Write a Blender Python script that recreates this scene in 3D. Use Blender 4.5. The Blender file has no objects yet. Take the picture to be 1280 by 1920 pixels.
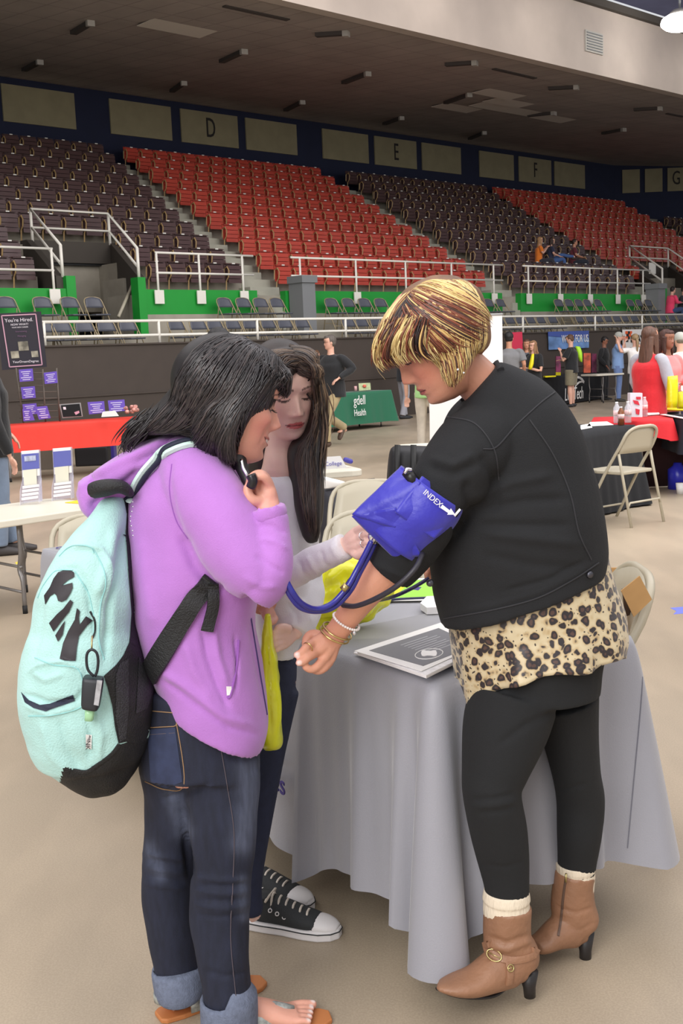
import bpy, bmesh, math, random
import numpy as np
from mathutils import Vector, Matrix
from mathutils.bvhtree import BVHTree
random.seed(7); rng = np.random.default_rng(7)
C = bpy.context.scene.collection
scene = bpy.context.scene
R = math.radians
# ------------------------------------------------------------ camera
F_PX = 2130.0; PITCH = R(7.85); ROLL = R(-2.4); EYE = 1.50
cam_d = bpy.data.cameras.new('camera'); cam = bpy.data.objects.new('camera', cam_d); C.objects.link(cam)
FW = np.array([0, math.cos(PITCH), -math.sin(PITCH)]); UP0 = np.array([0, math.sin(PITCH), math.cos(PITCH)]); RT0 = np.array([1., 0, 0])
RT = math.cos(ROLL)*RT0 + math.sin(ROLL)*UP0; UPV = -math.sin(ROLL)*RT0 + math.cos(ROLL)*UP0
CP = np.array([0, 0, EYE])
mw = Matrix(((RT[0], UPV[0], -FW[0], CP[0]), (RT[1], UPV[1], -FW[1], CP[1]), (RT[2], UPV[2], -FW[2], CP[2]), (0, 0, 0, 1)))
cam.matrix_world = mw
cam_d.sensor_fit = 'VERTICAL'; cam_d.sensor_height = 24.0; cam_d.lens = 24.0*F_PX/1920.0
cam_d.clip_start = 0.05; cam_d.clip_end = 300
scene.camera = cam
# ------------------------------------------------------------ colour management, world, lights
scene.view_settings.view_transform = 'Standard'; scene.view_settings.look = 'None'
scene.view_settings.gamma = 1.0; scene.view_settings.exposure = 0.50; scene.view_settings.use_curve_mapping = False
W = bpy.data.worlds.new('hall_ambient'); scene.world = W; W.use_nodes = True
W.node_tree.nodes['Background'].inputs[0].default_value = (0.95, 0.97, 1.0, 1); W.node_tree.nodes['Background'].inputs[1].default_value = 0.52
def area(name, loc, size, power, color=(1, 0.96, 0.9), target=None, sy=None):
    l = bpy.data.lights.new(name, 'AREA'); l.shape = 'RECTANGLE'; l.size = size; l.size_y = sy or size; l.energy = power; l.color = color
    o = bpy.data.objects.new(name, l); C.objects.link(o); o.location = loc
    if target is not None:
        o.rotation_euler = (Vector(target)-Vector(loc)).to_track_quat('-Z', 'Y').to_euler()
    return o
area('arena_and_fill_light', (2, 6, 12.5), 30, 3300, (1, 0.975, 0.95), (2, 6, 0))
area('arena_and_fill_light', (-4, -7, 6.5), 7, 900, (1, 0.98, 0.955), (0, 2.6, 1.0))  # added frontal key for the foreground, lower than the arena lamps
area('arena_and_fill_light', (9, 12, 11.5), 16, 1700, (1, 0.975, 0.94), (-2, 30, 2.5))
area('added_ceiling_fill', (12, 16, 10.5), 10, 260, (0.85, 0.87, 1.0), (12, 16.1, 14))  # added upward fill that brightens the high ceiling in place of lamp spill
# ------------------------------------------------------------ pixel helpers
def ray(x, y): return FW + (x-640)/F_PX*RT - (y-960)/F_PX*UPV
def at(x, y, Y):
    r = ray(x, y); return CP + r*(Y/r[1])
def ground(x, y, h=0.0):
    r = ray(x, y); return CP + r*((h-EYE)/r[2])
def pxm(P):  # pixels per metre at a point
    return F_PX/float((np.asarray(P)-CP) @ FW)
def topx(P):
    d = np.asarray(P, float)-CP; z = d @ FW
    return np.stack([640+F_PX*(d @ RT)/z, 960-F_PX*(d @ UPV)/z], -1)
def nrm(v):
    v = np.asarray(v, float); return v/max(1e-12, np.linalg.norm(v))
# ------------------------------------------------------------ materials
def lin(c):
    c = np.asarray(c, float)/255.0
    return tuple(np.where(c <= 0.04045, c/12.92, ((c+0.055)/1.055)**2.4))+(1.0,)
_mats = {}
def mat(name, col, rough=0.6, metal=0.0, bump=0.0, bscale=60.0, var=0.0, vscale=8.0, spec=0.5, emit=0.0, alpha=1.0, trans=0.0, sheen=0.0, attr=None, stretch=None, coat=0.0):
    if name in _mats: return _mats[name]
    m = bpy.data.materials.new(name); m.use_nodes = True; nt = m.node_tree; N = nt.nodes; L = nt.links
    b = N['Principled BSDF']; b.inputs['Base Color'].default_value = lin(col)
    b.inputs['Roughness'].default_value = rough; b.inputs['Metallic'].default_value = metal
    b.inputs['Specular IOR Level'].default_value = spec; b.inputs['Coat Weight'].default_value = coat
    if sheen: b.inputs['Sheen Weight'].default_value = sheen
    if trans: b.inputs['Transmission Weight'].default_value = trans; b.inputs['IOR'].default_value = 1.33
    if alpha < 1: b.inputs['Alpha'].default_value = alpha
    if emit: b.inputs['Emission Color'].default_value = lin(col); b.inputs['Emission Strength'].default_value = emit
    tc = N.new('ShaderNodeTexCoord'); vec = tc.outputs['Object']
    if stretch:
        mp = N.new('ShaderNodeMapping'); mp.inputs['Scale'].default_value = stretch; L.new(vec, mp.inputs['Vector']); vec = mp.outputs['Vector']
    src = None
    if attr:
        a = N.new('ShaderNodeAttribute'); a.attribute_name = attr; src = a.outputs['Color']; L.new(src, b.inputs['Base Color'])
    if var:
        n = N.new('ShaderNodeTexNoise'); n.inputs['Scale'].default_value = vscale; n.inputs['Detail'].default_value = 5; L.new(vec, n.inputs['Vector'])
        mr = N.new('ShaderNodeMapRange'); mr.inputs['From Min'].default_value = 0.3; mr.inputs['From Max'].default_value = 0.7
        mr.inputs['To Min'].default_value = 1-var; mr.inputs['To Max'].default_value = 1+var; L.new(n.outputs['Fac'], mr.inputs['Value'])
        mx = N.new('ShaderNodeVectorMath'); mx.operation = 'SCALE'; L.new(mr.outputs['Result'], mx.inputs['Scale'])
        if src: L.new(src, mx.inputs[0])
        else: mx.inputs[0].default_value = lin(col)[:3]
        L.new(mx.outputs['Vector'], b.inputs['Base Color'])
    if bump:
        n = N.new('ShaderNodeTexNoise'); n.inputs['Scale'].default_value = bscale; n.inputs['Detail'].default_value = 4; L.new(vec, n.inputs['Vector'])
        bm = N.new('ShaderNodeBump'); bm.inputs['Strength'].default_value = bump; bm.inputs['Distance'].default_value = 0.01
        L.new(n.outputs['Fac'], bm.inputs['Height']); L.new(bm.outputs['Normal'], b.inputs['Normal'])
    _mats[name] = m; return m
# ------------------------------------------------------------ mesh building
class MB:
    def __init__(s): s.v = []; s.f = []; s.m = []; s.n = 0
    def add(s, V, Fs, mi=0):
        V = np.asarray(V, float).reshape(-1, 3); o = s.n
        s.v.append(V); s.n += len(V)
        for f in Fs: s.f.append(tuple(int(i)+o for i in f)); s.m.append(mi)
        return s
    def box(s, c, sz, mi=0, M=None):
        c = np.asarray(c, float); h = np.asarray(sz, float)/2
        V = np.array([[x, y, z] for x in (-1, 1) for y in (-1, 1) for z in (-1, 1)])*h
        if M is not None: V = V @ np.asarray(M, float).T
        return s.add(V+c, [(0, 1, 3, 2), (4, 6, 7, 5), (0, 4, 5, 1), (2, 3, 7, 6), (0, 2, 6, 4), (1, 5, 7, 3)], mi)
    def quadbox(s, P4, ext, mi=0):   # prism: 4 (or n) points + extrusion vector
        P = np.asarray(P4, float); n = len(P); V = np.vstack([P, P+np.asarray(ext, float)])
        Fs = [tuple(range(n))[::-1], tuple(range(n, 2*n))]+[(i, (i+1) % n, n+(i+1) % n, n+i) for i in range(n)]
        return s.add(V, Fs, mi)
    def rings(s, rs, cap=True, mi=0):
        k = len(rs[0]); V = np.vstack(rs); Fs = []
        for i in range(len(rs)-1):
            for j in range(k):
                a = i*k+j; b = i*k+(j+1) % k; Fs.append((a, b, b+k, a+k))
        if cap:
            n = len(V); V = np.vstack([V, np.mean(rs[0], 0), np.mean(rs[-1], 0)])
            for j in range(k):
                Fs.append((n, (j+1) % k, j)); o = (len(rs)-1)*k; Fs.append((n+1, o+j, o+(j+1) % k))
        return s.add(V, Fs, mi)
    def tube(s, pts, r, seg=8, cap=True, mi=0, closed=False, sub=0):
        P = np.asarray(pts, float)
        rr = np.full(len(P), r, float) if np.isscalar(r) else np.asarray(r, float)
        if sub: P, rr = cr(P, sub), cr(rr.reshape(-1, 1), sub)[:, 0]
        rs = []; up = None
        for i in range(len(P)):
            t = P[min(i+1, len(P)-1)]-P[max(i-1, 0)]
            if closed: t = P[(i+1) % len(P)]-P[i-1]
            t = nrm(t)
            if up is None: up = np.array([0, 0, 1.]) if abs(t[2]) < .9 else np.array([1., 0, 0])
            a = nrm(np.cross(t, up)); b = np.cross(a, t); up = b
            th = np.arange(seg)*2*np.pi/seg
            rs.append(P[i]+rr[i]*(np.outer(np.cos(th), a)+np.outer(np.sin(th), b)))
        if closed: rs.append(rs[0]); cap = False
        return s.rings(rs, cap, mi)
    def cyl(s, a, b, r, r2=None, seg=12, mi=0): return s.tube([a, b], [r, r if r2 is None else r2], seg, True, mi)
    def ell(s, c, ax, seg=16, nr=10, mi=0, M=None):
        rs = []
        for i in range(1, nr):
            ph = math.pi*i/nr; th = np.arange(seg)*2*np.pi/seg
            V = np.stack([ax[0]*math.sin(ph)*np.cos(th), ax[1]*math.sin(ph)*np.sin(th), np.full(seg, -ax[2]*math.cos(ph))], 1)
            if M is not None: V = V @ np.asarray(M, float).T
            rs.append(V+np.asarray(c, float))
        return s.rings(rs, True, mi)
    def build(s, name, m, parent=None, smooth=True, bevel=0, sharp=None):
        me = bpy.data.meshes.new(name)
        me.from_pydata(np.vstack(s.v).tolist(), [], s.f)
        ms = m if isinstance(m, (list, tuple)) else [m]
        for x in ms: me.materials.append(x)
        if len(ms) > 1: me.polygons.foreach_set('material_index', s.m)
        if smooth: me.polygons.foreach_set('use_smooth', [True]*len(me.polygons))
        me.update()
        o = bpy.data.objects.new(name, me); C.objects.link(o)
        if bevel:
            md = o.modifiers.new('bevel', 'BEVEL'); md.width = bevel; md.segments = 2; md.limit_method = 'ANGLE'
        if parent is not None: setpar(o, parent)
        return o
def setpar(o, p):   # geometry is authored in world space: keep it there
    o.parent = p
    if not p.get('local'): o.matrix_parent_inverse = p.matrix_world.inverted() if p.get('mw') is None else Matrix.Translation(-Vector(p.location))
def cr(P, k):   # Catmull-Rom resample
    P = np.asarray(P, float); n = len(P)
    if n < 3:
        t = np.linspace(0, 1, k*(n-1)+1)[:, None]; return P[0]*(1-t)+P[-1]*t
    Q = np.vstack([2*P[0]-P[1], P, 2*P[-1]-P[-2]]); out = []
    for i in range(1, n):
        p0, p1, p2, p3 = Q[i-1], Q[i], Q[i+1], Q[i+2]
        for j in range(k):
            t = j/k; out.append(.5*((2*p1)+(-p0+p2)*t+(2*p0-5*p1+4*p2-p3)*t*t+(-p0+3*p1-3*p2+p3)*t**3))
    out.append(P[-1]); return np.array(out)
def tag(o, label=None, cat=None, group=None, kind=None):
    if label: o['label'] = label
    if cat: o['category'] = cat
    if group: o['group'] = group
    if kind: o['kind'] = kind
    return o
def empty(name, loc, label=None, cat=None, group=None, rz=0.0, local=False):
    o = bpy.data.objects.new(name, None); C.objects.link(o); o.location = Vector(loc); o.rotation_euler = (0, 0, rz); o.empty_display_size = .05
    if local: o['local'] = 1
    else: o['mw'] = 1
    return tag(o, label, cat, group)
_kids = {}
def copy_tree(o, parent=None):
    if not _kids.get('ok'): pass
    c = o.copy(); C.objects.link(c)
    if parent is not None: c.parent = parent
    for ch in KIDS(o): copy_tree(ch, c)
    return c
def KIDS(o): return [x for x in C.objects if x.parent == o] if o.name not in _kc else _kc[o.name]
_kc = {}
def proto_kids(o):
    _kc[o.name] = [x for x in C.objects if x.parent == o]
    for k in _kc[o.name]: proto_kids(k)
def struct(o): o['kind'] = 'structure'; return o
# organic surfaces ---------------------------------------------------------
VIEW = FW
def limb(mb, nodes, seg=20, ref=None, sub=4, ex=2.0, cap=True, mi=0):
    """nodes: (P, ra, rb); ra lies across the view (silhouette), rb towards the viewer"""
    P = np.array([n[0] for n in nodes]); rr = np.array([[n[1], n[2]] for n in nodes])
    if sub > 1: P = cr(P, sub); rr = cr(rr, sub)
    rf = nrm(VIEW if ref is None else ref); rs = []
    th = np.arange(seg)*2*np.pi/seg; c = np.sign(np.cos(th))*np.abs(np.cos(th))**(2/ex); s_ = np.sign(np.sin(th))*np.abs(np.sin(th))**(2/ex)
    pa = None
    for i in range(len(P)):
        t = nrm(P[min(i+1, len(P)-1)]-P[max(i-1, 0)])
        a = np.cross(t, rf)
        if np.linalg.norm(a) < .15: a = pa if pa is not None else np.cross(t, [0, .3, 1])
        a = nrm(a)
        if pa is not None and a @ pa < 0: a = -a
        pa = a; b = nrm(np.cross(a, t))
        rs.append(P[i]+np.outer(c*max(rr[i, 0], .0008), a)+np.outer(s_*max(rr[i, 1], .0008), b))
    return mb.rings(rs, cap, mi)
def plimb(mb, nodes, seg=20, sub=4, ex=2.0, cap=True, ratio=1.0):
    """nodes in photo pixels: (x, y, Y, r_px[, depth radius m])"""
    out = []
    for n in nodes:
        P = at(n[0], n[1], n[2]); r = n[3]/pxm(P); out.append((P, r, n[4] if len(n) > 4 else r*ratio))
    return limb(mb, out, seg, None, sub, ex, cap)
def spans(mb, rows, seg=36, sub=4, ex=2.2, cap=True):
    """rows: (xl, yl, xr, yr, Y, depth radius[, dYl, dYr]) a traced garment or bag with real thickness"""
    L_ = np.array([at(r[0], r[1], r[4]+(r[6] if len(r) > 6 else 0)) for r in rows]); R_ = np.array([at(r[2], r[3], r[4]+(r[7] if len(r) > 7 else 0)) for r in rows])
    D = np.array([[r[5]] for r in rows])
    if sub > 1: L_, R_, D = cr(L_, sub), cr(R_, sub), cr(D, sub)
    th = np.arange(seg)*2*np.pi/seg; c = np.sign(np.cos(th))*np.abs(np.cos(th))**(2/ex); s_ = np.sign(np.sin(th))*np.abs(np.sin(th))**(2/ex)
    rs = []; pn = None
    mid = (L_+R_)/2
    for i in range(len(L_)):
        a = (R_[i]-L_[i])/2
        t = nrm(mid[min(i+1, len(mid)-1)]-mid[max(i-1, 0)])
        b = nrm(np.cross(a, t))
        if b @ VIEW < 0: b = -b
        rs.append(mid[i]+np.outer(c, a)+np.outer(s_, b*D[i, 0]))
    return mb.rings(rs, cap)
def evalmesh(o):
    dg = bpy.context.evaluated_depsgraph_get(); dg.update()
    me = bpy.data.meshes.new_from_object(o.evaluated_get(dg)); old = o.data; o.modifiers.clear(); o.data = me; me.name = old.name; bpy.data.meshes.remove(old); return o
def organic(mb, name, m, parent, voxel=.006, smooth=6, fac=.5):
    o = mb.build(name, m, None)
    md = o.modifiers.new('r', 'REMESH'); md.mode = 'VOXEL'; md.voxel_size = voxel; md.use_smooth_shade = True
    if smooth:
        sm = o.modifiers.new('s', 'SMOOTH'); sm.iterations = smooth; sm.factor = fac
    evalmesh(o)
    o.data.polygons.foreach_set('use_smooth', [True]*len(o.data.polygons))
    if len(o.data.materials) == 0:
        for x in (m if isinstance(m, (list, tuple)) else [m]): o.data.materials.append(x)
    if parent is not None: setpar(o, parent)
    return o
def vco(o):
    n = len(o.data.vertices); a = np.empty(n*3); o.data.vertices.foreach_get('co', a); return a.reshape(-1, 3)
def vno(o):
    n = len(o.data.vertices); a = np.empty(n*3); o.data.vertices.foreach_get('normal', a); return a.reshape(-1, 3)
def setco(o, V): o.data.vertices.foreach_set('co', V.ravel()); o.data.update()
def segdist(p, L):
    """distance in px of points p (n,2) to polyline L, signed by side, and param"""
    best = np.full(len(p), 1e9); sg = np.zeros(len(p)); tt = np.zeros(len(p)); n = len(L)-1
    for i in range(n):
        a = np.array(L[i], float); b = np.array(L[i+1], float); d = b-a; ll = d @ d
        t = np.clip(((p-a) @ d)/ll, 0, 1); q = a+t[:, None]*d; e = p-q; ds = np.hypot(e[:, 0], e[:, 1])
        k = ds < best; best[k] = ds[k]; sg[k] = np.sign(e[k, 0]*d[1]-e[k, 1]*d[0]); tt[k] = (i+t[k])/n
    return best, sg, tt
def crease(o, lines, both=False):
    """lines: (polyline px, width px, amplitude m): folds raised (+) or sunk (-) in the cloth"""
    V = vco(o); Nn = vno(o); p = topx(V); face = (Nn @ FW) < .25 if not both else np.ones(len(V), bool)
    off = np.zeros(len(V))
    for L, w, amp in lines:
        d, s, t = segdist(p, L); e = np.exp(-(d/w)**2)*np.clip(np.minimum(t, 1-t)*6+.15, 0, 1)
        off += amp*e
    off[~face] = 0; V = V+Nn*off[:, None]; setco(o, V)
def wrinkle(o, scale, amp, st=(1, 1, 1), seed=0):
    from mathutils import noise
    V = vco(o); Nn = vno(o); st = np.asarray(st, float)
    n = np.array([noise.noise(Vector(v*scale*st+seed)) for v in V]); setco(o, V+Nn*(n*amp)[:, None])
def bvh(o):
    me = o.data; return BVHTree.FromPolygons([tuple(v) for v in vco(o)], [tuple(p.vertices) for p in me.polygons])
def decal(name, polys, tree, m, parent, off=.0015, step=5.0, ybk=None):
    """flat marks laid on a curved surface: polygons in photo pixels cast on it"""
    bm = bmesh.new()
    for pl in polys:
        vs = [bm.verts.new((x, y, 0)) for x, y in pl]; bm.faces.new(vs)
    bmesh.ops.triangulate(bm, faces=bm.faces[:])
    for _ in range(6):
        es = [e for e in bm.edges if e.calc_length() > step]
        if not es: break
        bmesh.ops.subdivide_edges(bm, edges=es, cuts=1); bmesh.ops.triangulate(bm, faces=[f for f in bm.faces if len(f.verts) > 3])
    last = None
    for v in bm.verts:
        r = Vector(ray(v.co.x, v.co.y)).normalized(); h = tree.ray_cast(Vector(CP), r)
        if h[0] is None:
            n = tree.find_nearest(Vector(CP)+r*((last or 2.3)))
            v.co = n[0]-r*off if n[0] is not None else Vector(CP)+r*2.3
        else:
            last = h[3]; v.co = h[0]-r*off
    me = bpy.data.meshes.new(name); bm.to_mesh(me); bm.free(); me.materials.append(m)
    o = bpy.data.objects.new(name, me); C.objects.link(o)
    if parent is not None: setpar(o, parent)
    return o
def text(name, body, size, M, m, parent=None, ext=.001, align='CENTER', sx=1.0, shear=0.0):
    cu = bpy.data.curves.new(name, 'FONT'); cu.body = body; cu.size = size; cu.extrude = ext; cu.align_x = align; cu.align_y = 'CENTER'; cu.resolution_u = 3; cu.shear = shear
    o = bpy.data.objects.new(name, cu); C.objects.link(o)
    dg = bpy.context.evaluated_depsgraph_get(); me = bpy.data.meshes.new_from_object(o.evaluated_get(dg)); C.objects.unlink(o); bpy.data.objects.remove(o)
    me.transform(Matrix.Scale(sx, 4, (1, 0, 0))); me.transform(M); me.materials.clear(); me.materials.append(m); me.name = name
    o = bpy.data.objects.new(name, me); C.objects.link(o)
    if parent is not None: setpar(o, parent)
    return o
def frame(o, x, z):   # matrix: local x -> x, local y -> z, local z -> normal
    x = nrm(x); z = nrm(np.asarray(z)-x*(x @ np.asarray(z))); n = np.cross(x, z)
    return Matrix(((x[0], z[0], n[0], o[0]), (x[1], z[1], n[1], o[1]), (x[2], z[2], n[2], o[2]), (0, 0, 0, 1)))
# ============================================================ people
def head_grid(ns=112, nz=120):
    zt = np.array([-.120, -.112, -.102, -.09, -.078, -.066, -.054, -.04, -.02, 0, .02, .035, .055, .075, .092, .106, .115, .120])
    yf = np.array([.030, .060, .0745, .0775, .0775, .0800, .0805, .079, .0795, .081, .087, .0905, .090, .082, .067, .045, .024, .004])
    yb = np.array([.000, -.005, -.012, -.022, -.034, -.046, -.058, -.072, -.086, -.096, -.1, -.1, -.095, -.083, -.066, -.045, -.024, -.004])
    ww = np.array([.014, .030, .040, .048, .0535, .058, .0615, .065, .069, .0715, .0735, .0745, .0735, .067, .055, .038, .021, .004])
    z = np.linspace(-.12, .12, nz); th = np.linspace(0, 2*np.pi, ns, endpoint=False)
    f = lambda a: np.interp(z, zt, a)
    k = np.ones(5)/5
    def sm(a): a = np.concatenate([[a[0]]*2, a, [a[-1]]*2]); return np.convolve(a, k, 'valid')
    YF, YB, WW = sm(f(yf)), sm(f(yb)), sm(f(ww))
    c = np.cos(th); s = np.sin(th)
    X = WW[:, None]*np.sign(s)*np.abs(s)**.92
    Y = np.where(c > 0, YF[:, None]*np.abs(c)**.85, YB[:, None]*np.abs(c))
    Z = np.repeat(z[:, None], ns, 1)
    return X, Y, Z
def head_features(X, Y, Z, smile=0.0, lid=1.0, brow=1.0, nose=1.0):
    g = lambda a, s: np.exp(-(a/s)**2)
    fr = np.clip(Y/.03, 0, 1); ax = np.abs(X); d = np.zeros_like(X)
    nb = np.interp(Z, [-.052, -.046, -.041, -.034, -.028, -.01, .008, .022], [0, .004, .014, .0235, .0225, .013, .005, 0])*nose
    ns_ = np.interp(Z, [-.05, -.035, -.01, .02], [.012, .0125, .0085, .009])
    d += nb*g(X, ns_)
    d += .0095*nose*g(ax-.0135, .0065)*g(Z+.0375, .0065)
    d -= .0105*g(ax-.0305, .0165)*g(Z-.006, .0115); d += .0085*lid*g(ax-.031, .0125)*g(Z-.004, .0078)
    d += .0035*brow*g(ax-.027, .018)*g(Z-.025, .007)
    d -= .003*g(X, .012)*g(Z-.012, .01)
    mw_ = .020+.006*smile; zc = smile*.006*(ax/.025)**2
    d += .0062*g(X, mw_)*g(Z+.0605-zc, .0042); d += .0068*g(X, mw_*.85)*g(Z+.0725-zc, .0052); d -= .0052*g(X, mw_*1.15)*g(Z+.0665-zc, .0016+.0012*smile)
    d += .004*g(X, .014)*g(Z+.100, .010); d -= .0025*g(X, .02)*g(Z+.083, .006)
    d += (.004+.005*smile)*g(ax-.040, .018)*g(Z+.026-.004*smile, .016); d -= .003*smile*g(ax-.036-.08*np.abs(Z+.05), .004)*g(Z+.055, .018)
    return X, Y+d*fr, Z
def rot_head(yaw, pitch, roll):
    """columns = head x (its left... right of picture when facing camera), y forward, z up; yaw 0 faces the camera (-Y)"""
    y = R(yaw); p = R(pitch); r = R(roll)
    base = np.array([[-1, 0, 0], [0, -1, 0], [0, 0, 1.]]).T   # local x->-X, y->-Y
    Rp = np.array([[1, 0, 0], [0, math.cos(-p), -math.sin(-p)], [0, math.sin(-p), math.cos(-p)]])   # nod about local x
    Rr = np.array([[math.cos(r), 0, math.sin(r)], [0, 1, 0], [-math.sin(r), 0, math.cos(r)]])
    Ry = np.array([[math.cos(y), -math.sin(y), 0], [math.sin(y), math.cos(y), 0], [0, 0, 1]])
    return Ry @ base @ Rp @ Rr
class Head:
    def __init__(s, c, M, k=1.0, **kw): s.c = np.asarray(c, float); s.M = M; s.k = k; s.kw = kw
    def w(s, p): return (np.asarray(p, float)*s.k) @ s.M.T + s.c
    def l(s, P): return ((np.asarray(P)-s.c) @ s.M)/s.k
    def add(s, mb, ns=112, nz=120, ears=True):
        X, Y, Z = head_features(*head_grid(ns, nz), **s.kw); V = s.w(np.stack([X, Y, Z], -1).reshape(-1, 3)).reshape(nz, ns, 3)
        mb.rings([V[i] for i in range(nz)], True)
        if ears:
            for sx in (-1, 1): mb.ell(s.w((sx*.073, -.012, -.005)), (.008*s.k, .017*s.k, .03*s.k), 12, 8, 0, s.M)
        return mb
def tint(o, head, skin, lips=(170, 90, 86), brow=(60, 44, 38), lash=(34, 26, 26), blush=(200, 110, 100), bl=.35, iris=None, smile=0.0, shadow=None, teeth=False, extra=None, bz=.0245, nails=None):
    """natural skin colours (lips, brows, lashes) stored per vertex"""
    V = vco(o); L = head.l(V); n = len(V); col = np.tile(np.array(lin(skin)), (n, 1)); x, y, z = L[:, 0], L[:, 1], L[:, 2]; ax = np.abs(x)
    inh = (y > .035) & (ax < .075) & (np.abs(z) < .12)
    def mix(mask, c, a=1.0):
        w = np.clip(mask*a, 0, 1)[:, None]; w[~inh] = 0; col[:] = col*(1-w)+np.array(lin(c))*w
    g = lambda a, s: np.exp(-(a/s)**2)
    mix(g(ax-.045, .026)*g(z+.034, .028), blush, bl*.7); mix(g(x, .012)*g(z+.035, .01), blush, bl*.6)
    zc = smile*.006*(ax/.025)**2; hw = .0245+.006*smile
    lipm = np.clip((1-(ax/hw)**2), 0, 1)**.5; mix(((np.abs(z+.0665-zc) < .0085*lipm) & (ax < hw)).astype(float), lips, .9)
    mix((np.abs(z+.0665-zc) < .0012)*(ax < hw+.001)*1.0, (70, 32, 30), .9)
    if teeth: mix(((np.abs(z+.0665-zc) < .0032*lipm) & (ax < hw*.8)).astype(float), (235, 228, 220), 1)
    bzz = bz+.0055*np.clip(1-((ax-.030)/.021)**2, -1, 1)
    mix(((np.abs(z-bzz) < .0030*np.clip(1.25-(ax-.012)/.04, .4, 1)) & (ax > .011) & (ax < .050)).astype(float), brow, .85)
    if shadow: mix(g(ax-.031, .015)*g(z-.010, .008), shadow, .55)
    ez = .0015-.004*(np.clip(1-((ax-.031)/.0155)**2, 0, 1))
    mix(((np.abs(z-ez) < .0018) & (np.abs(ax-.031) < .0155)).astype(float), lash, .95)
    if iris: mix(((z < ez) & (z > ez-.0042*np.clip(1-((ax-.031)/.013)**2, 0, 1)) & (np.abs(ax-.031) < .012)).astype(float), iris, .9)
    if extra: extra(V, col)
    a = o.data.color_attributes.new('tint', 'FLOAT_COLOR', 'POINT'); a.data.foreach_set('color', col.ravel()); return o
def skinmat(name, col, rough=.5):
    m = mat(name, col, rough, attr='tint', var=.035, vscale=22, bump=.08, bscale=260); b = m.node_tree.nodes['Principled BSDF']
    b.inputs['Subsurface Weight'].default_value = .12; b.inputs['Subsurface Radius'].default_value = (.012, .005, .003); b.inputs['Subsurface Scale'].default_value = .5
    return m
# ---- strands of hair hugging a shell
def hair_locks(name, guides, n, m, parent, tree=None, r=.0011, lift=(.0005, .006), back=False, seed=1, jit=.006, pts=14, colf=None, tipcut=.25, spread=1.0, wav=0.0):
    """guides: list of polylines [(x,y,Y)...] side by side; strands run along interpolated guides"""
    g = np.random.default_rng(seed)
    GP = []
    for G in guides:
        P = np.array([at(*p) for p in G]); P = cr(P, 6); s_ = np.concatenate([[0], np.cumsum(np.linalg.norm(np.diff(P, axis=0), axis=1))]); t = np.linspace(0, s_[-1], pts)
        GP.append(np.stack([np.interp(t, s_, P[:, k]) for k in range(3)], 1))
    GP = np.array(GP); K = len(GP); VV = []; FF = []; CC = []; o = 0
    for i in range(n):
        u = g.random()*(K-1); k = min(int(u), K-2); f = u-k; P = GP[k]*(1-f)+GP[k+1]*f
        t0 = 0 if g.random() < .6 else g.random()*.45; t1 = 1-g.random()*tipcut
        tt = t0+(t1-t0)*np.linspace(0, 1, pts); base = np.linspace(0, 1, pts); P = np.stack([np.interp(tt, base, P[:, k2]) for k2 in range(3)], 1)
        P = P+g.normal(0, jit*.5, 3)*spread; ph = g.random()*6.28
        P = P+np.outer(np.sin(np.linspace(0, 3.5+2*g.random(), pts)+ph)*(jit*.5+wav), g.normal(0, 1, 3)*.6)
        lf = lift[0]+(lift[1]-lift[0])*g.random(); nn = []
        if tree is not None:
            for j in range(pts):
                q = P[j]
                src = Vector(q) if not back else Vector(q+FW*.5)
                h = tree.find_nearest(src)
                if h[0] is not None and (h[3] < .09 or back):
                    P[j] = np.array(h[0])+np.array(h[1])*(lf*(.35+.65*math.sin(min(1, j/(pts*.35))*1.57))); nn.append(np.array(h[1]))
                else: nn.append(-FW)
        w = r*(.6+.9*g.random())*np.clip(np.minimum(np.linspace(.35, 3, pts), np.linspace(2.6, .12, pts)), .1, 1)
        rs = []
        for j in range(pts):
            T = nrm(P[min(j+1, pts-1)]-P[max(j-1, 0)]); N_ = nn[j] if nn else -FW; a = nrm(np.cross(T, N_)); b = np.cross(a, T)
            rs.append(np.array([P[j]+a*w[j]*2.2, P[j]+b*w[j]*.8, P[j]-a*w[j]*2.2, P[j]-b*w[j]*.6]))
        V = np.vstack(rs); VV.append(V)
        for j in range(pts-1):
            for q in range(4): a = o+j*4+q; b2 = o+j*4+(q+1) % 4; FF.append((a, b2, b2+4, a+4))
        o += len(V)
        if colf is not None: CC.append(np.repeat(colf(P, g), 4, axis=0))
    me = bpy.data.meshes.new(name); me.from_pydata(np.vstack(VV).tolist(), [], FF); me.materials.append(m); me.polygons.foreach_set('use_smooth', [True]*len(me.polygons))
    if colf is not None: a = me.color_attributes.new('tint', 'FLOAT_COLOR', 'POINT'); a.data.foreach_set('color', np.vstack(CC).ravel())
    ob = bpy.data.objects.new(name, me); C.objects.link(ob)
    if parent is not None: setpar(ob, parent)
    return ob
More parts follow.
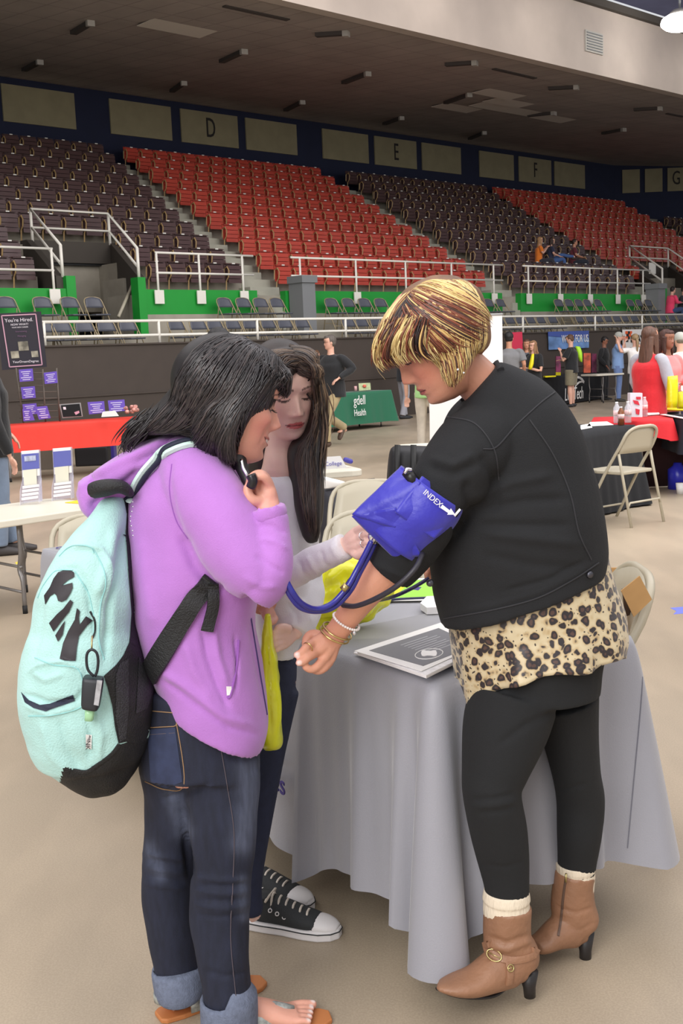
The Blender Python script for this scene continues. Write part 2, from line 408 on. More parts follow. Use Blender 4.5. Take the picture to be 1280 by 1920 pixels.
# ---- a hand: palm and five fingers given by joints (world points)
def fingers(mb, wrist, knuckles, tips, r=.0082, thumb=None, palm_r=.012, bend=None):
    """knuckles/tips: lists of 4 points; each finger = [knuckle, mid..., tip]"""
    W_ = np.asarray(wrist); K = [np.asarray(k) for k in knuckles]
    for k in K: limb(mb, [(W_, palm_r*1.25, palm_r), ((W_+k)/2, palm_r*1.15, palm_r), (k, r*1.25, r*1.2)], 10, None, 2)
    for k, t in zip(K, tips):
        ch = [k]+[np.asarray(x) for x in t]; n = len(ch)
        limb(mb, [(p, r*(1.12-.28*i/(n-1)), r*(1.1-.28*i/(n-1))) for i, p in enumerate(ch)], 10, None, 3); mb.ell(ch[-1], (r*.8,)*3, 8, 6)
    if thumb is not None:
        ch = [np.asarray(x) for x in thumb]; n = len(ch)
        limb(mb, [(p, r*(1.45-.4*i/(n-1)), r*(1.35-.35*i/(n-1))) for i, p in enumerate(ch)], 10, None, 3); mb.ell(ch[-1], (r*.95,)*3, 8, 6)
# ---- simple but whole people for the hall behind (metres, local frame: x right, y forward, z up)
SKINS = {'fair': (222, 172, 150), 'tan': (196, 140, 112), 'brown': (150, 100, 78), 'dark': (110, 74, 58)}
def figure(label, pos, yaw, h=1.75, skin='fair', hair=((60, 44, 36), 'short'), top=((30, 30, 32), 'long'), bottom=((60, 70, 100), 'long'), shoes=(50, 40, 36), pose=None, group=None, build=1.0, sole=None, headyaw=0, headpitch=0, extra=None, name='person'):
    s = h/1.75; cz, sz = math.cos(yaw), math.sin(yaw); RW = np.array([[cz, -sz, 0], [sz, cz, 0], [0, 0, 1.]]); pos = np.asarray(pos, float)
    w = lambda p: (np.asarray(p, float)*s) @ RW.T+pos
    e = empty(name, pos, label, 'person', group)
    p = dict(hip=(0, 0, .93), chest=(0, 0, 1.28), neck=(0, .01, 1.47), head=(0, .03, 1.635), lk=(-.1, .02, .5), rk=(.1, .02, .5), lf=(-.11, 0, .08), rf=(.11, 0, .08), le=(-.27, -.03, 1.16), re=(.27, -.03, 1.16), lh=(-.24, .15, .95), rh=(.24, .15, .95))
    if pose: p.update(pose)
    p = {k: np.array(v, float) for k, v in p.items()}
    fwd = RW @ np.array([0, 1., 0]); B = build
    ls = p['neck']+(-.185*B, -.01, -.075); rs_ = p['neck']+(.185*B, -.01, -.075)
    hx = lambda sx: p['hip']+np.array([sx*.095*B, 0, -.02])
    th = yaw+R(headyaw); Mh = np.array([[math.cos(th), -math.sin(th), 0], [math.sin(th), math.cos(th), 0], [0, 0, 1.]]); hp = R(headpitch); Mh = Mh @ np.array([[1, 0, 0], [0, math.cos(hp), -math.sin(hp)], [0, math.sin(hp), math.cos(hp)]])
    hd = Head(w(p['head']), Mh, s*.98)
    skc = SKINS[skin]; ms = skinmat('skin_'+skin, skc)
    b = MB(); hd.add(b, 40, 44)
    limb(b, [(w(p['head']-(0, .02, .04)), .055*s, .06*s), (w(p['neck']), .055*s, .058*s), (w(p['neck']-(0, 0, .06)), .1*s, .07*s), (w(p['chest']), .15*s*B, .1*s*B), (w((p['chest']+p['hip'])/2), .13*s*B, .095*s*B), (w(p['hip']), .15*s*B, .1*s*B), (w(p['hip']-(0, 0, .09)), .1*s*B, .08*s*B)], 14, fwd, 2)
    hands = []
    for sh, el, ha in ((ls, p['le'], p['lh']), (rs_, p['re'], p['rh'])):
        limb(b, [(w(sh), .05*s, .05*s), (w((sh+el)/2), .044*s*B, .046*s*B), (w(el), .036*s, .038*s), (w((el*.4+ha*.6)), .032*s, .03*s), (w(ha), .024*s, .019*s)], 10, fwd, 2)
        dv = nrm(ha-el); sd = nrm(np.cross(dv, (0, 0, 1.))+np.array([0, 1e-3, 0])); nn = np.cross(sd, dv)
        hw_ = w(ha); D = RW @ dv*s; S_ = RW @ sd*s; N_ = RW @ nn*s
        kn = [hw_+D*.085+S_*q for q in (-.03, -.01, .01, .03)]; tp = [[k+D*.035+N_*-.008, k+D*(.06+l)-N_*.03] for k, l in zip(kn, (.0, .008, .01, .003))]
        fingers(b, hw_+D*.015, kn, tp, .0085*s, [hw_+D*.03+S_*.03, hw_+D*.065+S_*.048, hw_+D*.09+S_*.045-N_*.01], .014*s)
    legs = []
    for sx, kn, ft in ((-1, p['lk'], p['lf']), (1, p['rk'], p['rf'])):
        limb(b, [(w(hx(sx)), .085*s*B, .09*s*B), (w((hx(sx)+kn)/2), .072*s*B, .076*s*B), (w(kn), .052*s, .056*s), (w(kn*.65+ft*.35), .05*s*B, .056*s*B), (w(ft+(0, 0, .03)), .034*s, .038*s), (w(ft), .034*s, .04*s)], 12, fwd, 2)
        fd = np.array([0, 1., 0]) if 'fd' not in p else nrm(p['fd'])
        limb(b, [(w(ft+fd*-.04+(0, 0, -.04)), .03*s, .03*s), (w(ft+fd*.06+(0, 0, -.045)), .036*s, .03*s), (w(ft+fd*.15+(0, 0, -.06)), .036*s, .018*s)], 10, (0, 0, 1), 2)
    body = organic(b, 'body', ms, e, .0085*s, 2); tint(body, hd, skc, bl=.2)
    # shoes
    msh = mat('shoe_%d_%d_%d' % tuple(shoes), shoes, .6)
    for sx, ft in ((-1, p['lf']), (1, p['rf'])):
        fd = np.array([0, 1., 0]) if 'fd' not in p else nrm(p['fd'])
        pf = 'lfp' if sx < 0 else 'rfp'
        if pf in p: fd = nrm(p[pf])
        q = MB(); up = np.array([0, 0, 1.]) if abs(fd[2]) < .5 else np.array([0, -1., 0.3])
        limb(q, [(w(ft-fd*.075-up*.045), .028*s, .03*s), (w(ft-fd*.04-up*.035), .042*s, .042*s), (w(ft+fd*.06-up*.045), .044*s, .036*s), (w(ft+fd*.14-up*.056), .046*s, .026*s), (w(ft+fd*.185-up*.06), .03*s, .016*s)], 14, RW @ up, 3, 2.3); q.build('shoe', msh, e)
    # trousers
    tc, tk = bottom
    mb_ = mat('cloth_%d_%d_%d' % tuple(tc), tc, .85, var=.1, vscale=9, bump=.25, bscale=45, sheen=.2)
    q = MB(); end = .06 if tk == 'long' else None
    limb(q, [(w(p['hip']+(0, 0, .09)), .155*s*B, .108*s*B), (w(p['hip']), .172*s*B, .12*s*B), (w(p['hip']-(0, 0, .09)), .165*s*B, .115*s*B)], 18, fwd, 2, 2.3)
    for sx, kn, ft in ((-1, p['lk'], p['lf']), (1, p['rk'], p['rf'])):
        if tk == 'long': limb(q, [(w(hx(sx)), .095*s*B, .105*s*B), (w((hx(sx)+kn)/2), .088*s*B, .092*s*B), (w(kn), .07*s*B, .075*s*B), (w(kn*.5+ft*.5), .064*s, .07*s), (w(ft+(0, 0, .0)), .062*s, .07*s)], 16, fwd, 3)
        elif tk == 'slim': limb(q, [(w(hx(sx)), .09*s*B, .1*s*B), (w((hx(sx)+kn)/2), .078*s*B, .082*s*B), (w(kn), .056*s*B, .06*s*B), (w(kn*.5+ft*.5), .053*s, .06*s), (w(ft+(0, 0, .03)), .04*s, .044*s)], 16, fwd, 3)
        else: limb(q, [(w(hx(sx)), .1*s*B, .11*s*B), (w((hx(sx)+kn)/2), .105*s*B, .105*s*B), (w(kn*.92+hx(sx)*.08), .1*s*B, .1*s*B)], 16, fwd, 3)
    o = organic(q, 'shorts' if tk == 'shorts' else 'trousers', mb_, e, .012*s, 3)
    # top
    tc, tk = top[:2]
    mt = mat('cloth_%d_%d_%d' % tuple(tc), tc, .85, var=.08, vscale=9, bump=.25, bscale=45, sheen=.2)
    sl = mt if len(top) < 3 else mat('cloth_%d_%d_%d' % tuple(top[2]), top[2], .85, var=.08, vscale=9, bump=.25, bscale=45)
    q = MB(); loose = 1.12 if tk in ('jacket', 'hoodie') else 1.0; low = .10 if tk != 'jacket' else .15
    limb(q, [(w(p['neck']+(0, -.005, -.015)), .062*s, .062*s), (w(p['neck']-(0, .005, .045)), .115*s*B, .078*s), (w(p['neck']-(0, .0, .11)), .185*s*B, .105*s*B), (w(p['chest']), .18*s*B*loose, .13*s*B*loose), (w((p['chest']+p['hip'])/2), .165*s*B*loose, .125*s*B*loose), (w(p['hip']+(0, 0, .02)), .18*s*B*loose, .132*s*B*loose), (w(p['hip']-(0, 0, low)), .185*s*B*loose, .138*s*B*loose)], 22, fwd, 3, 2.4)
    q2 = q if len(top) < 3 else MB()
    for sh, el, ha in ((ls, p['le'], p['lh']), (rs_, p['re'], p['rh'])):
        inn = sh*.62+np.array([p['neck'][0], sh[1], sh[2]])*.38+(0, 0, .012)
        if tk == 'short': limb(q2, [(w(inn), .035*s, .045*s), (w(sh+(0, 0, .0)), .052*s*B, .058*s*B), (w(sh*.6+el*.4), .064*s*B, .066*s*B), (w(sh*.25+el*.75), .066*s*B, .068*s*B)], 14, fwd, 3)
        else: limb(q2, [(w(inn), .035*s, .045*s), (w(sh+(0, 0, .0)), .054*s*loose, .062*s*loose), (w((sh+el)/2), .062*s*B*loose, .064*s*B*loose), (w(el), .054*s*loose, .056*s*loose), (w((el+ha)/2), .048*s*loose, .048*s*loose), (w(ha*.95+el*.05), .038*s*loose, .038*s*loose)], 14, fwd, 3)
    o = organic(q, {'jacket': 'jacket', 'hoodie': 'hoodie'}.get(tk, 'shirt'), mt, e, .0115*s, 3); wrinkle(o, 9, .007*s)
    if len(top) > 2: o2 = organic(q2, 'sleeves', sl, e, .0115*s, 3)
    # hair
    hc, hk = hair[:2]; mh = mat('hair_%d_%d_%d' % tuple(hc), hc, .55, var=.3, vscale=60, stretch=(1, 1, .12), bump=.5, bscale=160)
    q = MB()
    if hk == 'cap':
        q.ell(hd.w((0, -.005, .035)), (.084*s, .104*s, .092*s), 18, 12, 0, Mh); limb(q, [(hd.w((0, .07, .045)), .06*s, .007), (hd.w((0, .155, .03)), .055*s, .005)], 14, Mh @ np.array([0, 0, 1.]), 2); q.build('cap', mat('cap_cloth', hair[2] if len(hair) > 2 else (200, 200, 190), .8), e)
        q = MB(); q.ell(hd.w((0, -.03, -.005)), (.076*s, .078*s, .06*s), 16, 10, 0, Mh); organic(q, 'hair', mh, e, .008*s, 2)
    else:
        q.ell(hd.w((0, -.022, .038)), (.083*s, .093*s, .09*s), 20, 14, 0, Mh); q.ell(hd.w((0, .045, .078)), (.06*s, .045*s, .034*s), 16, 10, 0, Mh)
        if hk == 'short': q.ell(hd.w((0, -.045, -.01)), (.074*s, .06*s, .06*s), 16, 10, 0, Mh)
        if hk in ('long', 'mid', 'tail'):
            ln = {'long': .50, 'mid': .30, 'tail': .3}[hk]
            c0 = hd.w((0, -.05, 0)); dn = np.array([0, 0, -1.]); bk_ = -fwd
            if hk != 'tail':
                limb(q, [(c0+dn*0, .082*s, .05*s), (c0+dn*.12*s+bk_*.02*s, .088*s, .045*s), (c0+dn*ln*.6*s+bk_*.045*s, .095*s, .04*s), (c0+dn*ln*s+bk_*.045*s, .06*s, .02*s)], 16, fwd, 3)
                for sx in (-1, 1): a = hd.w((sx*.074, .01, .03)); limb(q, [(a, .02*s, .04*s), (a+dn*.12*s, .022*s, .035*s), (a+dn*ln*.55*s+fwd*.01*s, .018*s, .026*s), (a+dn*ln*.8*s, .008*s, .01*s)], 10, fwd, 3)
            else: limb(q, [(hd.w((0, -.09, .03)), .03*s, .03*s), (c0+bk_*.09*s+dn*.06*s, .035*s, .03*s), (c0+bk_*.08*s+dn*.3*s, .02*s, .02*s)], 12, fwd, 3)
        o = organic(q, 'hair', mh, e, .0065*s, 2); wrinkle(o, 40, .004*s, (1, 1, .25))
    if extra: extra(e, w, hd, RW, s, p)
    return e
def face_yaw(dx, dy): return math.atan2(-dx, dy)   # yaw whose forward (0,1) turns to (dx,dy)
# ============================================================ the arena
B_ = .93; NN = math.sqrt(1+B_*B_); U_ = np.array([1, B_, 0])/NN; V_ = np.array([-B_, 1, 0])/NN; Z_ = np.array([0, 0, 1.])
def st(S, d, h): return S*U_+d*V_+h*Z_
def stbox(mb, S0, S1, d0, d1, h0, h1, mi=0, skew=0.0):
    P = [st(S0, d0, h0), st(S1, d0, h0), st(S1+skew, d1, h0), st(S0+skew, d1, h0)]
    return mb.quadbox(P, (0, 0, h1-h0), mi)
# materials
def floor_mat():
    m = bpy.data.materials.new('polished_concrete_floor'); m.use_nodes = True; nt = m.node_tree; N = nt.nodes; L = nt.links; b = N['Principled BSDF']
    tc = N.new('ShaderNodeTexCoord')
    def noise(sc, det=6, st_=None):
        n = N.new('ShaderNodeTexNoise'); n.inputs['Scale'].default_value = sc; n.inputs['Detail'].default_value = det
        if st_:
            mp = N.new('ShaderNodeMapping'); mp.inputs['Scale'].default_value = st_; L.new(tc.outputs['Object'], mp.inputs['Vector']); L.new(mp.outputs['Vector'], n.inputs['Vector'])
        else: L.new(tc.outputs['Object'], n.inputs['Vector'])
        return n.outputs['Fac']
    r = N.new('ShaderNodeValToRGB'); r.color_ramp.elements[0].position = .36; r.color_ramp.elements[0].color = lin((160, 145, 125)); r.color_ramp.elements[1].position = .66; r.color_ramp.elements[1].color = lin((186, 171, 150))
    L.new(noise(.45, 8, (1, .6, 1)), r.inputs['Fac'])
    r2 = N.new('ShaderNodeValToRGB'); r2.color_ramp.elements[0].position = .42; r2.color_ramp.elements[0].color = (.90, .90, .90, 1); r2.color_ramp.elements[1].position = .62; r2.color_ramp.elements[1].color = (1.06, 1.05, 1.04, 1)
    L.new(noise(3.2, 8, (1, .35, 1)), r2.inputs['Fac'])
    mx = N.new('ShaderNodeMix'); mx.data_type = 'RGBA'; mx.blend_type = 'MULTIPLY'; mx.inputs['Factor'].default_value = .8
    L.new(r.outputs['Color'], mx.inputs[6]); L.new(r2.outputs['Color'], mx.inputs[7])
    r3 = N.new('ShaderNodeValToRGB'); r3.color_ramp.elements[0].position = .40; r3.color_ramp.elements[0].color = (.86, .85, .84, 1); r3.color_ramp.elements[1].position = .62; r3.color_ramp.elements[1].color = (1.04, 1.04, 1.04, 1)
    L.new(noise(190, 3), r3.inputs['Fac'])
    mx2 = N.new('ShaderNodeMix'); mx2.data_type = 'RGBA'; mx2.blend_type = 'MULTIPLY'; mx2.inputs['Factor'].default_value = .7
    L.new(mx.outputs[2], mx2.inputs[6]); L.new(r3.outputs['Color'], mx2.inputs[7]); L.new(mx2.outputs[2], b.inputs['Base Color'])
    b.inputs['Roughness'].default_value = .42; b.inputs['Specular IOR Level'].default_value = .35
    return m
M_floor = floor_mat()
M_brownwall = mat('dark_brown_painted_wall', (70, 61, 55), .75, var=.06, vscale=3)
M_white = mat('white_rail_paint', (236, 232, 222), .4)
M_green = mat('green_wall_paint', (26, 150, 52), .55, var=.04, vscale=2)
M_conc = mat('stand_concrete', (158, 151, 138), .85, var=.12, vscale=2.2, bump=.2, bscale=30)
M_greyp = mat('grey_painted_pylon', (128, 130, 132), .7)
M_fascia = mat('plaster_fascia', (188, 175, 165), .8, var=.07, vscale=1.1)
M_navy = mat('navy_wall_paint', (24, 31, 60), .8, var=.08, vscale=2)
M_panel = mat('olive_beige_panel', (142, 134, 106), .8, var=.08, vscale=2.5)
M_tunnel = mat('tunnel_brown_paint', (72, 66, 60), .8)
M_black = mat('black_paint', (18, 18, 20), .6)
M_dgrey = mat('dark_shutter_grey', (52, 52, 56), .55)
def ceil_mat():
    m = mat('stand_ceiling_tiles', (172, 162, 156), .9, var=.10, vscale=1.0); nt = m.node_tree; N = nt.nodes; L = nt.links; b = N['Principled BSDF']
    old = b.inputs['Base Color'].links[0].from_socket
    tc = N.new('ShaderNodeTexCoord'); mp = N.new('ShaderNodeMapping'); mp.inputs['Rotation'].default_value = (0, 0, -math.atan(B_)); L.new(tc.outputs['Object'], mp.inputs['Vector'])
    br = N.new('ShaderNodeTexBrick'); br.offset = 0; br.inputs['Scale'].default_value = 1; br.inputs['Brick Width'].default_value = .61; br.inputs['Row Height'].default_value = 1.22; br.inputs['Mortar Size'].default_value = .02
    br.inputs['Color1'].default_value = (1, 1, 1, 1); br.inputs['Color2'].default_value = (.93, .93, .93, 1); br.inputs['Mortar'].default_value = (.72, .72, .72, 1); L.new(mp.outputs['Vector'], br.inputs['Vector'])
    mx = N.new('ShaderNodeMix'); mx.data_type = 'RGBA'; mx.blend_type = 'MULTIPLY'; mx.inputs['Factor'].default_value = 1; L.new(old, mx.inputs[6]); L.new(br.outputs['Color'], mx.inputs[7]); L.new(mx.outputs[2], b.inputs['Base Color'])
    return m
M_ceil = ceil_mat()
M_ceil_hi = mat('high_ceiling_blue_grey', (140, 142, 176), .9, var=.15, vscale=.6)
SMIN, SMAX = -8.0, 60.0
fl = MB(); fl.box((0, 15, -.05), (90, 90, .1)); struct(fl.build('floor', M_floor, smooth=False))
w = MB(); stbox(w, SMIN, SMAX, 19.0, 19.25, 0, 1.87); struct(w.build('wall_arena', M_brownwall, smooth=False))
w = MB(); stbox(w, SMIN, SMAX, 18.97, 19.0, .92, .95); stbox(w, SMIN, SMAX, 18.96, 19.28, 1.87, 1.90); struct(w.build('trim_1', M_brownwall, smooth=False))
w = MB(); stbox(w, SMIN, SMAX, 19.25, 20.35, 1.4, 1.57); stbox(w, SMIN, SMAX, 20.35, 21.5, 1.4, 2.10); struct(w.build('floor_terrace', M_conc, smooth=False))
# green parapet wall in lengths between the gaps
VOM = (12.41, 14.29); VOM2 = (35.76, 37.7)
gw = MB(); cw = MB()
for a, b2 in ((SMIN, VOM[0]), (VOM[1], 17.54), (18.43, 26.82), (27.70, 34.21), (VOM2[1], SMAX)):
    stbox(gw, a, b2, 21.5, 21.7, 2.57, 3.12)
    stbox(cw, a, b2, 21.5, 21.72, 2.0, 2.57)
for s0 in (VOM[0], VOM[1]-.12, VOM2[0]-.1): stbox(gw, s0, s0+.22 if s0 < 14 else s0+.2, 21.47, 21.75, 2.1, 3.38)
struct(gw.build('wall_green', M_green, smooth=False)); struct(cw.build('wall_parapet_base', M_conc, smooth=False))
# stepped stand
NR = 11
def rowd(i): return 22.6+.87*i
def rowh(i): return 3.88+.44*i     # seat top
sb = MB()
def solid_runs(i):
    runs = [(SMIN, SMAX)]
    if i < 3: 
        runs = []; x = SMIN
        for v0, v1 in ((VOM[0]+.15*i, VOM[1]+.45*i), (VOM2[0]+.4*i, VOM2[1]+.7*i)): runs.append((x, v0)); x = v1
        runs.append((x, SMAX))
    return runs
for i in range(-1, NR):
    d0 = 21.7 if i < 0 else rowd(i)-.52
    for a, b2 in solid_runs(max(i, 0)):
        stbox(sb, a, b2, d0, rowd(i+1)-.5, 0 if i < 3 else rowh(i)-2.4, rowh(max(i, 0))-.84 - (0 if i >= 0 else .02))
struct(sb.build('floor_stand_steps', M_conc, smooth=False))
# aisle stairs
def aisle(S0, S1, T0, T1):
    m_ = MB()
    for i in range(-2, NR):
        for k in (0, 1):
            d = rowd(i)-.52+.435*k; h = rowh(i)-.84+.22*(k+1)-.22
            if d < 21.6: d = 21.55
            f = max(0, i+.5*k)/(NR-1); a = S0+(T0-S0)*f; b2 = S1+(T1-S1)*f
            stbox(m_, a, b2, d-.02, d+.46, h-.3, h+(.0 if k == 0 else 0)+.02)
    return m_
am = MB()
AIS = [(18.05, 19.0, 19.75, 20.5), (27.45, 28.45, 28.8, 30.0), (35.5, 36.5, 38.2, 38.6), (45.2, 46.3, 48.5, 49.8)]
M_step = mat('aisle_step_concrete', (176, 174, 160), .8, var=.08, vscale=3)
for q in AIS:
    m_ = aisle(*q); struct(m_.build('trim_2', M_step, smooth=False))
# back wall, painted bays and letters
CX = st(49.0, 32.2, 0)
bw = MB(); stbox(bw, SMIN, 49.0, 32.2, 32.5, 6, 10.2); bw.box((CX[0]+8, CX[1]+.15, 8.1), (16, .3, 4.4)); struct(bw.build('wall_back', M_navy, smooth=False))
PAN = [(10.2, 12.6), (13.1, 15.5), (16.9, 19.33), (20.59, 22.94), (23.33, 25.74), (26.10, 28.46), (29.74, 32.13), (32.48, 34.85), (35.19, 37.57), (38.79, 41.11), (41.49, 43.84), (44.11, 46.47)]
for a, b2 in PAN:
    p_ = MB(); stbox(p_, a, b2, 32.15, 32.2, 8.80, 9.88); struct(p_.build('wall_panel', M_panel, smooth=False))
for k in range(5):
    p_ = MB(); x0 = CX[0]+.35+1.1*k; p_.box((x0+.45, CX[1]-.03, 9.3), (.85, .05, 1.1)); struct(p_.build('wall_panel', M_panel, smooth=False))
M_letter = mat('dark_letter_paint', (38, 34, 34), .8)
for ch, s in (('D', 24.55), ('E', 33.66), ('F', 42.65)):
    t_ = text('wall_letter', ch, .92, frame(st(s, 32.14, 9.34), U_, Z_), M_letter, None, .01, sx=.62); tag(t_, f'dark painted block letter {ch} on a beige panel of the back wall', 'letter')
t_ = text('wall_letter', 'G', .92, frame((CX[0]+.35+2.2+.45, CX[1]-.07, 9.34), (1, 0, 0), Z_), M_letter, None, .01, sx=.62); tag(t_, 'dark painted block letter G on a beige panel past the corner', 'letter')
# sloped ceiling over the stand, fascia, high ceiling
cm = MB(); P = [st(SMIN-4, 19.1, 9.0), st(70, 19.1, 9.0), st(70, 32.6, 10.12), st(SMIN-4, 32.6, 10.12)]; cm.quadbox(P, (0, 0, .2)); struct(cm.build('ceiling_stand', M_ceil, smooth=False))
fm = MB(); stbox(fm, SMIN-4, 70, 19.0, 19.3, 8.96, 10.75); struct(fm.build('trim_3', M_fascia, smooth=False))
fm = MB(); stbox(fm, SMIN-4, 70, 18.85, 19.3, 10.75, 10.95); struct(fm.build('trim_4', M_tunnel, smooth=False))
hm = MB(); P = [st(SMIN-30, -26, 13.6), st(70, -26, 13.6), st(70, 24, 13.6), st(SMIN-30, 24, 13.6)]; hm.quadbox(P, (0, 0, .2)); struct(hm.build('ceiling_high', M_ceil_hi, smooth=False))
def hitd(x, y, d):
    r = ray(x, y); a = d*NN; t = (a)/(r[1]-B_*r[0]); return CP+t*r
def hitc(x, y):   # point on the sloped ceiling
    r = ray(x, y); # plane: h = 9 + (d-19.1)*1.12/13.5
    k = 1.12/13.5; n = np.array([0, 0, 1.])-k*V_; c0 = 9.0-19.1*k; t = (c0-CP @ n)/(r @ n); return CP+t*r
# fascia vent
P = hitd(1112, 80, 19.0); v = MB(); v.quadbox([P+U_*a+Z_*c for a, c in ((-.42, -.28), (.42, -.28), (.42, .28), (-.42, .28))], -V_*.04)
vt = v.build('ceiling_vent', mat('vent_grey', (176, 172, 164), .6), smooth=False); tag(vt, 'small grey grille vent set high on the pale plaster beam', 'vent')
v = MB()
for k in range(7): z = -.22+.073*k; v.quadbox([P-V_*.04+U_*a+Z_*(z+c) for a, c in ((-.37, -.012), (.37, -.012), (.37, .012), (-.37, .012))], -V_*.02)
v.build('slat', M_greyp, vt, smooth=False)
# recessed ceiling slots (dark) and pale tiles
M_slot = mat('ceiling_slot_dark', (74, 68, 66), .9); M_lamp_off = mat('unlit_fixture_white', (176, 172, 166), .5); M_tile = mat('pale_ceiling_tile', (216, 208, 198), .9)
def slot(x0, y0, x1, y1, wd=.16):
    a = hitc(x0, y0); b = hitc(x1, y1); d = nrm(b-a); n = nrm(np.cross(d, Z_)); e = empty('ceiling_fixture', (a+b)/2, 'unlit strip light hanging under the dark tiled ceiling of the stand', 'light fixture', 'unlit strip lights under the stand ceiling')
    m_ = MB(); m_.quadbox([a-n*wd/2, b-n*wd/2, b+n*wd/2, a+n*wd/2], (0, 0, -.09)); m_.build('housing', M_slot, e, smooth=False)
    m_ = MB(); q = b-d*.12; m_.quadbox([q-n*wd*.55, b+d*.02-n*wd*.55, b+d*.02+n*wd*.55, q+n*wd*.55], (0, 0, -.13)); m_.build('end_cap', M_lamp_off, e, smooth=False)
for q in ((137, 58, 170, 38), (45, 128, 75, 112), (415, 112, 458, 92), (322, 168, 345, 152), (535, 204, 567, 188), (592, 62, 652, 58), (644, 152, 690, 134), (720, 230, 753, 218), (835, 118, 893, 114), (835, 190, 880, 174), (990, 214, 1040, 209), (880, 258, 908, 246), (1028, 163, 1083, 160), (1188, 203, 1240, 200), (1130, 248, 1170, 240)): slot(*q)
def dslot(x0, y0, x1, y1):
    a = hitc(x0, y0); b = hitc(x1, y1); d = nrm(b-a); n = nrm(np.cross(d, Z_)); m_ = MB(); m_.quadbox([a-n*.07, b-n*.07, b+n*.07, a+n*.07], (0, 0, -.03)); o = m_.build('ceiling_slot', M_slot, smooth=False); tag(o, 'narrow dark air slot in the tiled ceiling of the stand', 'air slot', 'dark slots in the stand ceiling')
for q in ((420, 10, 540, 36), (925, 128, 1003, 146), (1250, 212, 1280, 218)): dslot(*q)
def tile(x, y, a=.9, b=.55):
    P = hitc(x, y); m_ = MB(); m_.quadbox([P+U_*i*a+V_*j*b for i, j in ((-1, -1), (1, -1), (1, 1), (-1, 1))], (0, 0, -.015)); return m_
def tiles(lst, label):
    for (x, y) in lst:
        o = tile(x, y).build('ceiling_tile', M_tile, smooth=False); tag(o, label, 'ceiling tile', 'replaced pale ceiling tiles')
tiles([(342, 49)], 'single pale replacement tile in the dark ceiling at the left'); tiles([(945, 174)], 'pale ceiling tile at the top of the patch of replaced tiles')
tiles([(865, 200)], 'pale ceiling tile at the left end of the patch of replaced tiles'); tiles([(935, 198), (962, 190), (990, 208)], 'pale replacement tile in the middle of the patch of replaced tiles'); tiles([(1045, 220)], 'pale ceiling tile at the right end of the patch of replaced tiles')
# arena lamps: long bright fixtures under the high ceiling
M_glow = mat('lit_lamp_lens', (255, 252, 245), .5, emit=14)
def hilamp(P, label):
    e = empty('arena_lamp', P, label, 'lamp', 'lit lamps under the high ceiling')
    m_ = MB(); m_.cyl(P+[0, 0, .12], P+[0, 0, .34], .42, .2, 16); m_.build('reflector', M_lamp_off, e)
    m_ = MB(); m_.ell(P+[0, 0, .02], (.52, .52, .24)); m_.build('lens', M_glow, e)
    m_ = MB(); m_.cyl(P+[0, 0, .3], P+[0, 0, 13.7-P[2]], .03); m_.build('stem', M_greyp, e)
P = hitd(1274, 43, 17.2); hilamp(P, 'bright round arena lamp hanging past the pale plaster beam')
for k in (-4.2, -8.4, -12.6, -16.8, 4.2):
    Q = P+U_*k; l = bpy.data.lights.new('lamp_light', 'SPOT'); l.energy = 45; l.spot_size = R(150); l.spot_blend = .8; l.shadow_soft_size = .5; l.color = (1, .95, .88)
    o = bpy.data.objects.new('lamp_light', l); C.objects.link(o); o.location = Vector(Q+[0, 0, -.3]); o.rotation_euler = (V_*.75-Z_*.6).tolist() and Vector((V_*.9-Z_*.45)).to_track_quat('-Z', 'Y').to_euler()
# ---------------------------------------------------------------- rails
def rail(name, label, segs, posts, r=.028, plates=()):
    e = empty(name, segs[0][0], label, 'railing')
    m_ = MB()
    for s_ in segs: m_.tube(s_, r, 8)
    m_.build('rail', M_white, e)
    for a, b in posts: m_ = MB(); m_.cyl(a, b, r*1.05); m_.build('post', M_white, e)
    for c in plates: m_ = MB(); stboxc(m_, c); m_.build('mounting_plate', M_white, e, smooth=False)
def stboxc(m_, c): m_.quadbox([np.asarray(c)+U_*a+Z_*b-V_*.01 for a, b in ((-.12, -.15), (.12, -.15), (.12, .15), (-.12, .15))], -V_*.03)
Sp = [10.5+2.42*k-(0 if k < 2 else 0) for k in range(12)]
Sp = [10.52, 13.04, 15.55, 18.15, 21.3, 24.70, 28.05, 30.51, 33.5, 36.5]
rail('terrace_railing', 'long low white pipe railing on top of the dark brown arena wall', [[st(10.1, 19.12, 2.33), st(40, 19.12, 2.33)], [st(10.1, 19.12, 2.05), st(40, 19.12, 2.05)]], [(st(s, 19.12, 1.9), st(s, 19.12, 2.33)) for s in Sp])
def uprail(label, S0, S1, posts, ext=()):
    rail('stand_railing', label, [[st(S0, 21.45, 3.92), st(S1, 21.45, 3.92)], [st(S0, 21.45, 3.48), st(S1, 21.45, 3.48)]], [(st(s, 21.45, 2.9), st(s, 21.45, 3.92)) for s in posts], .026, [st(s, 21.45, 2.95) for s in posts])
def SS(x, y, d=21.45):
    P = hitd(x, y, d); return (P[0]+B_*P[1])/NN
uprail('white pipe railing on the green wall left of the dark tunnel', 8.0, 12.13, [9.2, 10.55, 12.1])
uprail('white pipe railing on the green wall between the tunnel and the first aisle', 14.65, 17.42, [14.68, SS(373, 500), SS(454, 500)])
uprail('long white pipe railing on the green wall below the red seats', 18.6, 26.8, [SS(562, 500), SS(667, 510), SS(760, 510), SS(846, 510), SS(925, 520)])
uprail('white pipe railing on the green wall below the brown seats at the right', 27.75, 34.75, [SS(990, 520), SS(1049, 520), SS(1105, 520), SS(1157, 520), SS(1205, 520)])
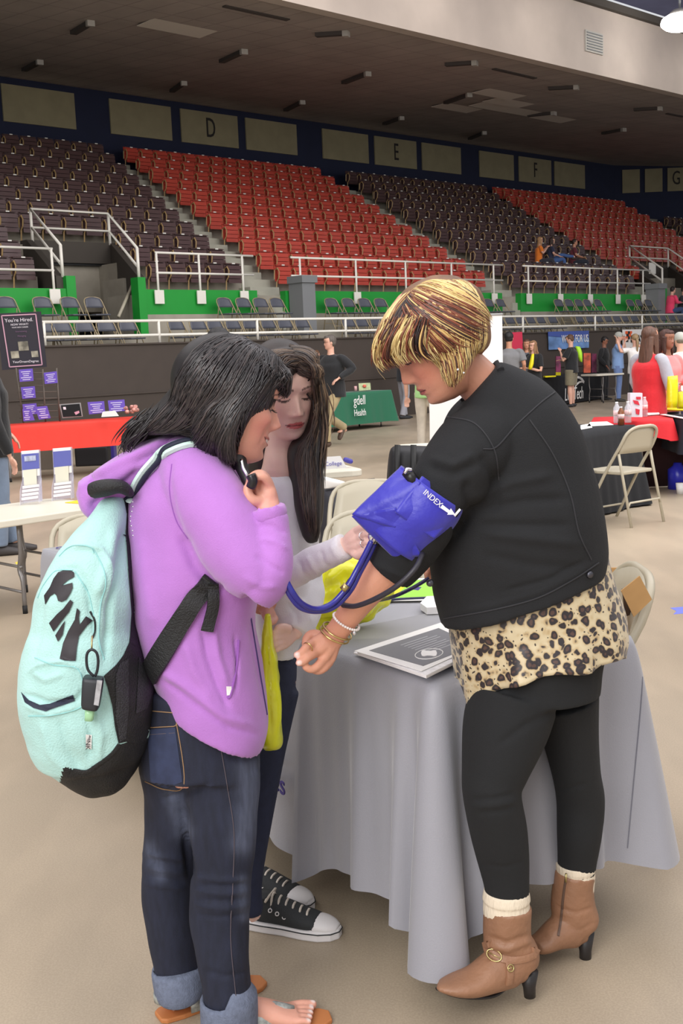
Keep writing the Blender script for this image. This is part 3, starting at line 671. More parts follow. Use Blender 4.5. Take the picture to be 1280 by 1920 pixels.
# tunnel in the stand (vomitory)
def vomitory(S0, S1, k0, k1, label):
    e = empty('stand_railing', st(S0, 21.5, 3.4), label, 'railing')
    dt = 24.5; a0 = st(S0, 21.6, 4.02); a1 = st(S0+k0, dt, 5.15); b0 = st(S1, 21.6, 4.02); b1 = st(S1+k1, dt, 5.15)
    m_ = MB(); m_.tube([a0, a1, b1, b0], .03, 8); dz = np.array([0, 0, -.42]); m_.tube([a0+dz, a1+dz, b1+dz, b0+dz], .03, 8); m_.build('rail', M_white, e)
    for q, l in ((a0, .66), (b0, .66), (a1, .75), (b1, .75)): m_ = MB(); m_.cyl(q, q-[0, 0, l], .035); m_.build('post', M_white, e)
    # side walls
    for s0, kk, sg in ((S0, k0, -1), (S1, k1, 1)):
        m_ = MB(); P = [st(s0, 21.6, .9), st(s0+kk, dt+.3, .9), st(s0+kk, dt+.3, 4.45), st(s0+kk, dt, 4.45), st(s0, 21.6, 3.38)]; m_.quadbox(P, U_*.16*sg); struct(m_.build('wall_tunnel_side', M_tunnel, smooth=False))
    m_ = MB(); P = [st(S0+k0-.1, dt, 3.95), st(S1+k1+.1, dt, 3.95), st(S1+k1+.1, dt, 4.45), st(S0+k0-.1, dt, 4.45)]; m_.quadbox(P, V_*.3); struct(m_.build('wall_tunnel_lintel', M_tunnel, smooth=False))
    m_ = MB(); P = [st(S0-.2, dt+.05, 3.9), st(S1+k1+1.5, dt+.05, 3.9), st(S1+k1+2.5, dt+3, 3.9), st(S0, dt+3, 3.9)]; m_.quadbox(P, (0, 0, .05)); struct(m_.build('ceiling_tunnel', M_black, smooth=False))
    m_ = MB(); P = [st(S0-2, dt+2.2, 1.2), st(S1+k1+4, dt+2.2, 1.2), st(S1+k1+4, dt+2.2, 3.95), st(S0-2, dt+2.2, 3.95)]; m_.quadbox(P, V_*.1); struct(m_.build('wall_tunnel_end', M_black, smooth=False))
vomitory(VOM[0], VOM[1], .95, 1.15, 'white pipe railing around the dark tunnel opening at the left')
vomitory(VOM2[0], VOM2[1]+.6, 2.5, 2.7, 'white pipe railing around the tunnel opening at the far right')
# shutter counter in the left tunnel
e = empty('roller_shutter', st(14.2, 25.6, 2.0), 'dark grey rolled steel shutter inside the left tunnel', 'shutter')
c0 = hitd(112, 512, 25.4); c1 = hitd(186, 515, 25.4)
m_ = MB(); m_.cyl(c0+U_*0, c1, .34, seg=20); m_.build('roll', M_dgrey, e)
m_ = MB(); a = hitd(118, 545, 25.6); b = hitd(180, 545, 25.6)
for k in range(14): z = -.12*k; m_.quadbox([a+Z_*z, b+Z_*z, b+Z_*(z-.1), a+Z_*(z-.1)], V_*.05)
m_.build('curtain', M_dgrey, e, smooth=False)
m_ = MB(); m_.quadbox([c0-V_*.36+Z_*.1-U_*.0, c0-V_*.36+U_*1.2+Z_*.1, c0-V_*.36+U_*1.2+Z_*.02-Z_*.0, c0-V_*.36+Z_*.02], V_*.01); 
m_.build('graffiti_stripe', mat('dull_red_marking', (150, 50, 40), .8), e, smooth=False)
# stair handrail in tunnel
P0 = hitd(250, 530, 22.2); P1 = hitd(222, 594, 21.6); e = empty('tunnel_handrail', P1, 'slanting pale pipe handrail at the right side of the left tunnel', 'handrail'); m_ = MB(); m_.cyl(P0, P1, .035); m_.build('rail', mat('handrail_putty', (176, 168, 150), .5), e); m_ = MB(); m_.cyl(P0+[0, 0, -.05], P0+[0.12, 0.12, -.12], .03); m_.build('bracket', M_white, e)
# grey pylons
for S0, lab in ((18.5, 'grey square painted pylon beside the aisle left of the long railing'), (34.45, 'grey square painted pylon at the end of the right green wall')):
    e = empty('pylon', st(S0, 21.3, 2.1), lab, 'pylon'); m_ = MB(); stbox(m_, S0, S0+.42, 20.95, 21.45, 2.1, 3.28); m_.build('shaft', M_greyp, e, smooth=False)
    m_ = MB(); stbox(m_, S0-.04, S0+.46, 20.9, 21.46, 3.28, 3.45); m_.build('cap', M_greyp, e, smooth=False)
# section number plate
P = hitd(1223, 503, 23.0); m_ = MB(); m_.quadbox([P+U_*a+Z_*b for a, b in ((-.22, -.2), (.22, -.2), (.22, .2), (-.22, .2))], V_*.02); o = m_.build('number_plate', M_white, smooth=False); tag(o, 'small white plate on the far right tunnel railing', 'sign'); 
# ---------------------------------------------------------------- stadium seats
M_redseat = mat('red_seat_enamel', (192, 74, 60), .36, var=.06, vscale=3); M_brnseat = mat('brown_seat_enamel', (84, 62, 62), .34, var=.06, vscale=3)
M_arm = mat('tan_seat_standard', (172, 142, 96), .5); M_plate = mat('seat_number_plate', (235, 232, 225), .25, metal=.0)
def seat_parts():
    back = MB(); back.quadbox([(-.245, .02, .40), (.245, .02, .40), (.245, .06, .82), (-.245, .06, .82)], (0, .03, 0))
    back.quadbox([(-.235, -.01, .79), (.235, -.01, .79), (.235, .09, .815), (-.235, .09, .815)], (0, 0, .012))
    seat = MB()
    for k in range(4): z = .33+.11*k; seat.quadbox([(-.225, -.09+.012*k, z), (.225, -.09+.012*k, z), (.225, -.075+.012*k, z+.098), (-.225, -.075+.012*k, z+.098)], (0, .03, 0))
    seat.box((0, -.03, .38), (.38, .1, .05))
    arm = MB()
    for x in (-.268,):
        arm.tube([(x, -.1, 0), (x, -.02, .12), (x, -.05, .38), (x, -.14, .48), (x, -.17, .62), (x, -.10, .72), (x, .02, .68), (x, .04, .45)], .019, 4, closed=False)
    pl = MB(); pl.box((0, -.012, .808), (.09, .02, .028))
    return back, seat, arm, pl
bk, sp, ar, pl = seat_parts()
def lst(mb): return np.vstack(mb.v), mb.f
SV = [lst(x) for x in (bk, sp, ar, pl)]
AZ = math.atan2(U_[1], U_[0])
protoR = None
def seat_proto(name, m):
    e = empty(name, (0, 0, -50), rz=0, local=True)
    for (V, Fs), n, mm in zip(SV, ('backrest', 'seat_panel', 'armrest_frame', 'number_plate'), (m, m, M_arm, M_plate)):
        o = MB().add(V, Fs).build(n, mm, None, smooth=False); o.parent = e
    proto_kids(e); return e
sects = [(5.0, 18.0, 6.7, 19.75, 'brn', 'left brown block'), (19.05, 27.35, 20.45, 28.8, 'red', 'red block in the middle'), (28.5, 35.55, 30.05, 38.2, 'brn', 'brown block after the middle aisle'), (36.5, 45.2, 38.6, 48.5, 'red', 'far right red block'), (46.3, 52, 49.9, 55, 'brn', 'last brown block')]
ordn = ['bottom', 'second', 'third', 'fourth', 'fifth', 'sixth', 'seventh', 'eighth', 'ninth', 'tenth', 'top']
allseats = []
for (a0, a1, b0, b1, colr, nm) in sects:
    for i in range(NR):
        f = i/(NR-1); s0 = a0+(b0-a0)*f; s1 = a1+(b1-a1)*f; n = int((s1-s0)/.545); w_ = (s1-s0)/max(n, 1)
        for k in range(n):
            S = s0+w_*(k+.5); skip = False
            for v0, v1, k0, k1 in ((VOM[0], VOM[1], .95, 1.15), (VOM2[0], VOM2[1]+.6, 2.5, 2.7)):
                if i < 3:
                    g = min(1, (rowd(i)-21.6)/2.9); lo = v0+k0*g-.35; hi = v1+k1*g+.35
                    if lo < S < hi: skip = True
            if skip: continue
            P = st(S, rowd(i), rowh(i)-.84)
            if P[1] > 56.2: continue
            q = topx(P+[0, 0, .6])
            if -170 < q[0] < 1450: allseats.append((pxm(P), P, colr, i, nm))
allseats.sort(key=lambda t: -t[0])
vis_ = lambda t: -12 < topx(t[1]+[0, 0, .6])[0] < 1292
near = [t for t in allseats if vis_(t)][:300]; nid = set(id(t) for t in near); far = [t for t in allseats if id(t) not in nid]
PR = {'red': seat_proto('stadium_seat', M_redseat), 'brn': seat_proto('stadium_seat', M_brnseat)}
used = set()
cname = {'red': 'red', 'brn': 'dark brown'}
for (_, P, colr, i, nm) in near:
    o = PR[colr] if colr not in used else copy_tree(PR[colr]); used.add(colr)
    o.location = Vector(P); o.rotation_euler = (0, 0, AZ)
    tag(o, f'{cname[colr]} stadium seat in the {ordn[i]} row, {nm}', 'stadium seat', f'stadium seats, {ordn[i]} row of the {nm}')
fm_ = MB(); ca, sa = math.cos(AZ), math.sin(AZ); RM = np.array([[ca, -sa, 0], [sa, ca, 0], [0, 0, 1]])
for (_, P, colr, i, nm) in far:
    for (V, Fs), mi in zip(SV, (0 if colr == 'red' else 1, 0 if colr == 'red' else 1, 2, 3)): fm_.add(V @ RM.T+P, Fs, mi)
o = fm_.build('distant_stadium_seats', [M_redseat, M_brnseat, M_arm, M_plate], smooth=False); tag(o, 'rows of red and dark brown slatted stadium seats high up under the ceiling', 'stadium seats', kind='stuff')
# ---------------------------------------------------------------- folding chairs
M_chairgrey = mat('grey_vinyl_chair_pad', (86, 88, 98), .5); M_chairframe = mat('tan_chair_tube', (168, 152, 122), .45, metal=.3); M_beige = mat('beige_chair_enamel', (184, 176, 156), .42); M_darktube = mat('dark_steel_tube', (96, 94, 90), .4, metal=.6)
def arc_panel(mb, w0, w1, z0, z1, y0, y1, curve, th=.012, n=8, top=.04):
    F_ = []; 
    for lay in (0, th):
        for j in range(5):
            f = j/4; z = z0+(z1-z0)*f; wv = w0+(w1-w0)*f; yy = y0+(y1-y0)*f
            for k in range(n+1):
                u = k/n*2-1; F_.append((u*wv, yy-curve*(1-u*u)+lay, z+(top*(1-u*u)*f if top else 0)))
    m1 = n+1; Fs = []; o2 = 5*m1
    for j in range(4):
        for k in range(n): a = j*m1+k; Fs += [(a, a+1, a+m1+1, a+m1), (o2+a, o2+a+m1, o2+a+m1+1, o2+a+1)]
    for k in range(n): Fs += [(k, o2+k, o2+k+1, k+1), (4*m1+k, 4*m1+k+1, o2+4*m1+k+1, o2+4*m1+k)]
    for j in range(4): a = j*m1; Fs += [(a, a+m1, o2+a+m1, o2+a)]; a += n; Fs += [(a, o2+a, o2+a+m1, a+m1)]
    mb.add(F_, Fs)
def folding_chair(seatm, framem, seg=8):
    e = empty('folding_chair', (0, 0, 0), local=True)
    lp = [(-.225, .24, .0), (-.22, .0, .42), (-.215, -.16, .66), (-.19, -.215, .77), (-.11, -.24, .815), (0, -.245, .82), (.11, -.24, .815), (.19, -.215, .77), (.215, -.16, .66), (.22, 0, .42), (.225, .24, 0)]
    m_ = MB(); m_.tube(lp, .013, seg, sub=3); o = m_.build('back_frame', framem, None); o.parent = e
    for x in (-.205, .205):
        m_ = MB(); m_.tube([(x, -.14, .60), (x, -.16, .5), (x*1.03, -.27, 0)], .012, seg); o = m_.build('rear_leg', framem, None); o.parent = e
    m_ = MB(); m_.tube([(-.208, -.235, .16), (-.19, -.24, .2), (.19, -.24, .2), (.208, -.235, .16)], .009, 6); m_.tube([(-.22, .17, .12), (0, .17, .12), (.22, .17, .12)], .009, 6); o = m_.build('stretcher', framem, None); o.parent = e
    m_ = MB(); pts = [(-.19, -.17), (.19, -.17), (.2, .1), (.17, .21), (.1, .235), (-.1, .235), (-.17, .21), (-.2, .1)]; m_.quadbox([(x, y, .425) for x, y in pts], (0, 0, .028)); o = m_.build('seat', seatm, None, smooth=False, bevel=.008); o.parent = e
    m_ = MB(); arc_panel(m_, .205, .17, .60, .785, -.145, -.215, .03); o = m_.build('backrest', seatm, None); o.parent = e
    proto_kids(e); return e
FC = folding_chair(M_chairgrey, M_chairframe, 6); fc_used = False
def put_chair(proto, P, az, label, group, first):
    o = proto if first else copy_tree(proto); o.location = Vector(P); o.rotation_euler = (0, 0, az); tag(o, label, 'folding chair', group); return o
fbase = AZ+math.pi    # facing the camera side: chair forward = -V
def chair_row(xs, ypx, d, deck, label, group, jit=.06):
    global fc_used
    for x in xs:
        P = hitd(x, ypx, d); S = (P[0]+B_*P[1])/NN; Q = st(S, d, deck); put_chair(FC, Q, fbase+random.uniform(-jit, jit), label, group, not fc_used); fc_used = True
G = 'grey folding chairs on the terrace'
chair_row([20, 88, 140, 184], 580, 20.95, 2.10, 'grey padded folding chair on the upper terrace step in front of the dark tunnel', G+', back row at the tunnel')
chair_row([430, 465, 497, 528], 575, 20.95, 2.10, 'grey padded folding chair on the upper terrace step at the foot of the first aisle', G+', back row at the first aisle')
chair_row([630, 662, 692, 722], 575, 20.95, 2.10, 'grey padded folding chair on the upper terrace step left of the blonde woman', G+', back row below the long railing')
chair_row([925, 948], 575, 20.95, 2.10, 'grey padded folding chair on the upper terrace step at the foot of the middle aisle', G+', back row at the middle aisle')
chair_row([1056, 1075, 1094, 1110, 1130], 575, 20.95, 2.10, 'grey padded folding chair on the upper terrace step below the right railing', G+', back row below the right railing')
chair_row([1190, 1207, 1224], 575, 20.95, 2.10, 'grey padded folding chair on the upper terrace step by the right pylon', G+', back row by the right pylon')
chair_row([92, 124, 166, 207, 248], 615, 19.85, 1.57, 'grey padded folding chair behind the low railing at the far left', G+', front row at the left')
chair_row([340, 380, 412, 446, 478, 512, 543, 575], 612, 19.85, 1.57, 'grey padded folding chair behind the low railing above the two girls', G+', front row above the girls')
chair_row([662, 688, 715, 740], 606, 19.85, 1.57, 'grey padded folding chair behind the low railing left of the blonde woman', G+', front row by the blonde woman')
chair_row([945, 965, 985, 1004, 1023, 1045], 603, 19.85, 1.57, 'grey padded folding chair behind the low railing above the blue poster', G+', front row above the blue poster')
chair_row([1096, 1115, 1132, 1149, 1165, 1181, 1198, 1236, 1252, 1268, 1284], 603, 19.85, 1.57, 'grey padded folding chair behind the low railing at the right', G+', front row at the right')
# ============================================================ people in the hall
def gpos(x, y): P = ground(x, y); return np.array([P[0], P[1], 0])
def glasses(e, w, hd, RW, s, p):
    q = MB(); 
    for sx in (-1, 1): q.tube([hd.w((sx*.031+.019*math.cos(t), .088, .004+.013*math.sin(t))) for t in np.linspace(0, 2*np.pi, 14, endpoint=False)], .0016, 5, closed=True); q.cyl(hd.w((sx*.05, .086, .008)), hd.w((sx*.076, .0, .006)), .0016, seg=5)
    q.cyl(hd.w((-.012, .09, .007)), hd.w((.012, .09, .007)), .0016, seg=5); q.build('glasses', mat('spectacle_frame', (30, 28, 28), .3), e)
# walking man in black jacket
P = gpos(628, 836)
figure('man with glasses in a black jacket and khaki trousers walking past the green table', P, face_yaw(-.62, -.78), 1.83, 'fair', ((92, 84, 78), 'short'), ((26, 27, 30), 'jacket'), ((168, 150, 112), 'long'), (84, 66, 54), build=1.08, pose=
       dict(lf=(.00, .20, .08), lk=(-.03, .20, .5), rf=(.13, -.42, .26), rk=(.09, .10, .50), rfp=(0, .45, -.9), le=(-.34, -.10, 1.22), re=(.30, -.08, 1.16), lh=(-.24, .13, 1.08), rh=(.20, .20, 1.08), head=(0, .03, 1.64)), headyaw=-35, extra=glasses)
# girl in pink behind the green table
P = gpos(594, 792); P = np.array([at(594, 700, 24.6)[0], 24.6, 0])
figure('girl in a pink shirt standing behind the green table, left of the walking man', P, face_yaw(.15, -1), 1.62, 'fair', ((110, 78, 56), 'mid'), ((236, 150, 186), 'short'), ((34, 34, 40), 'slim'), (60, 60, 60), dict(lh=(-.1, .24, 1.12), rh=(.1, .26, 1.0), le=(-.26, .0, 1.12), re=(.26, .0, 1.1)), headpitch=-14)
# grey trousers
figure('person in grey trousers and a dark top standing behind the blonde woman\'s nose', gpos(758, 785), face_yaw(.9, .3), 1.80, 'tan', ((40, 34, 32), 'short'), ((36, 38, 46), 'short'), ((158, 158, 166), 'long'), (40, 40, 44), dict(lf=(-.10, .05, .08), rf=(.1, -.08, .08)))
figure('person in a pale green shirt and off white trousers behind the white banner', (at(803, 800, 16.4)[0], 16.4, 0), face_yaw(.3, 1), 1.78, 'fair', ((70, 50, 40), 'short'), ((176, 226, 150), 'short'), ((214, 204, 188), 'long'), (90, 80, 70), dict(lh=(-.31, .02, .86), le=(-.3, -.02, 1.12)))
# left man: black jacket, jeans
P = gpos(0, 950)
figure('person in a black jacket and faded jeans cut by the left picture edge', (at(-17, 800, 9.2)[0], 9.2, 0), face_yaw(.9, .35), 1.80, 'fair', ((60, 46, 38), 'short'), ((24, 25, 28), 'jacket'), ((112, 128, 150), 'long'), (60, 56, 56), dict(head=(0, -.04, 1.64), rh=(.26, .10, .80), re=(.30, .0, 1.08), lf=(-.08, .1, .08), rf=(.08, -.02, .08)))
# dark head between the girls
P0 = at(408, 616, 7.2)
figure('person with black hair standing behind the two girls, only the top of the head showing', (P0[0], 7.2, 0), face_yaw(.2, 1), (P0[2])/1.0, 'tan', ((26, 24, 26), 'short'), ((60, 60, 66), 'short'), ((50, 56, 80), 'long'), (60, 60, 60))
# grey shirt man from behind
P = at(955, 700, 21.5)
figure('man with black hair in a grey shirt seen from behind right of the white banner', (P[0], 21.5, 0), face_yaw(.25, 1), 1.80, 'tan', ((24, 22, 22), 'short'), ((118, 118, 120), 'short'), ((60, 60, 70), 'long'), (40, 40, 40), build=1.1)
P = at(1001, 700, 25.0)
figure('woman with glasses, light brown hair and a yellow bag in a black top', (P[0], 25.0, 0), face_yaw(-.75, -.65), 1.64, 'fair', ((150, 112, 80), 'mid'), ((26, 27, 30), 'short'), ((40, 40, 48), 'slim'), (60, 60, 60), dict(lh=(-.05, .26, 1.12), rh=(.12, .28, 1.12), re=(.26, .05, 1.06), le=(-.24, .05, 1.06)), extra=glasses)
P = at(988, 700, 25.8)
figure('woman in a dark grey top beside the woman with the yellow bag', (P[0], 25.8, 0), face_yaw(-.2, -1), 1.68, 'tan', ((90, 60, 44), 'long'), ((86, 88, 94), 'short'), ((40, 40, 48), 'slim'), (60, 60, 60))
P = gpos(1072, 763)
figure('heavy man in a black t-shirt and khaki shorts at the eagle logo table', P, face_yaw(-.9, .45), 1.76, 'fair', ((96, 66, 46), 'short'), ((28, 29, 32), 'short'), ((128, 120, 98), 'shorts'), (50, 50, 54), dict(lh=(-.12, .24, 1.36), le=(-.28, .12, 1.14), rh=(.14, .26, 1.14), re=(.3, -.02, 1.10)), build=1.18, headpitch=-22)
P = at(1139, 700, 31.0)
figure('young man in a black jacket bending at a display near the white cloth table', (P[0]-.1, 31.0, 0), face_yaw(.8, -.5), 1.70, 'brown', ((30, 24, 22), 'short'), ((24, 24, 26), 'jacket'), ((30, 30, 34), 'long'), (40, 40, 40), headpitch=-20)
P = at(1158, 700, 29.8)
figure('man in a grey cap, blue shirt and jeans holding a hand to his mouth', (P[0], 29.8, 0), face_yaw(.9, -.25), 1.80, 'fair', ((130, 120, 110), 'cap', (176, 176, 168)), ((128, 158, 204), 'short'), ((104, 126, 172), 'long'), (60, 56, 50), dict(lh=(-.05, .16, 1.52), le=(-.16, .18, 1.26), rh=(.06, .18, 1.5), re=(.26, .1, 1.28)), build=1.12)
P = at(1191, 700, 26.0)
figure('woman in a white top and black trousers seen from behind, hands raised to her hair', (P[0], 26.0, 0), face_yaw(-.2, 1), 1.70, 'fair', ((150, 124, 90), 'tail'), ((228, 224, 222), 'short'), ((24, 24, 28), 'slim'), (60, 60, 60), dict(lh=(-.42, .06, 1.60), le=(-.34, .04, 1.36), rh=(.06, .1, 1.55), re=(.24, .1, 1.38)))
# red varsity jacket woman and her friend
P = at(1216, 700, 12.15)
figure('girl with long brown hair in a red jacket with grey sleeves at the crimson table', (P[0], 12.15, 0), face_yaw(.75, .5), 1.66, 'tan', ((92, 62, 48), 'long'), ((206, 34, 44), 'jacket', (176, 176, 186)), ((40, 44, 60), 'slim'), (60, 60, 60), dict(rh=(.12, .30, 1.10), re=(.27, .06, 1.06), lh=(-.05, .3, 1.1), le=(-.24, .06, 1.1)))
P = at(1247, 700, 12.75)
figure('girl with dark hair in a pink jacket over a black top looking to the right', (P[0], 12.75, 0), face_yaw(.45, -.85), 1.63, 'brown', ((70, 42, 34), 'mid'), ((240, 132, 132), 'jacket'), ((40, 44, 60), 'slim'), (60, 60, 60), dict(lh=(-.14, .24, 1.10), rh=(.14, .26, 1.06)), headyaw=8)
P = at(1276, 700, 16.0)
figure('person in a cream shirt and cap cut by the right picture edge', (P[0], 16.0, 0), face_yaw(-.3, 1), 1.62, 'fair', ((120, 110, 96), 'cap', (190, 190, 180)), ((224, 222, 206), 'long'), ((70, 70, 120), 'long'), (60, 60, 60))
# seated in the stand
def seated(label, S, i, **k):
    P = st(S, rowd(i)-.12, rowh(i)-.84); yaw = k.pop('yaw', fbase); sc = {}
    pose = dict(hip=(0, 0, .50), chest=(0, .02, .86), neck=(0, .05, 1.04), head=(0, .08, 1.205), lk=(-.12, .46, .50), rk=(.12, .46, .50), lf=(-.13, .50, .08), rf=(.13, .50, .08), le=(-.26, .1, .74), re=(.26, .1, .74), lh=(-.1, .34, .66), rh=(.1, .34, .66)); pose.update(k.pop('pose', {}))
    return figure(label, P, yaw, k.pop('h', 1.72), pose=pose, **k)
def SR(x, y, i): P = hitd(x, y, rowd(i)-.1); return (P[0]+B_*P[1])/NN
seated('person in an orange shirt seated in the brown seats behind the right railing', SR(1008, 490, 2), 2, skin='fair', hair=((170, 130, 90), 'mid'), top=((236, 128, 40), 'short'), bottom=((50, 50, 60), 'long'), yaw=fbase+.9, pose=dict(lh=(-.05, .3, .95), rh=(.05, .32, .95)))
seated('person in blue jeans with one leg up seated beside the orange shirt', SR(1030, 490, 2), 2, skin='fair', hair=((60, 40, 34), 'mid'), top=((40, 44, 70), 'short'), bottom=((66, 96, 150), 'slim'), yaw=fbase+.8, pose=dict(lk=(-.1, .42, .72), lf=(-.1, .85, .62), rk=(.12, .46, .55)))
seated('person in a maroon shirt with a pale emblem seated behind the right railing', SR(1073, 490, 2), 2, skin='tan', hair=((50, 36, 30), 'short'), top=((104, 40, 50), 'short'), bottom=((40, 44, 56), 'long'), yaw=fbase+.7, build=1.1)
P = hitd(1255, 585, 20.9); 
figure('person in a hot pink jacket seated on the terrace beside the far right tunnel', st((P[0]+B_*P[1])/NN, 20.9, 2.1), fbase+1.2, 1.7, 'fair', ((40, 30, 28), 'short'), ((244, 70, 110), 'long'), ((60, 80, 120), 'long'), (60, 60, 60), dict(hip=(0, 0, .46), chest=(0, .05, .82), neck=(0, .1, 1.0), head=(0, .15, 1.16), lk=(-.12, .44, .48), rk=(.12, .44, .48), lf=(-.13, .5, .08), rf=(.13, .5, .08), le=(-.25, .15, .72), re=(.25, .15, .72), lh=(-.08, .4, .72), rh=(.1, .4, .72)))
P = hitd(1276, 585, 20.9)
figure('person in dark clothes with a yellow bag seated beside the hot pink jacket', st((P[0]+B_*P[1])/NN, 20.9, 2.1), fbase+.2, 1.7, 'fair', ((40, 30, 28), 'short'), ((40, 42, 50), 'long'), ((50, 90, 140), 'long'), (60, 60, 60), dict(hip=(0, 0, .46), chest=(0, .05, .82), neck=(0, .1, 1.0), head=(0, .12, 1.16), lk=(-.12, .44, .48), rk=(.12, .44, .48), lf=(-.13, .5, .08), rf=(.13, .5, .08), le=(-.25, .15, .72), re=(.25, .15, .72), lh=(-.08, .4, .72), rh=(.1, .4, .72)))
# ============================================================ tables and things in the hall
def drape(corners, h, hems, name, m, parent=None, flare=.05, amp=.03, nf=7, seed=3, rr=.05, corner_amp=.06, top=True, nv=14, th=.0, fl_edges=None, res=.018):
    """corners CCW seen from above (xy); hems: hem height per edge; cloth with folds that grow to the hem"""
    g = random.Random(seed); Cc = [np.array([c[0], c[1]]) for c in corners]; n = len(Cc); per = []
    for i in range(n):
        a, b = Cc[i], Cc[(i+1) % n]; d = (b-a); L_ = np.linalg.norm(d); d = d/L_; nv_ = np.array([d[1], -d[0]])
        N_ = max(8, int((L_-2*rr)/res))
        for k in range(N_+1):
            t = rr+(L_-2*rr)*k/N_; dc = min(t, L_-t); hem = hems[i]
            hm2 = hems[(i-1) % n] if t < L_/2 else hems[(i+1) % n]; w_ = max(0, 1-dc/.22)
            per.append((a+d*t, nv_, hem*(1-.5*w_)+hm2*.5*w_, dc, i, t/L_, L_))
        c2 = Cc[(i+2) % n]; d2 = (c2-b)/np.linalg.norm(c2-b); n2 = np.array([d2[1], -d2[0]])
        for k in range(1, 8):
            f = k/8*math.pi/2; nn = nv_*math.cos(f)+n2*math.sin(f); per.append((b-d*rr+d2*rr+nn*rr if False else b+(-nv_-n2)*rr+nn*rr, nn, (hems[i]+hems[(i+1) % n])/2, 0, i, 1, L_))
    # orientation check: outward normals
    cen = np.mean(Cc, 0); sgn = 1 if (per[5][0]-cen) @ per[5][1] > 0 else -1
    ph = [g.random()*6 for _ in range(4)]; s_ = 0; prev = per[-1][0]; off = []
    for (p, nn, hem, dc, i, t, L_) in per:
        s_ += np.linalg.norm(p-prev); prev = p
        wv = .55*math.sin(2*math.pi*s_/(1.0/nf*2.2)+ph[0]+.8*math.sin(s_*3.1+ph[2]))+.3*math.sin(2*math.pi*s_/(1.0/nf)*1.9+ph[1])
        ca = math.exp(-(dc/.14)**2)
        off.append((wv, ca))
    rs = []
    for j in range(nv+1):
        v = j/nv; ring = []
        for (p, nn, hem, dc, i, t, L_), (wv, ca) in zip(per, off):
            nn = nn*sgn; z = h-(h-hem)*v - ca*0; o = flare*v**1.2*(1 if fl_edges is None else fl_edges[i])+(amp*(wv+.6))*v**.8+ca*corner_amp*v+.006*min(1, v*8)
            ring.append((p[0]+nn[0]*o, p[1]+nn[1]*o, z-(.004 if v > 0 else 0)))
        rs.append(np.array(ring))
    mb = MB(); mb.rings(rs, False)
    if top:
        k = len(per); V = rs[0]; c = np.array([[V[:, 0].mean(), V[:, 1].mean(), h]]); mb.add(np.vstack([V, c]), [(i2, (i2+1) % k, k) for i2 in range(k)])
    o = mb.build(name, m, parent)
    bm = bmesh.new(); bm.from_mesh(o.data); bmesh.ops.remove_doubles(bm, verts=bm.verts, dist=.0005); bmesh.ops.recalc_face_normals(bm, faces=bm.faces); bm.to_mesh(o.data); bm.free()
    return o
def rect_from(p0, p1, depth):   # front edge p0->p1 (left to right), extends away from camera
    a = np.array(p0[:2]); b = np.array(p1[:2]); d = nrm(b-a); n_ = np.array([-d[1], d[0]]); 
    if n_[1] < 0: n_ = -n_
    return [a, b, b+n_*depth, a+n_*depth]
M_leg = mat('grey_table_leg', (128, 124, 122), .4, metal=.5); M_top = mat('off_white_plastic_top', (222, 216, 200), .5, bump=.05, bscale=200); M_blkcap = mat('black_rubber', (24, 24, 26), .7)
def folding_table(corners, h, label, th=.045, topmat=None, legs=True, rr=.09, name='folding_table', inset=.3, group=None):
    Cc = [np.asarray(c, float)[:2] for c in corners]; cen = np.mean(Cc, 0); e = empty(name, (cen[0], cen[1], 0), label, 'table', group)
    pts = []
    for i in range(4):
        p = Cc[i]; a = nrm(Cc[i-1]-p); b = nrm(Cc[(i+1) % 4]-p)
        for k in range(5):
            f = k/4; q = p+(a*(1-f)**2+b*f**2)*rr; pts.append((q[0], q[1], h-th))
    m_ = MB(); m_.quadbox(pts, (0, 0, th)); m_.build('table_top', topmat or M_top, e, smooth=False, bevel=.008)
    if legs:
        L0 = Cc[1]-Cc[0]; W0 = Cc[3]-Cc[0]; ln = np.linalg.norm(L0); ld = L0/ln; wl = np.linalg.norm(W0); wd = W0/wl
        for f in (inset, ln-inset):
            m_ = MB(); tp = []
            for g in (.08, wl-.08):
                q = Cc[0]+ld*f+wd*g; 
                mm = MB(); mid = q+wd*(.02 if g < wl/2 else -.02); mm.tube([(q[0], q[1], h-th), (q[0], q[1], h*.62), (q[0]+wd[0]*(.03 if g < wl/2 else -.03), q[1]+wd[1]*(.03 if g < wl/2 else -.03), h*.45), (q[0], q[1], .2), (q[0], q[1], .03)], .014, 8, sub=3); lo = mm.build('leg', M_leg, e)
                mm = MB(); mm.cyl((q[0], q[1], .05), (q[0], q[1], 0), .016); mm.build('foot_cap', M_blkcap, lo); tp.append(q)
            for zz in (.48*h, .22*h): m_.cyl((*tp[0], zz), (*tp[1], zz), .009, seg=6)
            m_.build('cross_bar', M_leg, e)
    return e
def board(name, q, Y, m, parent=None, th=.01, Yb=None):
    """q: 4 photo corners TL,TR,BR,BL of a flat panel standing at depth Y"""
    P = [at(x, y, Y) for x, y in q]; n = nrm(np.cross(P[1]-P[0], P[3]-P[0])); n = n if n[1] > 0 else -n
    mb = MB(); mb.quadbox(P, n*th); return mb.build(name, m, parent, smooth=False)
def btext(body, q, Y, m, parent, f=(.1, .9), v=.5, size=.5, name='lettering', lift=.006, align='CENTER'):
    P = [at(x, y, Y) for x, y in q]; top = P[1]-P[0]; dn = P[3]-P[0]; H_ = np.linalg.norm(dn); n = nrm(np.cross(top, dn)); n = n if n[1] < 0 else -n
    if align == 'LEFT': c = P[0]+top*f[0]+dn*v
    else: c = P[0]+top*(f[0]+f[1])/2+dn*v
    o = text(name, body, size*H_, frame(c+n*lift, nrm(top), -nrm(dn)), m, parent, .0008, align)
    return o
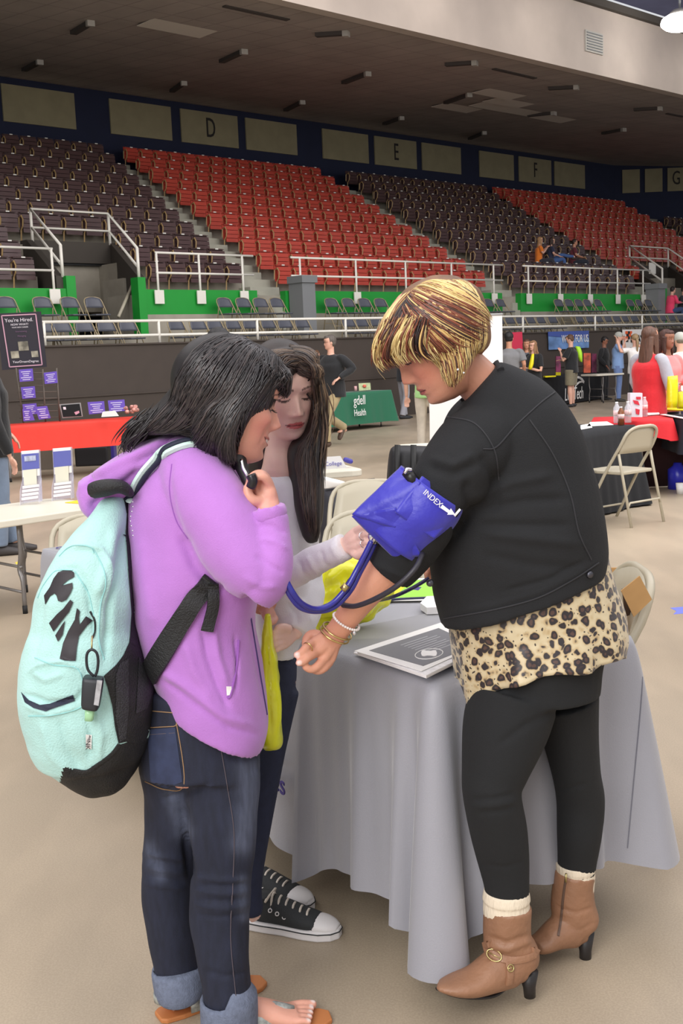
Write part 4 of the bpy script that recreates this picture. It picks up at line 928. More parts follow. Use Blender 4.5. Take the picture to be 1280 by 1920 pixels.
M_red = mat('red_tablecloth', (226, 58, 44), .7, var=.04, vscale=4, bump=.15, bscale=30); M_blackcloth = mat('black_tablecloth', (27, 28, 32), .9, bump=.2, bscale=40)
M_purple = mat('purple_card', (104, 80, 190), .5); M_wht = mat('white_paper', (240, 238, 236), .6); M_wtext = mat('white_print', (232, 228, 236), .6); M_scr = mat('black_screen', (16, 16, 22), .15); M_grey = mat('brushed_grey', (150, 150, 150), .4)
M_board = mat('dark_poster_board', (44, 42, 52), .7); M_pink = mat('pink_print_line', (206, 160, 180), .6); M_photo = mat('poster_photo_print', (150, 146, 130), .6, var=.6, vscale=9)
# ---- left red table, rack, poster
A = ground(-30, 803, .745); Bq = ground(290, 783, .745); rc = rect_from(A, Bq, .76)
folding_table(rc, .742, 'folding table under the bright red cloth at the left'); 
o = drape([(c[0], c[1]) for c in rc], .748, [.40, .42, .42, .42], 'tablecloth', M_red, flare=.02, amp=.01, nf=3, corner_amp=.02, seed=4); tag(o, 'bright red plastic cloth on the long table at the left', 'tablecloth')
YR = float((A[1]+Bq[1])/2)
YP = A[1]+1.0
e = empty('grid_display_rack', at(70, 900, YP), 'black wire grid display rack holding purple cards behind the red table', 'display rack')
m_ = MB()
for q in ((30, 690, 45, 800), (80, 692, 86, 800), (106, 690, 113, 800)): m_.tube([at(q[0], q[1], YP), at(q[2], q[3], YP)], .012, 6)
for k in range(9): y = 700+12*k; m_.tube([at(30+k, y, YP), at(108+k*.7, y-2, YP)], .006, 5)
m_.build('wire_grid', mat('dark_wire', (92, 84, 76), .5), e)
cl = mat('purple_card_text', (206, 200, 240), .6)
def card(q, Y, label, lines=5, name='information_card'):
    e = board(name, q, Y, M_purple, None, .006); tag(e, label, 'card')
    for k in range(lines):
        v0 = .18+.64*k/(lines-1); ins = (.15, .25, .3, .12, .22)[k % 5]; P = [at(x, y, Y) for x, y in q]; top = P[1]-P[0]; dn = P[3]-P[0]; n = nrm(np.cross(top, dn)); n = n if n[1] < 0 else -n
        c = P[0]+dn*v0+n*.003; mb = MB(); mb.quadbox([c+top*ins, c+top*(1-ins), c+top*(1-ins)+dn*.07, c+top*ins+dn*.07], n*.001); mb.build('print_line', cl, e, smooth=False)
card([(35, 693), (61, 691), (63, 714), (37, 716)], YP-.05, 'purple card at the top left of the wire rack')
card([(82, 699), (106, 696), (108, 718), (84, 720)], YP-.05, 'purple card at the top right of the wire rack')
card([(39, 726), (65, 724), (67, 746), (42, 748)], YP-.05, 'purple card in the middle of the wire rack')
card([(42, 758), (68, 756), (70, 776), (45, 779)], YP-.05, 'lowest purple card on the wire rack, behind the brochures')
YT = YR+.3
card([(42, 767), (57, 766), (65, 788), (44, 790)], YT-.2, 'pale purple brochure standing at the left end of the red table')
card([(65, 763), (88, 761), (95, 784), (73, 787)], YT-.15, 'pale purple brochure leaning beside the laptop on the red table')
card([(164, 754), (195, 752), (197, 774), (167, 777)], YT, 'purple sign card on the red table, left of the two')
card([(202, 751), (233, 749), (235, 770), (205, 774)], YT, 'purple sign card on the red table, right of the two')
e = board('laptop', [(111, 758), (151, 755), (155, 781), (117, 784)], YT, M_grey, None, .012); tag(e, 'black screen laptop facing us on the red table', 'laptop')
o = board('screen', [(114, 760), (149, 757), (153, 780), (118, 782)], YT-.008, M_scr, e, .004)
o = board('screen_icon', [(118, 763), (123, 763), (124, 768), (119, 768)], YT-.014, M_wtext, e, .002)
o = board('screen_icon', [(139, 773), (148, 770), (149, 774), (142, 778)], YT-.014, M_pink, e, .002)
o = board('paper_pad', [(192, 772), (215, 770), (222, 780), (190, 782)], YT-.25, M_wht, None, .03); tag(o, 'white pad of papers on the red table in front of the purple signs', 'paper pad')
P = at(248, 768, YT); m_ = MB()
for k in range(9): m_.ell(P+[random.uniform(-.1, .1), random.uniform(-.05, .05), random.uniform(-.03, .04)], (.035, .035, .03), 8, 6)
o = m_.build('candy_dish', mat('mixed_candy', (210, 150, 140), .4, var=.7, vscale=18)); tag(o, 'heap of wrapped candy at the right end of the red table', 'candy', kind='stuff')
Yq = YP+.2; Q = [(-6, 588), (76, 584), (87, 688), (4, 694)]
e = board('poster_board', Q, Yq, M_board, None, .03); tag(e, 'dark poster reading You are hired above the wire rack at the far left', 'poster')
Fq = [(3, 592), (67, 589), (79, 684), (18, 688)]
def strip(a, b, wpx, m, Y, nm='border_line'):
    a = np.array(a, float); b = np.array(b, float); d = (b-a)/np.hypot(*(b-a)); n = np.array([-d[1], d[0]])*wpx/2; mb = MB(); mb.quadbox([at(*(p), Y) for p in (a-n, b-n, b+n, a+n)], (0, -.003, 0)); return mb.build(nm, m, e, smooth=False)
for i in range(4): strip(Fq[i], Fq[(i+1) % 4], 2.0, M_pink, Yq-.004)
def in_q(u, v): a = np.array(Fq[0])*(1-u)+np.array(Fq[1])*u; b = np.array(Fq[3])*(1-u)+np.array(Fq[2])*u; return tuple(a*(1-v)+b*v)
for body, v, sz in (('You\'re Hired.', .10, .10), ('NOW WHAT?', .185, .055), ('YOUR NEW CAREER', .24, .035)): btext(body, Fq, Yq, M_wtext, e, (0.02, .95), v, sz)
for body, v in (('Interviewing', .32), ('Managing', .41)): btext(body, Fq, Yq, mat('mauve_print', (120, 90, 120), .6), e, (.05, .95), v, .045)
for u0, u1, v0, v1 in ((.36, .66, .52, .70), (.1, .34, .70, .84), (.72, .92, .72, .84)):
    mb = MB(); mb.quadbox([at(*in_q(u, v), Yq-.004) for u, v in ((u0, v0), (u1, v0), (u1, v1), (u0, v1))], (0, -.003, 0)); mb.build('photo_print', M_photo, e, smooth=False)
btext('YourDreamDegree', Fq, Yq, M_wtext, e, (.05, .95), .91, .065)
# things under the red table
P = ground(176, 872); m_ = MB(); m_.box(P+[0, 0, .14], (.5, .3, .28)); o = organic(m_, 'duffel_bag', mat('black_nylon', (26, 26, 30), .6), None, .02, 6); tag(o, 'black duffel bag on the floor under the red table', 'bag')
P = ground(200, 866); m_ = MB(); m_.box(P+[.05, .1, .17], (.16, .2, .34)); o = m_.build('storage_box', mat('indigo_plastic', (62, 50, 130), .4), smooth=False, bevel=.01); tag(o, 'dark blue box beside the black duffel under the red table', 'box')
P = ground(70, 880); m_ = MB(); m_.box(P+[0, 0, .16], (.6, .3, .32)); o = m_.build('carton', mat('grey_carton', (120, 112, 100), .8), smooth=False); tag(o, 'grey carton on the floor under the left part of the red table', 'box')
# ---- white folding table with brochure holders
tw = .605
A = ground(-40, 983, tw); Bq = ground(215, 946, tw); rc = rect_from(A, Bq, .76)
folding_table(rc, tw, 'off white plastic folding table with two brochure holders at the left', inset=.30)
def holder(x0, x1, y0, y1, label, Y, blank):
    q = [(x0, y0), (x1, y0-3), (x1+4, y1-5), (x0+5, y1)]
    e = empty('brochure_holder', at((x0+x1)/2, y1, Y), label, 'brochure holder')
    P = [at(x, y, Y) for x, y in q]; mb = MB(); mb.quadbox(P, (0, .004, 0)); mb.build('clear_back', mat('clear_acrylic', (214, 214, 236), .1, alpha=.35), e, smooth=False)
    mb = MB()
    for s_ in ((0, 3), (1, 2)):
        a, b = P[s_[0]]*.45+P[s_[1]]*.55, P[s_[1]]; mb.quadbox([a, b, b+[0, -.09, 0], a*.6+b*.4+[0, -.07, 0]], (.003, 0, 0))
    mb.build('clear_side', _mats['clear_acrylic'], e, smooth=False)
    def sub(nm, u0, u1, v0, v1, m, dy, th=.004):
        g = lambda u, v: (P[0]*(1-u)+P[1]*u)*(1-v)+(P[3]*(1-u)+P[2]*u)*v
        mb = MB(); mb.quadbox([g(u0, v0), g(u1, v0), g(u1, v1), g(u0, v1)]+np.array([0, dy, 0]), (0, -th, 0)); return mb.build(nm, m, e, smooth=False)
    sub('brochure', .05, .95, .0, .5, M_wht, -.004); sub('brochure_cover', .05, .95, .06, .36, mat('blue_violet_print', (92, 98, 176), .5), -.009)
    sub('cover_panel', .2, .8, .1, .2, mat('pale_map_print', (170, 176, 200), .6, var=.4, vscale=40), -.014) if blank else None
    sub('brochure', .12, .80, .36, .66, mat('cream_paper', (224, 222, 206), .7), -.016)
    for k in range(4): sub('brochure_edge', .06, .94, .66+.07*k, .71+.07*k, M_wht, -.03-.012*k)
    return e
Yh = float(ground(57, 944, tw)[1])
holder(39, 75, 846, 944, 'clear holder of folded brochures with a map picture, left one', Yh, True)
holder(98, 135, 841, 938, 'clear holder of folded brochures with a plain blue top, right one', float(ground(118, 936, tw)[1]), False)
P = [ground(x, y, tw+.001) for x, y in ((122, 943), (150, 938), (190, 940), (172, 946))]; m_ = MB(); m_.quadbox(P, (0, 0, .004)); o = m_.build('envelope', mat('yellow_paper', (238, 208, 40), .6), smooth=False); tag(o, 'yellow envelope lying on the white folding table', 'envelope')
# ---- green table
M_gcl = mat('dark_green_cloth', (30, 104, 74), .8, bump=.15, bscale=30, sheen=.2)
A = ground(545, 746, .745); Bq = ground(735, 731, .745); rc = rect_from(A, Bq, .76); folding_table(rc, .742, 'folding table under the dark green cloth')
o = drape([(c[0], c[1]) for c in rc], .748, [.12, .1, .1, .1], 'tablecloth', M_gcl, flare=.06, amp=.02, nf=2, corner_amp=.07, seed=8); tag(o, 'dark green tablecloth with white lettering behind the walking man', 'tablecloth')
Yg = A[1]+(Bq[1]-A[1])*.8
dd = nrm(np.array([Bq[0]-A[0], Bq[1]-A[1], 0])); nn_ = np.array([dd[1], -dd[0], 0]);
def gpt(x, y, off=.10):  # point on the green front plane
    r = ray(x, y); a0 = np.array([A[0], A[1], 0])+nn_*off; t = ((a0-CP) @ nn_)/(r @ nn_); return CP+t*r
for body, x, y, sz in (('gdell', 674, 751, .27), ('Health', 675, 774, .19)): text('lettering', body, sz, frame(gpt(x, y, .13), dd, Z_), M_wht, o, .003, sx=.72)
P = [ground(x, y, .75) for x, y in ((586, 742), (610, 740), (612, 737), (590, 738))]; m_ = MB(); m_.quadbox(P, (0, 0, .02)); o = m_.build('paper_sheets', M_wht, smooth=False); tag(o, 'white papers at the left end of the green table', 'papers')
e = board('gift_box', [(672, 719), (694, 718), (695, 731), (673, 733)], Yg+.25, mat('pale_green_carton', (196, 206, 160), .6, var=.25, vscale=14), None, .2); tag(e, 'pale green and pink patterned box on the green table', 'box')
m_ = MB(); m_.ell(at(683, 724, Yg+.24), (.04, .02, .035), 10, 8); m_.build('bow', mat('coral_print', (222, 110, 90), .6), e)
P = at(666.5, 733, Yg+.2); m_ = MB(); m_.cyl(P, P+[0, 0, .1], .03); o = m_.build('cup', mat('pink_plastic', (220, 170, 170), .4)); tag(o, 'small pink cup beside the patterned box on the green table', 'cup')
# ---- white banner
e = board('roll_up_banner', [(803, 597), (941, 590), (945, 853), (806, 862)], 15.4, mat('white_banner_vinyl', (232, 228, 226), .5), None, .01); tag(e, 'tall plain white roll-up banner behind the blonde woman', 'banner')
P0 = at(800, 866, 15.4); P1 = at(950, 858, 15.4); m_ = MB(); m_.tube([P0+[0, 0, 0], P1+[0, 0, 0]], .05, 10); m_.build('base_cassette', M_grey, e); m_ = MB(); m_.tube([at(803, 595, 15.4), at(942, 589, 15.4)], .015, 8); m_.build('top_rail', M_grey, e)
# ---- Cisco College table, bag, case
A = ground(430, 899, .74); Bq = ground(684, 880, .74); rc = rect_from(A, Bq, .62); folding_table(rc, .74, 'off white folding table with a name sign behind the long haired girl', name='folding_table')
M_vio = mat('violet_print', (120, 116, 190), .6)
q = [(560, 860), (638, 855), (650, 877), (566, 884)]
e = board('name_sign', q, A[1]+.15, M_wht, None, .003); tag(e, 'white folded name sign with violet lettering on the small white table', 'sign'); btext('Cisco College', q, A[1]+.15, M_vio, e, (.28, .95), .55, .42)
m_ = MB(); 
for k in range(5): m_.ell(at(648+k*2.2, 862+k*.8, A[1]+.45), (.02, .02, .018), 8, 6)
o = organic(m_, 'bow', mat('indigo_ribbon', (60, 56, 150), .5), None, .006, 1); tag(o, 'small dark blue bow at the end of the table with the name sign', 'bow')
m_ = MB(); spans(m_, [(588, 918, 705, 898, 6.9, .12), (592, 940, 700, 925, 6.9, .15), (598, 1000, 692, 990, 6.9, .15), (604, 1050, 690, 1045, 6.9, .14), (610, 1100, 686, 1100, 6.9, .12), (612, 1136, 684, 1136, 6.9, .12)]); o = organic(m_, 'tote_bag', mat('black_nylon_tote', (46, 46, 54), .55, bump=.5, bscale=14), None, .014, 3); wrinkle(o, 8, .02); tag(o, 'large open black tote bag behind the beige folding chairs', 'bag')
m_ = MB(); spans(m_, [(600, 897, 605, 893, 6.8, .03), (601, 905, 648, 904, 6.8, .03), (604, 917, 640, 912, 6.8, .02)]); o = organic(m_, 'tissue_paper', M_wht, None, .008, 2); tag(o, 'crumpled white paper sticking out of the black tote bag', 'paper')
e = empty('rolling_case', ground(765, 1000), 'tall black rolling case behind the blue blood pressure cuff', 'case')
m_ = MB(); spans(m_, [(740, 836, 812, 838, 7.0, .08), (730, 850, 822, 852, 7.0, .14), (724, 920, 824, 925, 7.0, .15), (722, 1060, 822, 1070, 7.0, .15), (726, 1092, 818, 1098, 7.0, .13)], ex=4); organic(m_, 'case_body', mat('black_case_fabric', (30, 30, 34), .6), e, .012, 4)
for x in (745, 775): m_ = MB(); m_.tube([at(x, 834, 6.83), at(x-2, 940, 6.80)], .02, 6); m_.build('strap', M_black, e)
A2 = ground(760, 842, .745); B2 = ground(840, 838, .745); rc = rect_from(A2, B2, .5); folding_table(rc, .745, 'small white table top showing behind the black rolling case')
# ---- beige folding chairs near the main table
BC = folding_chair(M_beige, M_beige, 10); first = True
def bchair(P, az, label):
    global first
    o = put_chair(BC, P, az, label, None, first); first = False; return o
def chair_at(xc, ytop, Y, az, label):  # place so the back top centre (local y -.245, z .83) is at the pixel
    P = ground(xc, ytop, .83); c, s_ = math.cos(az), math.sin(az); off = np.array([-(-.245)*s_, (-.245)*c, 0]); return bchair((P[0]-off[0], P[1]-off[1], 0), az, label)
chair_at(700, 955, 4.75, R(180-8), 'beige steel folding chair nearest behind the main table, by the blue cuff')
chair_at(692, 899, 6.0, R(180-4), 'beige steel folding chair behind the nearer one, its back against the black tote bag')
chair_at(178, 962, 5.2, R(180+20), 'beige steel folding chair behind the far left end of the grey clothed table')
Pn = ground(1240, 1108, .80); bchair((Pn[0]-.245, Pn[1]+.215, 0), R(90), 'beige steel folding chair holding the cardboard box at the right of the table')
a = ground(1177, 991); b = ground(1250, 977); cx = (a+b)/2; rv = nrm(b-a); az = math.atan2(rv[1], rv[0])
az_ = az; c, s_ = math.cos(az_), math.sin(az_); off = np.array([.27*s_, -.27*c, 0])
bchair((cx-off)*[1, 1, 0], az_, 'beige steel folding chair standing alone in front of the black clothed table')
# cardboard box on the chair
M_card = mat('corrugated_cardboard', (190, 148, 96), .85, var=.06, vscale=20)
e = empty('cardboard_box', at(1150, 1150, 3.3), 'open cardboard box with raised flaps on the chair behind the table', 'box')
m_ = MB(); P = at(1120, 1150, 3.35); m_.box((P[0]-.10, Pn[1]+.215, .60), (.28, .30, .28)); m_.build('carton_body', M_card, e, smooth=False)
for q, Yc, nm in (([(1120, 1064), (1170, 1065), (1169, 1106), (1120, 1106)], 3.62, 'flap'), ([(1164, 1108), (1199, 1080), (1222, 1124), (1188, 1157)], 3.12, 'flap')):
    board(nm, q, Yc, M_card, e, .006)
board('flap', [(1166, 1104), (1188, 1140), (1191, 1150), (1172, 1156)], 3.3, mat('shaded_cardboard_inside', (70, 52, 40), .9), e, .006)  # shade inside the open box, put into a darker cardboard colour
e = sbox_tmp = None
# ---- eagle logo table
A = ground(1005, 767, 0); Bq = ground(1129, 748, 0); rc = rect_from(A, Bq, .76); folding_table(rc, .742, 'folding table under the black cloth with the eagle logo')
o = drape([(c[0], c[1]) for c in rc], .748, [.03, .03, .03, .03], 'tablecloth', M_blackcloth, flare=.04, amp=.015, nf=2, corner_amp=.05, seed=9); tag(o, 'black tablecloth with a white eagle head logo', 'tablecloth')
dd = nrm(np.array([Bq[0]-A[0], Bq[1]-A[1], 0])); nn_ = np.array([dd[1], -dd[0], 0])
A_save = A.copy()
def gpt2(x, y, off=.11): r = ray(x, y); a0 = np.array([A_save[0], A_save[1], 0])+nn_*off; t = ((a0-CP) @ nn_)/(r @ nn_); return CP+t*r
text('lettering', 'LUBTech', .46, frame(gpt2(1076, 739), dd, Z_), M_wht, o, .003, sx=.74, shear=.15)
eag = [(1077, 706), (1084, 705), (1091, 709), (1095, 715), (1094, 719), (1091, 717), (1086, 718), (1080, 723), (1077, 728), (1079, 720), (1085, 715), (1090, 714), (1086, 710), (1080, 709), (1076, 711)]
m_ = MB(); m_.quadbox([gpt2(x, y) for x, y in eag], nn_*.006); m_.build('eagle_logo', M_wht, o, smooth=False)
def sbox(name, x0, x1, y0, y1, Y, m, label, cat, d=.08):
    o = board(name, [(x0, y0), (x1, y0), (x1, y1), (x0, y1)], Y, m, None, d); tag(o, label, cat); return o
Yt = A[1]+.4
M_fire = mat('orange_red_print', (214, 92, 60), .5, var=.6, vscale=6); M_vio2 = mat('magenta_dark_print', (120, 40, 80), .5, var=.8, vscale=6)
sbox('display_banner', 1094, 1107, 662, 699, 30.9, M_fire, 'small orange and red printed display behind the eagle logo table', 'display')
sbox('display_banner', 1109, 1118, 663, 699, 31.2, M_vio2, 'small dark magenta printed display right of the orange one', 'display')
sbox('display_banner', 1042, 1051, 668, 699, 29.6, M_vio2, 'small purple printed display behind the black shirted man', 'display')
P = [at(x, 703.5, A[1]+.45) for x in (1019, 1042)]; P = [np.array([p_[0], p_[1]+d_, .752]) for p_, d_ in ((P[0], -.2), (P[1], .0), (P[1], .3), (P[0], .1))]; m_ = MB(); m_.quadbox(P, (0, 0, .03)); o = m_.build('flyers', mat('yellow_flyer', (240, 226, 30), .6), smooth=False); tag(o, 'yellow flyers on the left part of the eagle logo table', 'flyers')
sbox('gift_bag', 1042, 1051, 698, 704, float(A[1])+.9, _mats['yellow_flyer'], 'small yellow bag on the eagle logo table beside the man in shorts', 'bag')
m_ = MB(); spans(m_, [(1078, 649, 1087, 650, 29.1, .08), (1080, 660, 1091, 662, 29.1, .1), (1086, 678, 1091, 679, 29.1, .08)], 14, 2); o = m_.build('drawstring_bag', mat('lime_nylon', (190, 250, 60), .5)); tag(o, 'bright lime bag slung on the back of the man in khaki shorts', 'bag')
m_ = MB(); spans(m_, [(996, 664, 1001, 663, 24.7, .05), (992, 680, 1000, 682, 24.7, .08), (990, 692, 996, 693, 24.7, .07)], 12, 2); o = m_.build('plastic_bag', mat('yellow_plastic_bag_far', (244, 226, 30), .4)); tag(o, 'yellow bag held by the woman with glasses', 'bag')
# white table beyond
A3 = ground(1120, 702, .745); B3 = ground(1172, 699, .745); rc = rect_from(A3, B3, .7); folding_table(rc, .745, 'white folding table right of the eagle logo table', inset=.25)
# ---- wall hangings
def hang(name, q, m, label, cat, d=18.94):
    P = [hitd(x, y, d) for x, y in q]; mb = MB(); mb.quadbox(P, -V_*.012); o = mb.build(name, m, smooth=False); tag(o, label, cat); return o, P
o, P = hang('pink_cloth', [(950, 624), (978, 622), (980, 664), (952, 668)], mat('pink_red_cloth', (226, 60, 90), .8, bump=.3, bscale=3), 'pink red cloth hung on the brown wall right of the white banner', 'cloth')
o, P = hang('poster', [(1027, 622), (1103, 620), (1103, 652), (1028, 656)], mat('blue_poster_print', (104, 140, 192), .5, var=.5, vscale=2.2), 'blue poster on the brown wall reading work for us', 'poster')
text('lettering', 'WORK FOR US.', .30, frame(P[0]*.36+P[1]*.64-Z_*.22-V_*.04, nrm(P[1]-P[0]), Z_), M_wht, o, .003, sx=.62)
mb = MB(); mb.quadbox([hitd(x, y, 18.92) for x, y in ((1027, 622), (1103, 620), (1103, 633), (1060, 633), (1027, 630))], -V_*.01); mb.build('header_band', mat('deep_blue_print', (62, 84, 160), .5), o, smooth=False)
o, P = hang('poster', [(1166, 618), (1229, 617), (1229, 650), (1167, 652)], mat('white_poster_print', (236, 232, 228), .6), 'white poster with an orange and black emblem on the brown wall', 'poster')
mb = MB(); mb.quadbox([hitd(x, y, 18.92) for x, y in ((1182, 629), (1229, 628), (1229, 641), (1182, 642))], -V_*.01); mb.build('header_band', M_black, o, smooth=False)
c = hitd(1182.5, 636, 18.86); text('lettering', 'WESTERN', .44, frame(c, U_, Z_), M_wht, o, .003, align='LEFT', sx=.62, shear=.2)
for k, (dx, dy, mm) in enumerate(((0, 0, 'o'), (4, 0, 'k'), (8, 0, 'o'), (2, 5, 'k'), (6, 5, 'o'), (0, 10, 'o'), (4, 10, 'k'), (1, 15, 'k'))):
    x, y = 1172+dx, 621+dy; mb = MB(); mb.quadbox([hitd(a_, b_, 18.92) for a_, b_ in ((x, y), (x+4, y), (x+4, y+5), (x, y+5))], -V_*.012); mb.build('emblem_block', mat('orange_print', (236, 96, 40), .6) if mm == 'o' else M_black, o, smooth=False)
# ---- black clothed table near right with bottles
A = ground(1040, 822, .745); Bq = ground(1194, 797, .745); rc = rect_from(A, Bq, .76); folding_table(rc, .742, 'folding table under the plain black cloth at the right')
o = drape([(c[0], c[1]) for c in rc], .748, [.02, .02, .02, .02], 'tablecloth', M_blackcloth, flare=.05, amp=.025, nf=4, corner_amp=.06, seed=10); tag(o, 'plain black tablecloth hanging to the floor behind the lone beige chair', 'tablecloth')
for q, lab in (([(1088, 806), (1110, 802), (1105, 795), (1088, 798)], 'white sheet of paper at the left of the black clothed table'), ([(1100, 800), (1150, 797), (1138, 791), (1106, 792)], 'white sheets of paper in the middle of the black clothed table')):
    P = [ground(x, y, .752) for x, y in q]; m_ = MB(); m_.quadbox(P, (0, 0, .004)); o = m_.build('paper_sheets', M_wht, smooth=False); tag(o, lab, 'papers')
M_bot = mat('clear_water_bottle', (226, 228, 236), .08, alpha=.45); M_cap = mat('white_bottle_cap', (238, 238, 240), .4); M_blab = mat('red_white_bottle_label', (228, 190, 190), .5, var=.25, vscale=50)
def bottle(P, label, hgt=.2, r=.032, body=None):
    e = empty('water_bottle', P, label, 'bottle'); P = np.asarray(P); m_ = MB()
    m_.tube([P, P+[0, 0, hgt*.72], P+[0, 0, hgt*.86], P+[0, 0, hgt*.94]], [r, r, r*.5, r*.4], 14); m_.build('bottle_body', body or M_bot, e)
    m_ = MB(); m_.cyl(P+[0, 0, hgt*.93], P+[0, 0, hgt], r*.45); m_.build('cap', M_cap, e); m_ = MB(); m_.cyl(P+[0, 0, hgt*.35], P+[0, 0, hgt*.6], r*1.03, seg=14); m_.build('label_band', M_blab, e)
bottle(ground(1156, 793, .752), 'clear water bottle at the left of the group on the black cloth', .2); bottle(ground(1177, 792, .752), 'clear water bottle in front of the white gift bag', .2)
bottle(ground(1164, 797, .752), 'brown capped bottle between the two clear water bottles', .17, .03, mat('brown_glass', (140, 84, 50), .2, alpha=.8))
# red table behind
A = ground(1118, 788, .745); Bq = ground(1290, 790, .745); A = np.array([at(1116, 783, 11.0)[0], 11.2, 0]); Bq = np.array([at(1268, 790, 10.9)[0], 11.0, 0]); rc = rect_from(A, Bq, .76)
folding_table(rc, .742, 'folding table under the red cloth at the right')
o = drape([(c[0], c[1]) for c in rc], .748, [.60, .5, .5, .6], 'tablecloth', mat('crimson_tablecloth', (214, 34, 44), .75, bump=.15, bscale=30), flare=.02, amp=.008, nf=2, corner_amp=.02, seed=11); tag(o, 'short crimson cloth on the table behind the bottles', 'tablecloth')
m_ = MB(); m_.quadbox([(A[0]+.85, A[1]+.02, .60), (A[0]+1.05, A[1]-.03, .60), (A[0]+1.08, A[1]-.06, .49), (A[0]+.86, A[1]-.02, .5)], (0, .01, 0)); 
a4 = np.array([Bq[0]+.07, 10.9, 0]); b4 = a4+[1.6, -.1, 0]; rc = rect_from(a4, b4, .8); folding_table(rc, .746, 'folding table under the black cloth with a white border at the right edge')
o = drape([(c[0], c[1]) for c in rc], .756, [.42, .42, .42, .42], 'tablecloth', mat('navy_black_cloth', (30, 32, 44), .8), flare=.02, amp=.01, nf=2, corner_amp=.02, seed=12); tag(o, 'dark cloth with a white border on the table at the right picture edge', 'tablecloth')
m_ = MB(); x0, y0 = rc[0]; m_.box((x0+.05, y0-.045, .60), (.05, .01, .36)); m_.box((x0+.8, y0-.05, .435), (1.5, .01, .04)); m_.box((x0+.02, y0+.4, .762), (.05, .76, .006)); m_.build('white_border', M_wht, o, smooth=False)
e = sbox('gift_bag', 1181, 1204, 737, 782, 10.95, mat('white_bag_paper', (226, 218, 228), .5), 'white paper gift bag with a red pattern on the crimson table', 'bag', .1)
for q in ([(1186, 750), (1196, 752), (1199, 760), (1189, 757)], [(1191, 766), (1199, 768), (1198, 778), (1192, 776)], [(1192, 744), (1201, 744), (1201, 749), (1193, 749)]): board('red_pattern', q, 10.94, mat('red_print', (208, 40, 60), .6), e, .004)
bottle(ground(1208, 781, .752), 'clear water bottle standing right of the white gift bag', .2)
P = [ground(x, y, .756) for x, y in ((1212, 779), (1236, 777), (1232, 771), (1212, 772))]; m_ = MB(); m_.quadbox(P, (0, 0, .01)); o = m_.build('paper_sheets', M_wht, smooth=False); tag(o, 'white papers on the crimson table in front of the red jacket', 'papers')
P = [ground(x, y, .766) for x, y in ((1238, 769), (1284, 771), (1284, 764), (1244, 764))]; m_ = MB(); m_.quadbox(P, (0, 0, .01)); o = m_.build('flyers', _mats['yellow_flyer'], smooth=False); tag(o, 'yellow flyers on the dark bordered cloth', 'flyers')
M_ybag = mat('yellow_plastic_bag', (222, 216, 20), .3, bump=.5, bscale=12)
m_ = MB(); spans(m_, [(1251, 706, 1270, 704, 11.45, .02), (1250, 730, 1270, 728, 11.45, .05), (1249, 764, 1268, 764, 11.45, .06)], 16, 3, 3); o = m_.build('plastic_bag', M_ybag); tag(o, 'yellow plastic bag held up between the girls in red and pink jackets', 'bag')
m_ = MB(); spans(m_, [(1271, 735, 1290, 733, 11.9, .03), (1268, 750, 1292, 748, 11.9, .06), (1270, 766, 1292, 766, 11.9, .06)], 16, 3, 3); o = m_.build('plastic_bag', M_ybag); tag(o, 'yellow plastic bag cut by the right picture edge', 'bag')
# dark sheet coloured as the shade under the table, and the jug
m_ = MB(); P = ground(1272, 921); m_.tube([P+[0.05, .2, 0], P+[.05, .2, .2], P+[.05, .2, .24], P+[.05, .2, .27]], [.1, .1, .05, .04], 16); o = m_.build('water_jug', mat('translucent_blue_jug', (46, 50, 190), .3)); tag(o, 'blue plastic water jug on the floor at the right edge', 'jug')
m_ = MB(); P = ground(1275, 926); m_.tube([P, P+[0, 0, .11]], [.035, .045], 14); o = m_.build('paper_cup', M_wht); tag(o, 'white paper cup on the floor in front of the blue jug', 'cup')
m_ = MB(); a = at(1236, 800, 11.6); m_.box((a[0]+.55, 11.75, .33), (1.9, .02, .64)); o = m_.build('under_table_shade', mat('maroon_shade_colour', (48, 20, 24), .9)); tag(o, 'dark maroon sheet standing in for the shade under the crimson table', 'cloth')
# tape marks
for q, c, lab in (([(1256, 1140), (1280, 1138), (1284, 1150), (1262, 1152), (1268, 1146)], (110, 120, 220), 'blue tape mark on the floor at the right edge'), ([(28, 1055), (36, 1052), (37, 1059), (31, 1058)], (232, 206, 70), 'yellow tape scrap on the floor behind the white table leg')):
    P = [ground(x, y, .0) for x, y in q]; m_ = MB(); m_.quadbox(P, (0, 0, .001)); o = m_.build('floor_tape', mat('tape_%d' % c[0], c, .6), smooth=False); tag(o, lab, 'tape')
